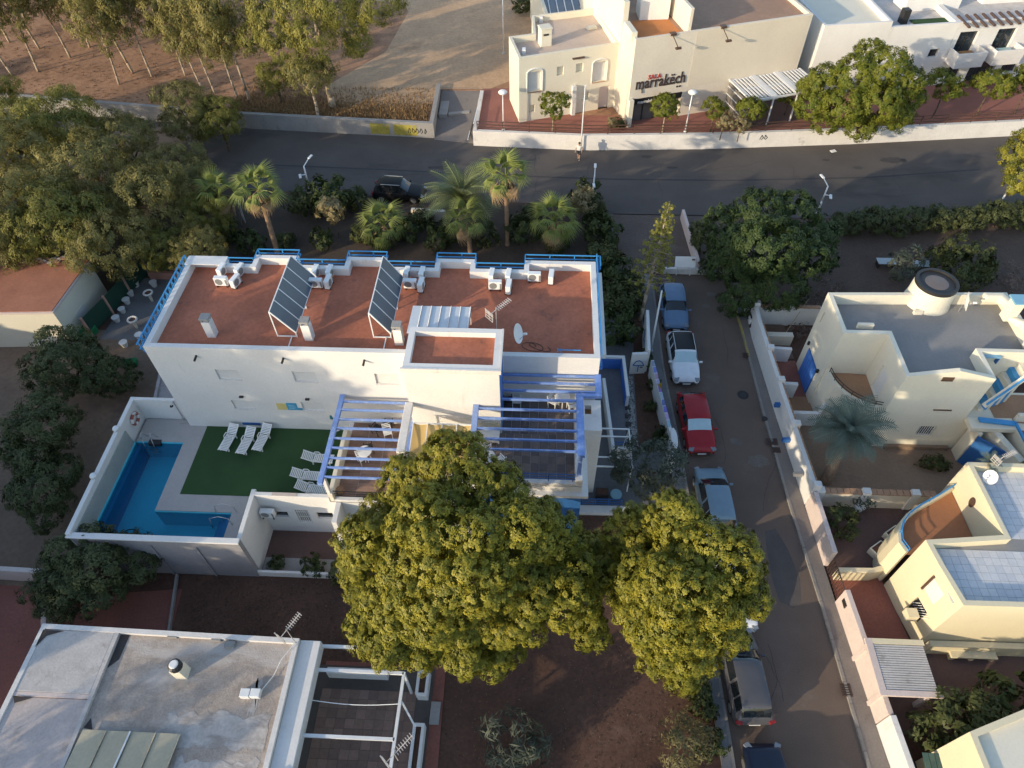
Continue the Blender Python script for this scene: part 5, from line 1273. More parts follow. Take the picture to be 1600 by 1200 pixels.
for s0, s1 in ((.2, 3.0), (4.0, 6.8)):
    a = Vector(po[0]); d = (Vector(po[1]) - a).normalized(); n_ = Vector((d.y, -d.x))
    b_ = MB().prism([tuple(a + d * s0 + n_ * 1.5), tuple(a + d * s1 + n_ * 1.5), tuple(a + d * s1 + n_ * .004), tuple(a + d * s0 + n_ * .004)], 3.5, 4.0).build('balcony', W_WHITE, n3)
    polywall('balcony_parapet', [tuple(a + d * s0 + n_ * .05), tuple(a + d * s0 + n_ * 1.42), tuple(a + d * s1 + n_ * 1.42), tuple(a + d * s1 + n_ * .05)], .14, 4.0, 4.85, W_WHITE, b_)
    c = a + d * (s0 + 1.2) + n_ * .8
    MB().cbox((c.x, c.y, 4.62), (1.3, .7, .06), .19).build('balcony_table', plain('pale_teal_top', (.35, .5, .5), .4) if s0 > 3 else WOOD, b_)
    for dx in (-.5, .5): MB().cbox((c.x + dx, c.y, 4.3), (.07, .6, .6), .19).build('table_leg', DARKMETAL, b_)
for k in range(11):
    a = Vector(po[0]); d = (Vector(po[1]) - a).normalized(); n_ = Vector((d.y, -d.x)); q = a + d * (.4 + k * .82)
    MB().bar((q.x - n_.x * 1.2, q.y - n_.y * 1.2, 7.2), (q.x + n_.x * .9, q.y + n_.y * .9, 7.0), .22, .14).build('pergola_slat', BROWNMETAL, n3)
for u, v, dx in ((1440, 24, 5.5), (1560, 12, 5)):
    q = G(u, v, 6.7); MB().cbox(q + Vector((1.2, 2.5, .8)), (dx, 2.2, 2.2), .16).build('roof_room', W_WHITE, n3, bevel=.03)
q = G(1445, 36, 6.62); MB().cbox(q + Vector((.8, .4, .03)), (4, 1.0, .05), .16).build('roof_turf', TURF, n3)
q = G(1408, 38, 6.62); MB().cbox(q + Vector((.2, .4, .6)), (.6, .7, 1.2), .16).build('covered_unit', DARKMETAL, n3)
# round-cornered white building and glass roof behind the first one
n4 = thing('building', 'white building with glazed roof at the top edge behind the white house', 'building', (5, 78, NZ))
mb, rp = shell([(-.2, 71.5), (4.2, 72.4), (3.0, 84), (-2, 83)], NZ - .1, 6.0, 5.6, .3); mb.build('wall', W_IVORY, n4)
MB().sheet(rp, 5.6).build('roof', mat('glazed_roof', (.1, .11, .14), .25, .1), n4)
for k in range(5): MB().bar((.3 + k * .8, 72.2, 5.72), (-.4 + k * .8, 80, 5.72), .08, .08).build('glazing_bar', STEEL, n4)
for k, (u, v, h, w_, lab) in enumerate([(1330, -30, 7, 14, 'white building beyond the top edge behind the apartment row'), (1500, -45, 7, 14, 'white building beyond the top edge at the far right')]):
    q = G(u, v, NZ); t = thing('building', lab, 'building', q)
    x, y = q.x, q.y; mb, rp = shell([(x - w_ / 2, y), (x + w_ / 2, y + 2), (x + w_ / 2 - 2, y + 12), (x - w_ / 2 - 2, y + 10)], NZ - .1, h, h - .5, .3, {0: [(2, 3.2, 3.5, 5), (6, 7.2, 3.5, 5), (9.5, 10.7, 3.5, 5)]}); mb.build('wall', W_WHITE, t); MB().sheet(rp, h - .5).build('roof', PALE_ROOF, t)
    for s in (2, 6, 9.5): wallquad('window', (x - w_ / 2, y), (x + w_ / 2, y + 2), s, s + 1.2, 3.5, 5, -.13, GLASS, t)
# ================================================================ low house at the lower left, shed, west courtyard
h4 = thing('house', 'low house with patchy grey and white flat roof in the lower left corner', 'house', (-16, 6, 0))
ZW = 3.5
o4 = [(-22.6, -5), (-10.45, -5), (-10.45, 11.2), (-22.45, 11.4)]
mb, rp = shell(o4, 0, ZW, ZW - .18, .22); mb.build('wall', W_AGED, h4)
MB().sheet(rp, ZW - .18).build('roof', GREY_ROOF, h4)
B(-22.3, 8.45, ZW - .178, -18.95, 11.15, ZW - .03).build('white_roof_slab', PALE_ROOF, h4, bevel=.03)
B(-22.3, -4.7, ZW - .177, -18.95, 8.25, ZW - .08).build('white_roof_slab', mat('pinkish_pale_coating', (.5, .43, .4), .85, .14, 1.2, 9, .3, stain=((.36, .3, .27), .56, .9)), h4, bevel=.03)
B(-18.94, -4.7, ZW - .17, -18.75, 11.15, ZW - .01).build('roof_upstand', PALE_ROOF, h4)
B(-22.3, 8.26, ZW - .17, -18.95, 8.44, ZW - .04).build('roof_upstand', W_PINK, h4)
TAR = mat('tar_patch', (.06, .05, .048), .9, .2)
for poly in ([(-18.72, 11.1), (-18.3, 11.1), (-18.35, 10.0), (-18.72, 9.6)], [(-22.28, 11.12), (-21.3, 11.1), (-22.0, 10.85), (-22.28, 10.3)], [(-22.2, 8.22), (-21.3, 8.2), (-22.0, 7.95)], [(-18.7, 7.15), (-18.3, 7.1), (-18.55, 7.55)]):
    a = sum((poly[i][0] * poly[(i + 1) % len(poly)][1] - poly[(i + 1) % len(poly)][0] * poly[i][1]) for i in range(len(poly)))
    MB().sheet(poly if a > 0 else poly[::-1], ZW + .0 if poly[0][0] < -19 else ZW - .168).build('tar_patch', TAR, h4)
LIME = mat('limewash_band', (.47, .43, .4), .85, .2, 1.2, 8, .35, stain=((.3, .265, .24), .5, 1.1, (.5, 1.5, 1)))
for qi, (x0, y0, x1, y1) in enumerate(((-15.4, 6.6, -10.9, 7.9), (-14.4, 4.2, -10.9, 6.2), (-12.0, 8.0, -11.6, 9.4))):
    rr = random.Random(qi); pts = []
    n_ = 16
    for k in range(n_): pts.append((x0 + (x1 - x0) * k / n_, y0 + rr.uniform(-.18, .18)))
    for k in range(5): pts.append((x1 + rr.uniform(-.1, .03), y0 + (y1 - y0) * k / 5))
    for k in range(n_): pts.append((x1 - (x1 - x0) * k / n_, y1 + rr.uniform(-.2, .2)))
    for k in range(5): pts.append((x0 + rr.uniform(-.25, .25), y1 - (y1 - y0) * k / 5))
    MB().sheet(pts, ZW - .172).build('limewash_band', LIME, h4)
YS_ = mat('yellowed_sheet', (.46, .41, .3), .7, .1, .8, 8, .1)
for k in range(4):
    x = -18.6 + k * 1.05
    MB().add([(x, 7.05, ZW + .0), (x + .98, 7.05, ZW + .0), (x + .98 - .4, 2, ZW + .02), (x - .4, 2, ZW + .02), (x + 1.05, 7.05, ZW + .06), (x + .65, 2, ZW + .08)], [(0, 3, 2, 1), (1, 2, 5, 4)]).build('canopy_sheet', YS_, h4)
MB().bar((-16.55, 7.05, ZW + .05), (-17.0, 2, ZW + .07), .07, .04).build('sheet_joint', PLASTIC_W, h4)
p = G(285, 1060, ZW - .18)
ck = MB().cbox(p + Vector((0, .2, .45)), (.5, .5, .9)).build('chimney', W_IVORY, h4, bevel=.02)
MB().lathe([(.28, .9), (.28, 1.15), (.2, 1.22)], p + Vector((0, .2, 0)), 12).build('chimney_pot', DARKMETAL, ck); MB().lathe([(.2, 1.22), (.16, 1.28)], p + Vector((0, .2, 0)), 12).build('chimney_cap', PLASTIC_W, ck)
for u, v in ((272, 993), (340, 998), (360, 1008)):
    q = G(u, v, ZW - .17); MB().cbox(q + Vector((0, 0, .08)), (.45, .3, .16)).build('roof_vent', CONC, h4, bevel=.02)
for u in (385, 401):
    q = G(u, 1085, ZW - .17); MB().cbox(q + Vector((0, 0, .12)), (.42, .36, .3)).build('cable_block', PLASTIC_W, h4, bevel=.02); MB().cbox(q + Vector((-.22, 0, .12)), (.03, .3, .22)).build('cable_block_face', BLACK, h4)
t = thing('tv_antenna', 'antenna at the far corner of the low grey roof', 'antenna', G(462, 1005, ZW)); antenna(t, G(462, 1005, ZW), 1.7, 1.0, .9)
t = thing('tv_antenna', 'antenna near the front right of the patio frame at the bottom', 'antenna', G(622, 1188, 3.2)); antenna(t, G(622, 1188, 3.2), 1.2, .8, 1.0)
cab = [G(462, 1003, ZW + .1), G(440, 1030, ZW), G(428, 1055, ZW - .1), G(405, 1083, ZW + .02)]
tag(MB().path(cab, .018, 4).build('antenna_cable', PLASTIC_W), 'pale antenna cable lying across the low grey roof', 'cable')
# patio with white frame east of it
pt = thing('patio_pergola', 'white frame of beams around the brown tiled patio of the low house', 'pergola', (-7.4, 8.5, 0))
B(-10.44, 5.6, 2.6, -9.5, 11.2, 3.3).build('roof_edge', W_WHITE, pt, bevel=.03)
tiles(-9.9, 6.2, -5.35, 10.1, .05, .45, .45, PATIO_V, pt)
MB().sheet([(-10.4, 4.5), (-4.6, 4.5), (-4.6, 11.2), (-10.4, 11.2)], .04).build('patio_base', GROUT, pt)
for y in (11.1, 10.05, 7.35): MB().bar((-9.5, y, 2.9), (-5.6 if y < 11 else -6.6, y, 2.9), .13, .14).build('beam', STEEL, pt)
MB().bar((-5.6, 10.1, 2.9), (-5.6, 6.0, 2.9), .13, .14).build('beam', STEEL, pt)
MB().bar((-5.55, 8.9, 2.85), (-5.0, 8.2, 1.6), .08, .08).build('brace', STEEL, pt)
for y in (10.05, 6.1): MB().bar((-5.6, y, 0), (-5.6, y, 2.85), .1, .1).build('post', STEEL, pt)
MB().path([Vector((-9.6 + 4 * k / 8, 8.8 - .1 * math.sin(math.pi * k / 8), 2.8 - .08 * math.sin(math.pi * k / 8))) for k in range(9)], .018, 4).build('clothes_line', PLASTIC_W, pt)
polywall('low_wall', [(-9.7, 10.75), (-6.8, 10.75)], .3, 0, .7, W_WHITE, pt)
for x0, y0, x1, y1 in ((-5.35, 9.75, -4.75, 10.95), (-5.25, 5.0, -4.7, 8.6)):
    pb_ = polywall('planter', [(x0 + .08, y0 + .08), (x1 - .08, y0 + .08), (x1 - .08, y1 - .08), (x0 + .08, y1 - .08), (x0 + .08, y0 + .1)], .14, 0, .75, W_WHITE, pt)
    B(x0 + .15, y0 + .15, .4, x1 - .15, y1 - .15, .62).build('planter_soil', SOIL, pt)
B(-4.6, 8.7, .02, -4.15, 9.7, .16).build('step', CONC, pt, bevel=.02)
sheet('patio_side_paving', [(-4.6, 4.5), (-3.95, 4.5), (-4.1, 11.4), (-10, 11.4), (-10, 11.2), (-4.6, 11.2)], .012, TERRACOTTA)
MB().bar((-10.3, 5.35, 3.35), (-4.9, 5.3, 2.6), .7, .3).build('front_roof_edge', W_AGED, pt)
# building at the left edge, bottom
h5 = thing('house', 'white house corner at the left edge above the low grey roof', 'house', (-29, 12, 0))
mb, rp = shell([(-40, 3), (-28.2, 3), (-28.2, 13.2), (-40, 13.2)], 0, 3.4, 3.1, .25); mb.build('wall', W_WHITE, h5); MB().sheet(rp, 3.1).build('roof', PALE_ROOF, h5)
sheet('red_side_yard', [(-28.2, 0), (-23.2, 0), (-23.6, 14.6), (-28.2, 14.6)], -.006, TERRACOTTA)
w = polywall('side_yard_wall', [(-40, 15.3), (-25.4, 14.95), (-24.3, 12.4), (-23.2, 10.5)], .25, 0, [1.2, 1.2, .9, .9], W_PINK); tag(w, 'pinkish low wall at the lower left beside the red yard', 'wall')
w = polywall('garden_edge', [(-18.2, 12.3), (-18.9, 15.5)], .12, 0, .25, CONC); tag(w, 'thin concrete edge between red paving and bare garden soil', 'wall')
# shed with red roof
sh = thing('shed', 'white shed with weathered red flat roof at the left edge', 'shed', (-35, 34, 0))
os_ = [(-44, 31.2), (-31.95, 31.9), (-31.75, 37.0), (-44, 37.3)]
mb = MB()
for i in range(4): wall_face(mb, os_[i], os_[(i + 1) % 4], 0, 3.15, (), .1)
mb.build('wall', W_IVORY, sh)
MB().prism(inset(os_, -.12), 3.15, 3.3).build('roof_slab', W_PINK, sh)
MB().prism(inset(os_, -.02), 3.3, 3.36).build('roof', RED_ROOF2, sh)
random.seed(5)
for k in range(34):
    q = G(38 + k * 2.6, 408 - k * .1 + random.uniform(-4, 4), 3.4); MB().cbox(q, (.3, .18, .05), random.uniform(-.6, .6), .15, .1).build('loose_roof_tile', COPING if k % 3 else W_PINK, sh)
wallquad('wall_patch', os_[1], os_[2], 1.5, 2.6, .4, 1.6, .002, W_AGED, sh, .01)
# planted courtyard beside the shed
sheet('west_courtyard', [(-30.6, 32.6), (-24.5, 32.6), (-24.5, 39), (-30.2, 39)], -.004, SLATE)
fc = thing('courtyard_fence', 'pink posts with dark green netting around the plant pot courtyard', 'fence', (-30, 36, 0))
NET = plain('green_net', (.012, .05, .03), .9)
cp = [(-31.2, 32.8), (-30.6, 35.0), (-30.2, 37.2), (-29.6, 39.3)]
for x, y in cp + [(-27.6, 39.4), (-25.4, 39.4)]: MB().cbox((x, y, .9), (.16, .16, 1.8)).build('post', mat('pink_post', (.45, .26, .2), .9, .15) if (x, y) == cp[0] else bpy.data.materials['pink_post'], fc)
for a, b_ in zip(cp[:-1], cp[1:]): MB().bar((a[0], a[1], .95), (b_[0], b_[1], .95), .03, 1.5).build('net', NET, fc)
MB().bar((-29.6, 39.4, 1.1), (-25.0, 39.4, 1.1), .03, 1.7).build('net', NET, fc); MB().bar((-29.7, 39.35, 1.95), (-25, 39.35, 1.95), .03, .03).build('wire', PLASTIC_W, fc)
B(-29.4, 38.9, 0, -25.0, 39.2, .6).build('base_wall', mat('salmon_wall', (.45, .22, .16), .9, .12), fc)
def pot(lab, p, s, m):
    t = thing('plant_pot', lab, 'plant pot', p)
    MB().lathe([(.2 * s, 0), (.3 * s, .45 * s), (.33 * s, .5 * s), (.27 * s, .48 * s)], p, 14).build('pot', m, t, smooth=False)
    MB().lathe([(.27 * s, .42 * s), (.27 * s, .44 * s)], p, 14).build('soil', SOIL, t)
    return t
POTS = [(214, 447, 1.1, 'first white pot at the top of the fence row'), (242, 447, 1.1, 'white pot by the salmon wall near the building'), (206, 462, 1.0, 'second white pot down the fence row'), (200, 474, 1.1, 'third white pot down the fence row'),
        (193, 488, 1.0, 'fourth white pot down the fence row'), (184, 502, 1.1, 'lowest white pot of the fence row'), (196, 541, 1.1, 'white pot at the bottom of the courtyard'), (220, 529, 1.1, 'white pot beside the building at the lower courtyard end')]
for u, v, s, lab in POTS: pot(lab, G(u, v, 0), s * .78, W_AGED)
for u, v, lab in ((238, 470, 'white tyre planter ring on a stand beside the building'), (214, 512, 'white tyre planter ring in the lower courtyard')):
    p = G(u, v, 0); t = thing('ring_planter', lab, 'planter', p)
    MB().tube(p, p + Vector((0, 0, .75)), .09, .14, 10).build('stand', W_SAND, t)
    MB().path([p + Vector((.3 * math.cos(a), .3 * math.sin(a), .8)) for a in [2 * math.pi * k / 16 for k in range(17)]], .07, 8).build('ring', W_AGED, t, smooth=True); MB().lathe([(.26, .7), (.26, .78)], p, 14).build('soil', SOIL, t)
t = thing('green_tarp', 'bright green net bundle between shed and courtyard', 'net', G(140, 520, 0))
mb = MB(); random.seed(2); c = G(142, 518, 0); ring = []
for k in range(12):
    a = 2 * math.pi * k / 12; ring.append((c.x + random.uniform(.35, .6) * math.cos(a), c.y + random.uniform(.7, 1.2) * math.sin(a)))
mb.prism(ring, 0, [random.uniform(.3, .9) for _ in ring]); mb.build('bundle', plain('bright_green_net', (.01, .16, .05), .8), t, bevel=.05)
MB().cbox(G(205, 570, 0) + Vector((0, 0, .2)), (.9, .6, .4), .3).build('net_roll', bpy.data.materials['bright_green_net'], t, bevel=.1)
w = polywall('grey_side_wall', [(-24.4, 31.5), (-22.9, 24.4)], .2, 0, 2.2, GREYWALL); tag(w, 'grey cement wall running from the courtyard to the pool', 'wall')
structure(MB().prism([(-24.3, 31.4), (-22.8, 24.3), (-20.14, 24.3), (-20.14, 31.4)], 0, 2.1).build('side_passage_slab', GREYWALL))

# ---- neighbouring houses just outside the picture to the south-west
NB = [(-62, 12, 10, 14, 7.2, 'white neighbouring house west of the dirt yard'), (-58, -8, 12, 12, 8.5, 'white neighbouring house south-west of the dirt yard'),
      (-38, -24, 13, 13, 8.8, 'white neighbouring house south of the lower left house'), (-18, -27, 12, 13, 8.6, 'white neighbouring house south of the bottom edge'), (-76, 28, 12, 14, 7.5, 'white neighbouring house far west of the shed')]
for x, y, wx, wy, h, lab in NB:
    t = thing('house', lab, 'house', (x, y, 0)); po = [(x, y), (x + wx, y), (x + wx, y + wy), (x, y + wy)]
    hl = [(2, 3.2, 1.2, 2.4), (6, 7.2, 1.2, 2.4), (2, 3.2, 4.6, 5.8), (6, 7.2, 4.6, 5.8)]
    mb, rp = shell(po, 0, h, h - .5, .25, {0: hl, 2: hl}); mb.build('wall', W_WHITE, t); MB().sheet(rp, h - .5).build('roof', RED_ROOF2, t)
    for q in hl:
        wallquad('window', po[0], po[1], *q, -.13, GLASS, t); wallquad('window', po[2], po[3], *q, -.13, GLASS, t)
    mb2, rp2 = shell([(x + 3, y + 4), (x + 6, y + 4), (x + 6, y + 8), (x + 3, y + 8)], h - .5, h + 1.6, h + 1.3, .2); s_ = mb2.build('stair_head', W_WHITE, t); MB().sheet(rp2, h + 1.3).build('stair_head_roof', RED_ROOF2, s_)
# ================================================================ vegetation
def foliage_mesh(name, lobes, clumps_m2, rc, leaves, leaf, m, seed, aspect=.5, droop=0.0, shell_=.92, under=.45, spread=.75, tintvar=.25, core=0, align=.75):
    """leaf-sized diamonds gathered in small clumps over the surface of a set of ellipsoid lobes"""
    rng = np.random.default_rng(seed); lobes = np.array(lobes, float)
    CC = []; CN = []; CR = []
    for i, (cx, cy, cz, rx, ry, rz) in enumerate(lobes):
        a = ((rx * ry) ** 1.6 + (rx * rz) ** 1.6 + (ry * rz) ** 1.6) / 3
        n = max(6, int(4 * math.pi * a ** (1 / 1.6) * clumps_m2))
        d = rng.normal(size=(n, 3)); d /= np.linalg.norm(d, axis=1)[:, None]
        keep = (d[:, 2] > -.35) | (rng.random(n) < under); d = d[keep]; n = len(d)
        k = rng.uniform(shell_ - .16, shell_ + .1, n)[:, None]
        r = np.array([rx, ry, rz]); p = np.array([cx, cy, cz]) + d * r * k
        ok = np.ones(n, bool)
        for j, L in enumerate(lobes):
            if j == i or abs(L[0] - cx) > L[3] + rx or abs(L[1] - cy) > L[4] + ry or abs(L[2] - cz) > L[5] + rz: continue
            q = (p - L[:3]) / L[3:]; ok &= (q ** 2).sum(1) > .62
        p = p[ok]; d = d[ok] / r; d /= np.linalg.norm(d, axis=1)[:, None]
        CC.append(p); CN.append(d); CR.append(rng.uniform(.65, 1.3, len(p)) * rc)
    CC = np.concatenate(CC); CN = np.concatenate(CN); CR = np.concatenate(CR)
    if core:                                  # inner foliage that closes the view through the crown
        for cx, cy, cz, rx, ry, rz in lobes:
            d = rng.normal(size=(core, 3)); d /= np.linalg.norm(d, axis=1)[:, None]
            CC = np.concatenate([CC, np.array([cx, cy, cz]) + d * np.array([rx, ry, rz]) * rng.uniform(.35, .72, (core, 1))]); CN = np.concatenate([CN, d]); CR = np.concatenate([CR, np.full(core, rc * 1.7)])
    nc = len(CC); N = nc * leaves
    cc = np.repeat(CC, leaves, 0); cn = np.repeat(CN, leaves, 0); cr = np.repeat(CR, leaves)[:, None]
    ctint = np.repeat(rng.random(nc), leaves)
    d = rng.normal(size=(N, 3)) + cn * .9; d /= np.linalg.norm(d, axis=1)[:, None]
    pos = cc + d * cr * rng.uniform(.45, 1.05, (N, 1))
    nr = cn * align + d * .5 + rng.normal(size=(N, 3)) * spread * .33; nr[:, 2] += .1; nr /= np.linalg.norm(nr, axis=1)[:, None]
    t = rng.normal(size=(N, 3)); t[:, 2] -= droop * 2; t -= nr * (t * nr).sum(1)[:, None]; t /= np.linalg.norm(t, axis=1)[:, None] + 1e-9
    b = np.cross(nr, t); s = (leaf * rng.uniform(.6, 1.45, (N, 1)))
    v = np.empty((N, 4, 3)); v[:, 0] = pos - t * s; v[:, 1] = pos + b * s * aspect; v[:, 2] = pos + t * s; v[:, 3] = pos - b * s * aspect
    me = bpy.data.meshes.new(name)
    me.vertices.add(N * 4); me.vertices.foreach_set('co', v.reshape(-1))
    me.loops.add(N * 4); me.loops.foreach_set('vertex_index', np.arange(N * 4, dtype=np.int32))
    me.polygons.add(N); me.polygons.foreach_set('loop_start', np.arange(0, N * 4, 4, dtype=np.int32)); me.polygons.foreach_set('loop_total', np.full(N, 4, dtype=np.int32))
    at = me.attributes.new('tint', 'FLOAT', 'FACE')
    at.data.foreach_set('value', np.clip(ctint * .65 + rng.random(N) * .35 + (rng.random(N) - .5) * tintvar, 0, 1).astype(np.float32))
    me.materials.append(m); me.update(); me.validate()
    return me

def limb(mb, p, q, r0, r1, bend, n=5, seg=7, rnd=random):
    p = Vector(p); q = Vector(q); off = Vector((rnd.uniform(-1, 1), rnd.uniform(-1, 1), 0)) * bend
    pts = []; rs = []
    for i in range(n + 1):
        t = i / n; pts.append(p.lerp(q, t) + off * math.sin(math.pi * t)); rs.append(r0 + (r1 - r0) * t)
    mb.path(pts, rs, seg)

def lobes_auto(rx, ry, z0, z1, n, seed, rl=.5):
    rnd = random.Random(seed); h = (z1 - z0); out = [(0, 0, z0 + h * .5, rx * .62, ry * .62, h * .46)]
    for i in range(n):
        a = i * 2.39996 + rnd.uniform(-.3, .3); f = rnd.uniform(.45, .8); up = rnd.uniform(.25, .85)
        g = math.sin(math.pi * min(1, max(.18, up))) ** .6
        r = rl * rnd.uniform(.7, 1.15) * min(rx, ry)
        out.append((rx * f * g * math.cos(a), ry * f * g * math.sin(a), z0 + h * up, r, r, r * rnd.uniform(.65, .9)))
    return out

def place_tree(name, label, cat, crown_mesh, loc, trunk_h, r, bark, limbs=(), rz=0, sc=1.0, group=None, lean=(0, 0)):
    t = thing(name, label, cat, loc, 0, group)
    mb = MB(); L = Vector(loc); rnd = random.Random(sum(map(ord, label)) % 999)
    top = L + Vector((lean[0], lean[1], trunk_h))
    limb(mb, L - Vector((0, 0, .1)), top, r, r * .6, r * .8, 5, 9, rnd)
    for q in limbs: limb(mb, top, L + Vector(q), r * .5, r * .15, r, 4, 6, rnd)
    mb.build('trunk', bark, t, smooth=True)
    c = bpy.data.objects.new('crown', crown_mesh); COL.objects.link(c); c.parent = t
    c.rotation_euler = (0, 0, rz); c.scale = (sc, sc, sc) if not hasattr(sc, '__len__') else sc
    return t

PINE_M = leafmat('pine_needles', (0.085, 0.1, 0.013), (0.29, 0.255, 0.03), .08)
EUC_M = leafmat('eucalyptus_leaves', (0.115, 0.118, 0.038), (0.32, 0.275, 0.095), .3)
EUC_L = leafmat('greener_eucalyptus_leaves', (0.13, 0.145, 0.035), (0.31, 0.28, 0.07), .35)  # greener leaf colour than the other eucalypts
OLIVE_M = leafmat('dark_evergreen_leaves', (0.045, 0.06, 0.024), (0.11, 0.125, 0.048), .2)
FICUS_M = leafmat('ficus_leaves', (0.045, 0.075, 0.018), (0.11, 0.14, 0.03), .25)
LIGHT_M = leafmat('street_tree_leaves', (0.085, 0.12, 0.015), (0.22, 0.22, 0.03), .3)
DRY_M = leafmat('dry_flower_leaves', (0.22, 0.18, 0.09), (0.36, 0.3, 0.16), .3)
GREY_M = leafmat('grey_green_leaves', (0.055, 0.068, 0.05), (0.11, 0.125, 0.09), .2)
BUSH_M = leafmat('garden_shrub_leaves', (0.045, 0.06, 0.02), (0.1, 0.11, 0.035), .25)
ARAU_M = leafmat('araucaria_leaves', (0.17, 0.18, 0.035), (0.36, 0.33, 0.07), .3)
PALM_M = mat('palm_frond', (0.17, 0.2, 0.045), .55, .2, 1.5, 9, 0); PALM_DRY = mat('dry_palm_frond', (0.36, 0.24, 0.13), .7, .2, 1.5, 9, 0)
DATE_M = mat('date_palm_frond', (0.13, 0.15, 0.06), .55, .2, 1.5, 9, 0); DATE_G = mat('grey_palm_frond', (0.12, 0.15, 0.115), .6, .2, 1.5, 9, 0)

# ---- the big stone pine in front of the terraces (two crowns)
def pine(label, base, spec, limbs_to, seed, r, shrink):
    t = thing('pine_tree', label, 'tree', base)
    L = Vector(base); lob = []
    for u, v, z, rr in spec:
        u = shrink[0] + (u - shrink[0]) * .93; v = shrink[1] + (v - shrink[1]) * .9 + 8; rr *= .96
        p = G(u, v, z) - L; lob.append((p.x, p.y, p.z + 1.1 * math.sin(len(lob) * 2.1), rr * .84, rr * .84, rr * .85))
    sub_ = []; rs = random.Random(seed)
    for lx, ly, lz, ra, rb, rc_ in lob:               # knobbly boughs on every large lobe
        for q in range(8):
            zz = 1 - 1.45 * (q + .5) / 8; aa = q * 2.39996 + rs.uniform(-.35, .35); hh = math.sqrt(max(0, 1 - zz * zz)); f_ = rs.uniform(.5, .72); r_ = ra * rs.uniform(.46, .62)
            sub_.append((lx + ra * hh * math.cos(aa) * f_, ly + rb * hh * math.sin(aa) * f_, lz + rc_ * zz * f_, r_, r_, r_ * .85))
    me = foliage_mesh('pine_crown', sub_, 17, .15, 51, .047, PINE_M, seed, .45, 0, .97, .25, .6, .3, 14, 1.3)
    c = bpy.data.objects.new('crown', me); COL.objects.link(c); c.parent = t
    mb = MB(); rnd = random.Random(seed)
    top = L + Vector((.3, .3, 4.2)); limb(mb, L, top, r, r * .7, .3, 6, 10, rnd)
    for u, v, z in limbs_to: limb(mb, top, G(u, v, z), r * .5, .06, .5, 5, 7, rnd)
    mb.build('trunk', BARK, t, smooth=True)
    return t
specA = [(640, 735, 9.6, 1.7), (715, 722, 10.2, 1.8), (590, 790, 8.8, 1.6), (690, 790, 11, 1.9), (770, 770, 10.8, 1.7), (842, 782, 9.8, 1.5), (880, 830, 9.2, 1.4),
         (572, 850, 8.2, 1.5), (640, 860, 10.6, 1.8), (730, 850, 11.8, 2.0), (810, 845, 11.0, 1.7), (600, 915, 8.8, 1.6), (690, 925, 10.4, 1.8), (765, 915, 10.6, 1.6), (850, 900, 9.6, 1.5), (905, 890, 8.4, 1.3),
         (640, 975, 8.2, 1.4), (560, 965, 6.6, 1.25), (600, 1015, 6.0, 1.2), (710, 985, 8.2, 1.3), (730, 1015, 7.0, 1.1), (820, 970, 7.8, 1.2), (895, 945, 7.8, 1.4), (935, 965, 7.0, 1.1), (548, 880, 6.4, 1.0), (665, 820, 11.4, 1.5), (545, 905, 4.2, .8), (930, 860, 6.6, 1.3), (945, 912, 6.4, 1.3), (780, 1000, 6.0, 1.3), (665, 1020, 5.6, 1.1), (850, 940, 6.4, 1.3), (790, 940, 8.5, 1.4)]
specB = [(985, 815, 8.6, 1.4), (1045, 815, 9.4, 1.5), (1010, 870, 9.8, 1.5), (1095, 845, 10.0, 1.6), (1145, 880, 9.4, 1.4), (1060, 900, 10.8, 1.7), (1120, 925, 10.0, 1.5), (1165, 940, 8.4, 1.1), (1015, 940, 9.0, 1.4),
         (1065, 965, 9.0, 1.4), (1110, 985, 8.0, 1.2), (1030, 1000, 7.2, 1.1), (1075, 1025, 6.4, 1.1), (1000, 985, 7.4, 1.0), (1155, 975, 7.4, .9), (1060, 1055, 4.0, 1.2), (1090, 1040, 4.6, 1.0), (960, 830, 7, .9), (975, 900, 7.0, 1.3), (985, 945, 6.2, 1.1), (1140, 920, 7.5, 1.3), (1045, 860, 8.2, 1.4)]
pine('huge bright green pine in front of the terraces, left of the gap', (-1.5, 12.2, 0), specA, [(640, 860, 9), (730, 850, 10), (590, 900, 7.5), (850, 900, 8.5), (700, 950, 8.5), (600, 1000, 5.5), (900, 930, 7), (680, 760, 9), (820, 800, 9)], 21, .42, (728, 895))
pine('bright green pine beside the street covering a parked white car', (7.3, 12.6, 0), specB, [(1010, 870, 8.5), (1120, 925, 9), (1060, 965, 8), (1100, 860, 9), (1020, 950, 8), (1060, 1050, 4)], 33, .32, (1055, 925))

# ---- dense evergreen and eucalyptus trees, upper left
def variants(n, f): return [f(k) for k in range(n)]
EUC_V = variants(3, lambda k: foliage_mesh('eucalyptus_crown_%s' % 'abc'[k], lobes_auto(3.7, 3.5, 1.4, 7.4, 22, 40 + k, .31), 2.8, .42, 56, .095, EUC_L if k == 1 else EUC_M, 50 + k, .3, .9))
EVG_V = variants(2, lambda k: foliage_mesh('evergreen_crown_%s' % 'ab'[k], lobes_auto(3.2, 3.2, .8, 5.6, 14, 60 + k, .4), 2.6, .42, 48, .11, OLIVE_M, 70 + k, .42))
BIG = [(35, 255, 0, 1.15), (120, 205, 1, 1.05), (60, 345, 2, 1.1), (165, 285, 0, 1.1), (120, 365, 1, 1.0), (215, 230, 2, .85), (255, 320, 0, .95), (190, 385, 2, .85), (20, 180, 1, .9),
       (305, 175, 0, .85), (350, 190, 1, .7), (295, 270, 2, .8), (330, 340, 1, .62), (325, 395, 0, .6), (265, 395, 1, .55), (5, 395, 0, .9)]
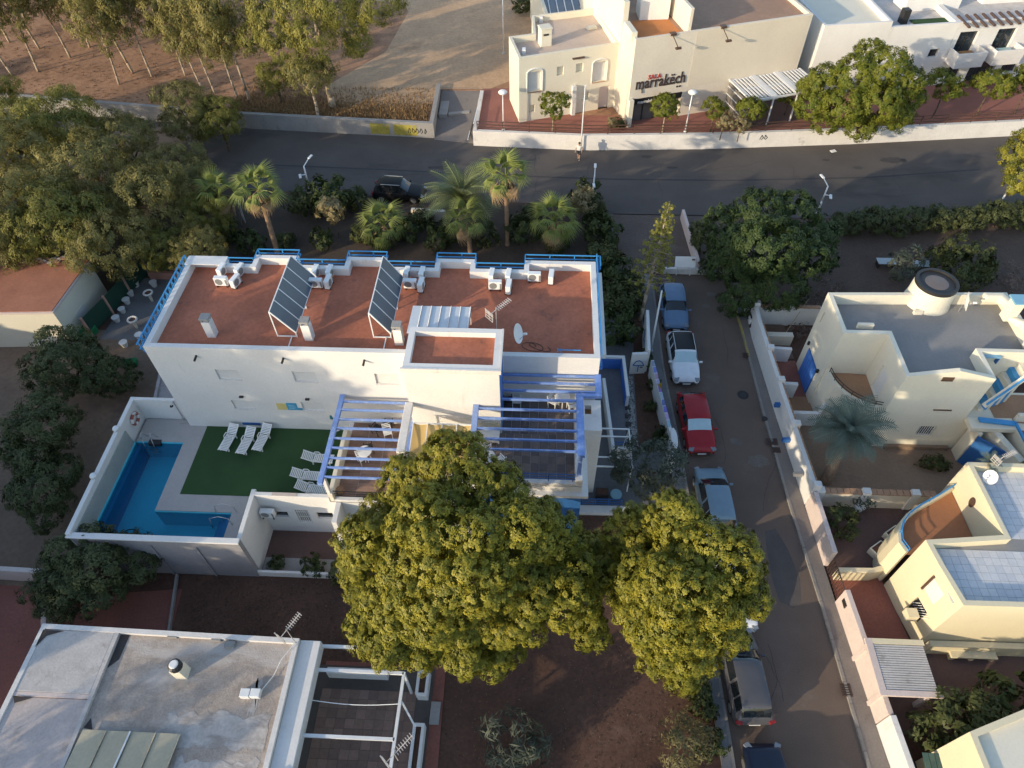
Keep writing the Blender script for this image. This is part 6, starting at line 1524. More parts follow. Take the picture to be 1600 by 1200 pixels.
names = ['at the left edge level with the road', 'left of the road end, second from the edge', 'right behind the red shed roof', 'above the planted courtyard in the middle of the grove', 'behind the shed roof corner', 'between the wood and the grove',
         'above the white pots courtyard', 'hanging over the shed corner and courtyard', 'at the left edge below the tall trunks', 'nearest the road end on the left', 'leaning over the road end', 'lower middle of the grove beside the road', 'beside the nearest fan palm', 'behind the north-west roof corner', 'small, overhanging the courtyard fence', 'cut by the left edge above the shed']
for i, ((u, v, k, s), nm) in enumerate(zip(BIG, names)):
    p = G(u, v + 34 * s, 2.0 * s); p.z = 1.2 if p.y > 61 else 0
    lm = [(1.2 * s, .5 * s, 4.2 * s), (-1.1 * s, .7 * s, 4.0 * s), (.2 * s, -1.2 * s, 4.1 * s)]
    place_tree('eucalyptus_tree', 'olive-brown bushy tree ' + nm, 'tree', EUC_V[k], p, 2.6 * s, .2 * s, BARK, lm, i * 1.3, s, 'bushy trees left of the road')
# tall pale-trunked eucalypts in the wood
TALL_V = variants(3, lambda k: foliage_mesh('tall_eucalyptus_crown_%s' % 'abc'[k], [(x * .8, y * .8, z + 6.2, r * .9, r * .9, r * 1.15) for x, y, z, r in
        [(0, 0, 2.4, 1.5), (1.6, .3, 1.2, 1.3), (-1.6, .8, 1.5, 1.4), (.4, -1.4, .8, 1.2), (-1.1, -.9, -.6, 1.0), (1.3, 1.1, -.5, 1.0), (-2.0, -.3, -.2, .9), (0.2, .6, 3.8, 1.2), (1.8, -.8, -.9, .8), (-.8, 1.4, -1.6, .8), (.9, -.3, -2.2, .7), (-1.5, .2, 3.0, .9)]], 2.0, .5, 40, .115, EUC_M, 90 + k, .3, 1.0, .85, .6))
TALLS = [(60, 112, 1.05), (110, 90, 1.05), (140, 74, 1.0), (165, 72, 1.05), (208, 114, 1.15), (238, 120, 1.05), (186, 132, .95), (62, 76, 1.1), (318, 142, .9), (336, 146, .85), (372, 154, .95), (390, 158, 1.15), (15, 66, 1.1), (270, 80, 1.1), (330, 84, 1.05), (225, 56, 1.1), (100, 45, 1.1), (290, 118, .9), (20, 118, 1.0), (350, 40, 1.1), (150, 34, 1.1), (40, 30, 1.1), (300, 30, 1.1)]
tn = ['first from the left edge beside the grove', 'with a thin straight stem left of the track', 'beside the track, short crown', 'beside the track with a leaning stem', 'with the brightest thick trunk in the wood', 'just right of the brightest trunk', 'with dark stem just above the grove', 'deep in the left of the wood', 'left of a forked pair near the road wall', 'right of a forked pair near the road wall', 'with short branching trunk near the road wall', 'tallest near the road wall with crooked pale trunk',
      'cut by the left edge at the top', 'in the middle of the wood', 'behind the forked pair', 'at the top edge above the thick trunk', 'at the top edge near the left', 'just left of the forked pair', 'at the left edge just above the grove', 'at the top edge behind the forked pair', 'at the top edge between two shadows', 'in the top left corner', 'at the top edge in the middle of the wood']
for i, ((u, v, s), nm) in enumerate(zip(TALLS, tn)):
    p = G(u, v, 1.2); rnd = random.Random(i)
    place_tree('tall_eucalyptus', 'slender pale-trunked tree ' + nm, 'tree', TALL_V[i % 3], p, 5.2 * s, .125 * s, BARK_PALE, [(.8 * s, .2 * s, 7.4 * s), (-.7 * s, .5 * s, 7.6 * s), (.2 * s, -.7 * s, 6.9 * s), (0.1, .3 * s, 9 * s)], i * 2.1, s, 'slender eucalypts in the wood', (rnd.uniform(-1.0, .6), rnd.uniform(-.5, .5)))
# big sunlit eucalyptus at the top
b0 = G(520, 168, 1.2); lob = []
for u, v, z, rr in [(430, 40, 8.5, 2.1), (470, 15, 10, 2.3), (450, 75, 7, 1.6), (490, 60, 8.5, 1.7), (545, 30, 9.5, 1.7), (555, 60, 7.5, 1.3), (580, 5, 11, 2.0), (520, 0, 11.5, 2.2), (605, -5, 11, 1.6), (480, 100, 6, 1.2), (552, 78, 5.6, .9), (420, 10, 10, 1.8), (400, 60, 7.5, 1.4)]:
    p = G(u, v, z) - b0; lob.append((p.x, p.y, p.z, rr, rr, rr * .95))
bm = foliage_mesh('big_eucalyptus_crown', lob, 2.4, .5, 60, .11, EUC_L, 5, .3, 1.0, .9, .5)
t = place_tree('eucalyptus_tree', 'big sunlit yellow-green eucalyptus with white trunk at the top', 'tree', bm, b0, 6.5, .34, BARK_PALE, [(-3, 0, 9), (-1.5, -1, 7.5), (1.5, 1, 10.5), (2.5, 2, 9.5), (0, 3, 11)])
b0 = G(497, 183, 1.2)
place_tree('eucalyptus_tree', 'grey-green tree below the big eucalyptus beside the road wall', 'tree', foliage_mesh('lower_eucalyptus_crown', lobes_auto(3.2, 2.6, 2.2, 5.8, 11, 5, .38), 2.2, .45, 44, .11, EUC_M, 6, .32, .9), b0, 2.6, .16, BARK_PALE, [(-1.2, 0, 4), (1.2, .4, 4)], 0, .95)
b0 = G(440, 160, 1.2)
place_tree('eucalyptus_tree', 'thin low tree behind the concrete wall left of the big eucalyptus', 'tree', EUC_V[1], b0, 2.0, .12, BARK, [(-.7, 0, 3), (.7, .2, 3)], 1.0, .55)
# tall trees just outside the picture, south-west
OFFS = [(-46, 6.5, 2.4), (-41, 6.5, 2.3), (-36, 5.5, 1.6), (-51, 12, 1.35), (-53, 22, .95), (-62, 30, 1.0), (-30.5, -5, 1.2), (-36, -10, 1.35), (-24.5, -10, 1.12), (-16, -13, 1.1), (-68, 44, 1.0), (-72, 56, 1.0)]
on = ['first', 'second', 'third', 'fourth', 'fifth', 'sixth', 'seventh', 'eighth', 'ninth', 'tenth', 'eleventh', 'twelfth']
for i, (x, y, s) in enumerate(OFFS):
    place_tree('garden_tree', 'tall garden tree outside the left and lower picture edge, %s counted clockwise' % on[i], 'tree', EVG_V[i % 2], (x, y, 0), 2.2 * s, .25 * s, BARK, [(1.1 * s, .4 * s, 3.6 * s), (-1 * s, .5 * s, 3.6 * s)], i, (s, s, s * 1.3), 'garden trees outside the picture')

# ---- promenade street trees
RND_V = variants(2, lambda k: foliage_mesh('round_crown_%s' % 'ab'[k], lobes_auto(1.35, 1.35, 1.5, 3.6, 10, 80 + k, .48), 7, .2, 40, .07, LIGHT_M, 85 + k, .5))
for i, (u, v, s, lab, gm) in enumerate([(863, 213, .98, 'round clipped tree in front of the white building with arched shutters', 0), (1037, 217, .95, 'bright round tree covering the hall entrance', 1), (1112, 218, .85, 'small green street tree right of the globe lamp', 0), (1165, 216, .95, 'small street tree beside the slatted canopy', 1)]):
    p = G(u, v, 1.2); p.y = max(p.y, 58.7)
    place_tree('street_tree', lab, 'tree', RND_V[gm], p, 2.0 * s, .08, BARK_PALE if i < 2 else BARK, [(.4, 0, 2.7 * s), (-.4, .1, 2.7 * s)], i, s, 'street trees on the promenade')
dryc = foliage_mesh('dry_crown', lobes_auto(.9, .8, .9, 2.3, 6, 3, .5), 7, .22, 22, .1, DRY_M, 9, .5)
for i, (u, v, s, lab) in enumerate([(1125, 217, 1.0, 'pale blossoming shrub left of the slatted canopy'), (1152, 220, .9, 'pale blossoming shrub in front of the slatted canopy'), (955, 208, .6, 'small dry plant in front of the white building door')]):
    place_tree('blossoming_shrub', lab, 'shrub', dryc, G(u, v, 1.2), .9 * s, .05, BARK, [(.3, 0, 1.4 * s), (-.3, 0, 1.4 * s)], i, s)
lowc = foliage_mesh('low_bush', lobes_auto(.9, .9, 0, 1.3, 7, 31, .5), 6, .25, 22, .1, BUSH_M, 12, .5)
b0 = G(1340, 205, 1.2); lob = []
for u, v, z, rr in [(1290, 130, 5.6, 1.6), (1270, 165, 4.2, 1.5), (1340, 120, 6.6, 2.0), (1385, 105, 7.4, 1.8), (1415, 130, 6.2, 1.5), (1320, 165, 5.0, 1.8), (1375, 160, 5.4, 1.9), (1290, 190, 3.0, 1.2), (1345, 195, 3.2, 1.4), (1400, 180, 3.8, 1.4), (1360, 85, 7.6, 1.3), (1425, 155, 4.6, 1.1), (1265, 135, 4.6, 1.0)]:
    p = G(u, v, z) - b0; lob.append((p.x, p.y, p.z, rr, rr, rr * .85))
place_tree('ficus_tree', 'large bright green tree between hall and apartment row', 'tree', foliage_mesh('large_ficus_crown', lob, 4.2, .32, 60, .085, LIGHT_M, 14, .5), b0, 2.6, .3, BARK, [(-2, 0, 4), (2, 0, 4.4), (0, 1.5, 5)])
for i, (u, v, s, lab) in enumerate([(1455, 185, 1.15, 'dark green promenade tree right of the large tree'), (1525, 182, 1.2, 'light green promenade tree in front of the balconies'), (1585, 178, 1.35, 'promenade tree at the right edge in front of the apartments'), (1225, 180, .7, 'thin young tree under the end of the slatted canopy')]):
    place_tree('street_tree', lab, 'tree', RND_V[i % 2], G(u, v, 1.2), 1.7 * s, .09, BARK, [(.5, 0, 2.6 * s), (-.5, .1, 2.6 * s)], i + 2, (s * 1.15, s, s), 'street trees on the promenade')
for i, (u, v, s, lab) in enumerate([(965, 200, .7, 'small bush beside the hall entrance pier'), (820, 20, 1.6, 'bush beside the field at the top edge')]):
    place_tree('bush', lab, 'shrub', lowc, G(u, v, 1.2), .4, .04, BARK, [], i, s)
b0 = G(1640, 330, 0); lob = []
for u, v, z, rr in [(1590, 245, 5, 1.3), (1610, 270, 5, 1.5), (1590, 290, 4.4, .9), (1630, 230, 6, 1.8), (1640, 280, 5, 1.8), (1605, 225, 5.6, 1.2)]:
    p = G(u, v, z) - b0; lob.append((p.x, p.y, p.z, rr, rr, rr * .85))
place_tree('pine_tree', 'sunlit golden pine crown cut by the right edge beside the road', 'tree', foliage_mesh('edge_pine_crown', lob, 4.6, .3, 70, .08, PINE_M, 15, .45), b0, 3.4, .25, BARK, [(-1.5, 0, 5), (1, .5, 5)])

# ---- dark ficus and garden east of the street
b0 = G(1200, 425, 0); lob = []
for u, v, z, rr in [(1135, 355, 4.4, 1.7), (1185, 335, 5.4, 1.9), (1240, 335, 5.2, 1.8), (1275, 365, 4.2, 1.6), (1145, 410, 3.4, 1.8), (1200, 385, 6.0, 2.2), (1250, 400, 4.6, 1.9), (1280, 400, 3.2, 1.3), (1170, 450, 2.2, 1.6), (1220, 445, 3.0, 1.8), (1150, 385, 4.8, 1.6), (1150, 470, 1.4, 1.2)]:
    p = G(u, v, z) - b0; lob.append((p.x, p.y, p.z, rr, rr, rr * .85))
place_tree('ficus_tree', 'broad dark green dome-shaped tree at the end of the side street', 'tree', foliage_mesh('dark_ficus_crown', lob, 4.2, .3, 56, .085, leafmat('dark_ficus_leaves', (0.03, 0.055, 0.018), (0.075, 0.105, 0.03), .22), 16, .5), b0, 2.4, .3, BARK, [(-1.6, 0, 3.6), (1.6, 0, 3.8), (0, 1, 4.6)])
HEDGE_V = variants(2, lambda k: foliage_mesh('hedge_crown_%s' % 'ab'[k], lobes_auto(1.5, 1.0, 0, 1.9, 8, 120 + k, .55), 6, .25, 36, .075, OLIVE_M, 125 + k, .5))
for i in range(13):
    u = 1312 + i * 24; v = 366 - i * 1.2
    place_tree('hedge_bush', 'dark bush in the hedge along the road, %s from the left' % ['first', 'second', 'third', 'fourth', 'fifth', 'sixth', 'seventh', 'eighth', 'ninth', 'tenth', 'eleventh', 'twelfth', 'thirteenth'][i], 'hedge', HEDGE_V[i % 2], G(u, v, 0), .5, .05, BARK, [], i * .8, (1.0, .85, 1.0), 'hedge bushes along the road')
place_tree('hedge_bush', 'tall narrow dark bush between the paved link and the dome-shaped tree', 'hedge', HEDGE_V[0], G(1092, 395, 0), .6, .06, BARK, [], .3, (.75, 1.3, 1.4))
place_tree('hedge_bush', 'dark bush below the dome-shaped tree at the street end', 'hedge', HEDGE_V[1], G(1120, 430, 0), .6, .06, BARK, [], 1.3, (.8, 1.2, 1.0))
greyc = foliage_mesh('grey_shrub', lobes_auto(1.4, 1.3, .2, 2.6, 9, 7, .5), 3.5, .35, 24, .12, GREY_M, 17, .35)
place_tree('shrub', 'grey-green loose shrub in the bare garden above the ivory house', 'shrub', greyc, G(1398, 438, 0), .6, .06, BARK, [(.4, 0, 1.3), (-.4, 0, 1.3)], 0, 1.0)
place_tree('shrub', 'dark green round shrub behind the ivory house', 'shrub', foliage_mesh('green_shrub', lobes_auto(2.0, 1.9, .2, 3.2, 10, 8, .5), 3.4, .36, 26, .13, BUSH_M, 18, .45), G(1487, 440, 0), .8, .08, BARK, [(.5, 0, 1.6), (-.5, 0, 1.6)], 0, 1.0)
deadc = foliage_mesh('dead_shrub', lobes_auto(1.0, .8, 0, 1.2, 7, 9, .5), 2.5, .3, 10, .1, leafmat('withered_leaves', (.12, .085, .07), (.22, .16, .13), .2), 19, .3)
for i, (u, v, s, lab) in enumerate([(1290, 465, 1.2, 'withered shrub in the bare garden beside the path'), (1265, 490, .9, 'smaller withered shrub next to the path north of the ivory house'), (1575, 445, 1.4, 'withered shrub at the right edge behind the ivory house'), (1240, 525, .7, 'withered plant in the corner flower bed'), (1255, 520, .6, 'reddish plant in the corner flower bed')]):
    place_tree('withered_shrub', lab, 'shrub', deadc, G(u, v, 0), .3, .03, BARK, [], i, s)
t = thing('leaning_pole', 'thin bare pole leaning over the corner of the yard wall', 'pole', G(1218, 535, 0)); MB().tube(G(1218, 535, .1), G(1258, 475, 1.6), .03, .02, 6).build('pole', BARK_PALE, t); MB().tube(G(1258, 475, 1.6), G(1266, 464, 1.9), .02, .01, 6).build('pole_tip', BARK_PALE, t)
for i, (u, v, lab) in enumerate([(1385, 408, 'pale table in the bare garden'), (1440, 412, 'pale blue board lying in the bare garden')]):
    q = G(u, v, .5); t = thing('garden_table', lab, 'table', q - Vector((0, 0, .5))); MB().cbox(q, (1.3, .7, .05)).build('top', plain('pale_top_%d' % i, (.4, .45, .47), .5), t)
    for dx in (-.55, .55): MB().cbox(q + Vector((dx, 0, -.26)), (.06, .6, .47)).build('leg', DARKMETAL, t)

# ---- around the hotel
place_tree('olive_tree', 'grey-green olive tree between side patio and street', 'tree', foliage_mesh('olive_crown', lobes_auto(1.9, 1.9, 1.0, 3.9, 11, 10, .48), 3.4, .36, 28, .12, GREY_M, 20, .3), G(1010, 765, 0), 1.6, .14, BARK, [(.6, .1, 2.4), (-.6, .2, 2.4)], 0, 1.0)
for i, (u, v, s, sx, lab) in enumerate([(135, 610, .95, 1.0, 'dark leafy tree between the shed and the pool wall, lit on top'), (95, 715, 1.0, .8, 'dark tree outside the pool wall, nearest its middle'), (100, 790, .85, .8, 'dark tree outside the pool wall at its lower corner'), (195, 610, .55, .9, 'small dark tree beside the grey passage slab'), (185, 915, .85, 1.1, 'dark tree in front of the pool wall above the red paving'), (110, 935, .6, 1.0, 'small dark tree at the corner of the pinkish low wall')]):
    place_tree('garden_tree', lab, 'tree', EVG_V[i % 2], G(u, v, 0), 1.3 * s, .15 * s, BARK, [(.9 * s, .3, 2.6 * s), (-.9 * s, .3, 2.6 * s)], i * 1.7, (s * .85 * sx, s * .85, s * .8), 'dark trees around the pool')
gard = [(480, 335, 1.5, 0), (520, 330, 1.5, 1), (560, 325, 1.1, 0), (530, 370, 1.3, 2), (570, 375, 1.0, 0), (640, 375, 1.1, 1), (660, 352, .9, 0), (690, 385, 1.1, 1), (760, 380, 1.2, 0), (815, 378, 1.2, 1), (830, 345, 1.0, 0), (905, 350, 1.2, 2), (915, 320, 1.1, 1), (930, 345, 1.0, 0), (935, 380, 1.3, 1), (940, 420, 1.4, 0), (955, 450, 1.4, 1), (965, 490, 1.5, 0), (960, 530, 1.3, 1), (985, 470, 1.2, 0), (395, 395, 1.0, 1), (450, 385, .8, 0), (360, 375, 1.1, 0), (600, 388, .8, 1), (870, 395, 1.0, 0), (505, 385, .8, 1), (1035, 690, .6, 1), (1020, 605, .5, 0), (1003, 570, .6, 1), (1015, 640, .45, 0)]
gn = ['by the lamp post', 'left of the black car', 'below the black car', 'with dry twigs below the black car', 'left of the middle fan palm', 'right of the middle fan palm', 'beside the short sunlit wall', 'left under the date palm', 'right under the date palm', 'left of the dry fan palm', 'behind the dry fan palm', 'right of the dry fan palm', 'at the road lamp', 'in the corner at the paved link', 'outside the north-east roof corner', 'first along the east wall', 'second along the east wall', 'third along the east wall', 'fourth along the east wall', 'beside the tall conifer', 'at the foot of the leaning palm', 'between two roof bays', 'at the left end of the garden', 'under the middle fan palm', 'under the dry fan palm', 'in front of the second roof bay', 'beside the white rounded pillar', 'small, beside the mural wall', 'small, under the white panel wall', 'small, halfway along the mural wall']
SHR_V = [lowc, foliage_mesh('green_bush', lobes_auto(1.0, 1.0, 0, 1.7, 8, 33, .5), 5, .28, 22, .11, leafmat('deep_green_leaves', (.035, .055, .018), (.08, .1, .03), .25), 22, .5), dryc]
for i, ((u, v, s, k), nm) in enumerate(zip(gard, gn)):
    p = G(u, v, 0)
    place_tree('garden_bush', 'garden bush ' + nm, 'shrub', SHR_V[k], p, .4 * s, .05, BARK, [], i * 1.1, (s, s, s * 1.15), 'bushes in the garden around the building')
# araucaria-like conifer
b0 = G(1000, 500, 0); t = thing('conifer', 'slim sunlit yellow-green conifer beside the street entrance', 'tree', b0)
topz = 9.0; rnd = random.Random(4)
tp = G(1046, 318, topz); ax = tp - b0
MB().path([b0 + ax * (k / 8) for k in range(9)], [.16 - .0175 * k for k in range(9)], 8).build('trunk', BARK_PALE, t, smooth=True)
lob = []
for k in range(12):
    f = .34 + .63 * k / 11; c = ax * f; rr = 1.9 * (1 - f) + .16
    nb = 6 if f < .85 else 4
    for q in range(nb):
        a = 2 * math.pi * q / nb + k * .7; e = c + Vector((rr * math.cos(a), rr * math.sin(a), .18 * rr)); lob.append((e.x, e.y, e.z, .2, .2, .12)); m_ = c * .45 + e * .55; lob.append((m_.x, m_.y, m_.z, .15, .15, .08)); MB().tube(b0 + c, b0 + e, .025, .01, 5, False).build('branch', BARK_PALE, t)
c = bpy.data.objects.new('crown', foliage_mesh('conifer_crown', lob, 12, .1, 22, .06, ARAU_M, 23, .3)); COL.objects.link(c); c.parent = t
# bottom garden shrubs
place_tree('shrub', 'spiky grey-green shrub in the dark garden at the bottom', 'shrub', foliage_mesh('spiky_shrub', lobes_auto(1.4, 1.4, .1, 1.9, 8, 12, .5), 3, .4, 24, .2, GREY_M, 24, .14), G(800, 1165, 0), .4, .08, BARK, [], 0, 1.0)
place_tree('shrub', 'yellowish loose shrub in the dark garden beside the bottom pavement', 'shrub', foliage_mesh('yellow_shrub', lobes_auto(1.2, 1.2, .1, 2.3, 9, 13, .5), 4, .34, 24, .1, leafmat('yellowish_leaves', (.11, .1, .045), (.2, .17, .08), .25), 25, .3), G(1062, 1170, 0), .5, .06, BARK, [(.3, 0, 1.2), (-.3, 0, 1.2)])
for i, (u, v, s, lab) in enumerate([(1095, 1110, .7, 'dark bush along the bottom pavement behind the pine'), (1108, 1165, .6, 'dark bush along the bottom pavement beside the yellowish shrub'), (1085, 1075, .9, 'dark bush under the edge of the street pine'), (490, 890, .55, 'small agave-like bush in front of the annex courtyard'), (545, 900, .9, 'dark bush under the left edge of the huge pine'), (435, 885, .4, 'tiny dark bush at the courtyard wall')]):
    place_tree('garden_bush', lab, 'shrub', SHR_V[i % 2], G(u, v, 0), .3, .04, BARK, [], i, s)
place_tree('shrub', 'leafy green shrub behind the white wall in the bottom right garden', 'shrub', foliage_mesh('corner_shrub', lobes_auto(2.6, 1.6, .3, 3.0, 12, 14, .42), 3.6, .36, 26, .13, BUSH_M, 26, .42), G(1480, 1150, 0), .8, .1, BARK, [(.8, 0, 1.8), (-.8, 0, 1.8)])
place_tree('shrub', 'dark green shrub right of the slatted roof', 'shrub', SHR_V[1], G(1560, 1120, 0), .5, .06, BARK, [], 1.0, 1.5)
place_tree('garden_bush', 'clipped yellow-green bush in the dark yard of the cream house', 'shrub', foliage_mesh('clipped_bush', lobes_auto(.85, .85, .1, 1.5, 7, 15, .55), 7, .22, 22, .09, BUSH_M, 27, .5), G(1307, 832, 0), .4, .05, BARK, [])
q = G(1340, 797, 0); pot('white pot with a sparse plant below the divider wall', q, .9, PLASTIC_W)
place_tree('potted_plant', 'sparse grey plant growing from the white pot below the divider wall', 'plant', foliage_mesh('sparse_plant', lobes_auto(.55, .5, .4, 1.3, 6, 16, .5), 5, .2, 12, .08, GREY_M, 28, .35), q, .7, .02, BARK, [])
for i, (u, v, lab) in enumerate([(1391, 838, 'dark rectangular trough beside the curved balcony'), (1368, 862, 'small oval trough in the dark yard')]):
    q = G(u, v, 0); t = thing('planter_trough', lab, 'planter', q); MB().cbox(q + Vector((0, 0, .25)), (.9, .5, .5), .6).build('trough', W_IVORY, t, bevel=.03); MB().cbox(q + Vector((0, 0, .5)), (.75, .36, .02), .6).build('soil', SOIL, t)
q = G(1455, 730, 0); place_tree('garden_bush', 'low dark plant in the tan yard of the ivory house', 'shrub', lowc, q, .2, .03, BARK, [], 0, (.9, .55, .6))

# ---- palms
def fan_leaf(m, s=1.0):
    mb = MB(); mb.path([Vector((0, 0, 0)), Vector((.5, 0, .06)), Vector((.85, 0, .02))], .022, 4)
    n = 17
    for k in range(n):
        a = (k - (n - 1) / 2) * .165; L = .8 * (1 - .2 * abs(a)); d = Vector((math.cos(a), math.sin(a), 0)); p = Vector((.72, 0, .03)); w_ = Vector((-d.y, d.x, 0)) * .03
        m1 = p + d * L * .5 + Vector((0, 0, .03 - .04 * abs(a))); e = p + d * L + Vector((0, 0, -.3 - .12 * abs(a) - .08 * (k % 2)))
        mb.add([p, m1 - w_, e, m1 + w_, m1 + Vector((0, 0, .025))], [(0, 1, 4), (0, 4, 3), (1, 2, 4), (4, 2, 3)])
    me = mb.mesh('fan_frond'); me.materials.append(m); return me
def feather_leaf(m, L=2.6, w=.42, droop=1.0):
    mb = MB(); n = 22; pts = []
    for k in range(n + 1):
        f = k / n; pts.append(Vector((L * (f - .12 * f * f), 0, L * (.35 * f - droop * .55 * f * f))))
    mb.path(pts[::3] + [pts[-1]], .02, 4)
    for k in range(2, n):
        p = pts[k]; f = k / n; wl = w * math.sin(math.pi * min(1, f * .9 + .1)) ** .6 + .05; t = (pts[k + 1] - pts[k]).normalized()
        for sgn in (-1, 1):
            e = p + t * .22 + Vector((0, sgn * wl, .1 - .12)); b_ = t * .035
            mb.add([p - b_, p + b_, e + b_ * .4, e - b_ * .4], [(0, 1, 2, 3)])
    me = mb.mesh('feather_frond'); me.materials.append(m); return me
FAN = fan_leaf(PALM_M); FAN_DRY = fan_leaf(PALM_DRY); FEA = feather_leaf(DATE_M); FEA_G = feather_leaf(DATE_G, 2.2, .4, .9)
def palm(label, base, top, r, n, kind, s, dry=0, seed=1):
    t = thing('palm_tree', label, 'palm', base); rnd = random.Random(seed); b = Vector(base); tp = Vector(top)
    pts = [b.lerp(tp, k / 10) for k in range(11)]; mb = MB()
    for k in range(10):
        mb.tube(pts[k], pts[k + 1], r * (1.12 - .3 * k / 10), r * (1.0 - .3 * k / 10), 10)
    mb.build('trunk', BARK_PALM, t)
    for k in range(n + dry):
        isdry = k >= n; f = k / max(1, n)
        el = R(78 - 105 * f + rnd.uniform(-8, 8)) if not isdry else R(-55 + rnd.uniform(-25, 15))
        o = bpy.data.objects.new('dry_frond' if isdry else 'frond', (FAN_DRY if kind == 'fan' else FEA) if isdry else {'fan': FAN, 'date': FEA, 'grey': FEA_G}[kind])
        COL.objects.link(o); o.parent = t; o.location = tp - b + Vector((0, 0, -.02 * k / n))
        if kind != 'fan': el = R(62 - 80 * f + rnd.uniform(-8, 8))
        o.rotation_euler = (rnd.uniform(-.3, .3), -el, k * 2.39996 + rnd.uniform(-.2, .2)); q = s * rnd.uniform(.85, 1.12); o.scale = (q, q, q)
    return t
def pal(u, v, ut, vt, z): 
    b = G(u, v, 0); tp = G(ut, vt, z); return b, tp
palm('fan palm with leaning bare trunk left of the lamp post', *pal(434, 395, 404, 296, 5.6), .2, 17, 'fan', 1.4, 5, 2)
palm('fan palm partly hidden among the bushy trees at the left', *pal(352, 372, 342, 303, 4.0), .18, 15, 'fan', 1.35, 5, 3)
palm('low fan palm behind the second solar array', *pal(604, 384, 600, 352, 1.9), .18, 16, 'fan', 1.45, 5, 4)
palm('tall fan palm right of the date palm', *pal(793, 383, 790, 275, 6.2), .17, 18, 'fan', 1.4, 9, 5)
palm('short fan palm in front of the date palm', *pal(735, 395, 729, 343, 2.9), .18, 15, 'fan', 1.3, 9, 6)
palm('fan palm with dry brown fronds beside the north-east roof bay', *pal(872, 392, 866, 345, 2.7), .24, 19, 'fan', 1.6, 18, 7)
palm('feathery date palm beyond the middle of the roof', *pal(722, 372, 722, 310, 3.3), .32, 46, 'date', 1.3, 0, 8)
palm('grey-green date palm in the yard of the ivory house', *pal(1290, 752, 1327, 672, 3.6), .3, 44, 'grey', 1.05, 0, 9)
palm('young pale palm at the corner between the two yards', *pal(1548, 745, 1546, 722, 4.9), .06, 12, 'grey', .35, 0, 10)

# dry grass on the bank above the road wall
rng = np.random.default_rng(77); N = 9000
gx = rng.uniform(-30, -10.9, N); gy = 61 + rng.gamma(1.6, 1.1, N) - (gx + 28) * .06
gy = np.clip(gy, 59.95 - (gx + 10.4) * .068, 66); hgt = rng.uniform(.12, .4, N); an_ = rng.uniform(0, 6.28, N); ln = rng.uniform(-.15, .15, (N, 2))
gv = np.empty((N, 3, 3)); gv[:, 0] = np.stack([gx - .05 * np.cos(an_), gy - .05 * np.sin(an_), np.full(N, 1.2)], 1); gv[:, 1] = np.stack([gx + .05 * np.cos(an_), gy + .05 * np.sin(an_), np.full(N, 1.2)], 1); gv[:, 2] = np.stack([gx + ln[:, 0], gy + ln[:, 1], 1.2 + hgt], 1)
gm = bpy.data.meshes.new('dry_grass'); gm.from_pydata(gv.reshape(-1, 3).tolist(), [], np.arange(N * 3).reshape(-1, 3).tolist())
at = gm.attributes.new('tint', 'FLOAT', 'FACE'); at.data.foreach_set('value', rng.random(N).astype(np.float32))
gm.materials.append(leafmat('dry_grass_blades', (.2, .12, .06), (.42, .28, .14), .2)); go = bpy.data.objects.new('dry_grass', gm); COL.objects.link(go)
tag(go, 'dry brown grass on the bank above the concrete road wall', 'grass', None, 'stuff')
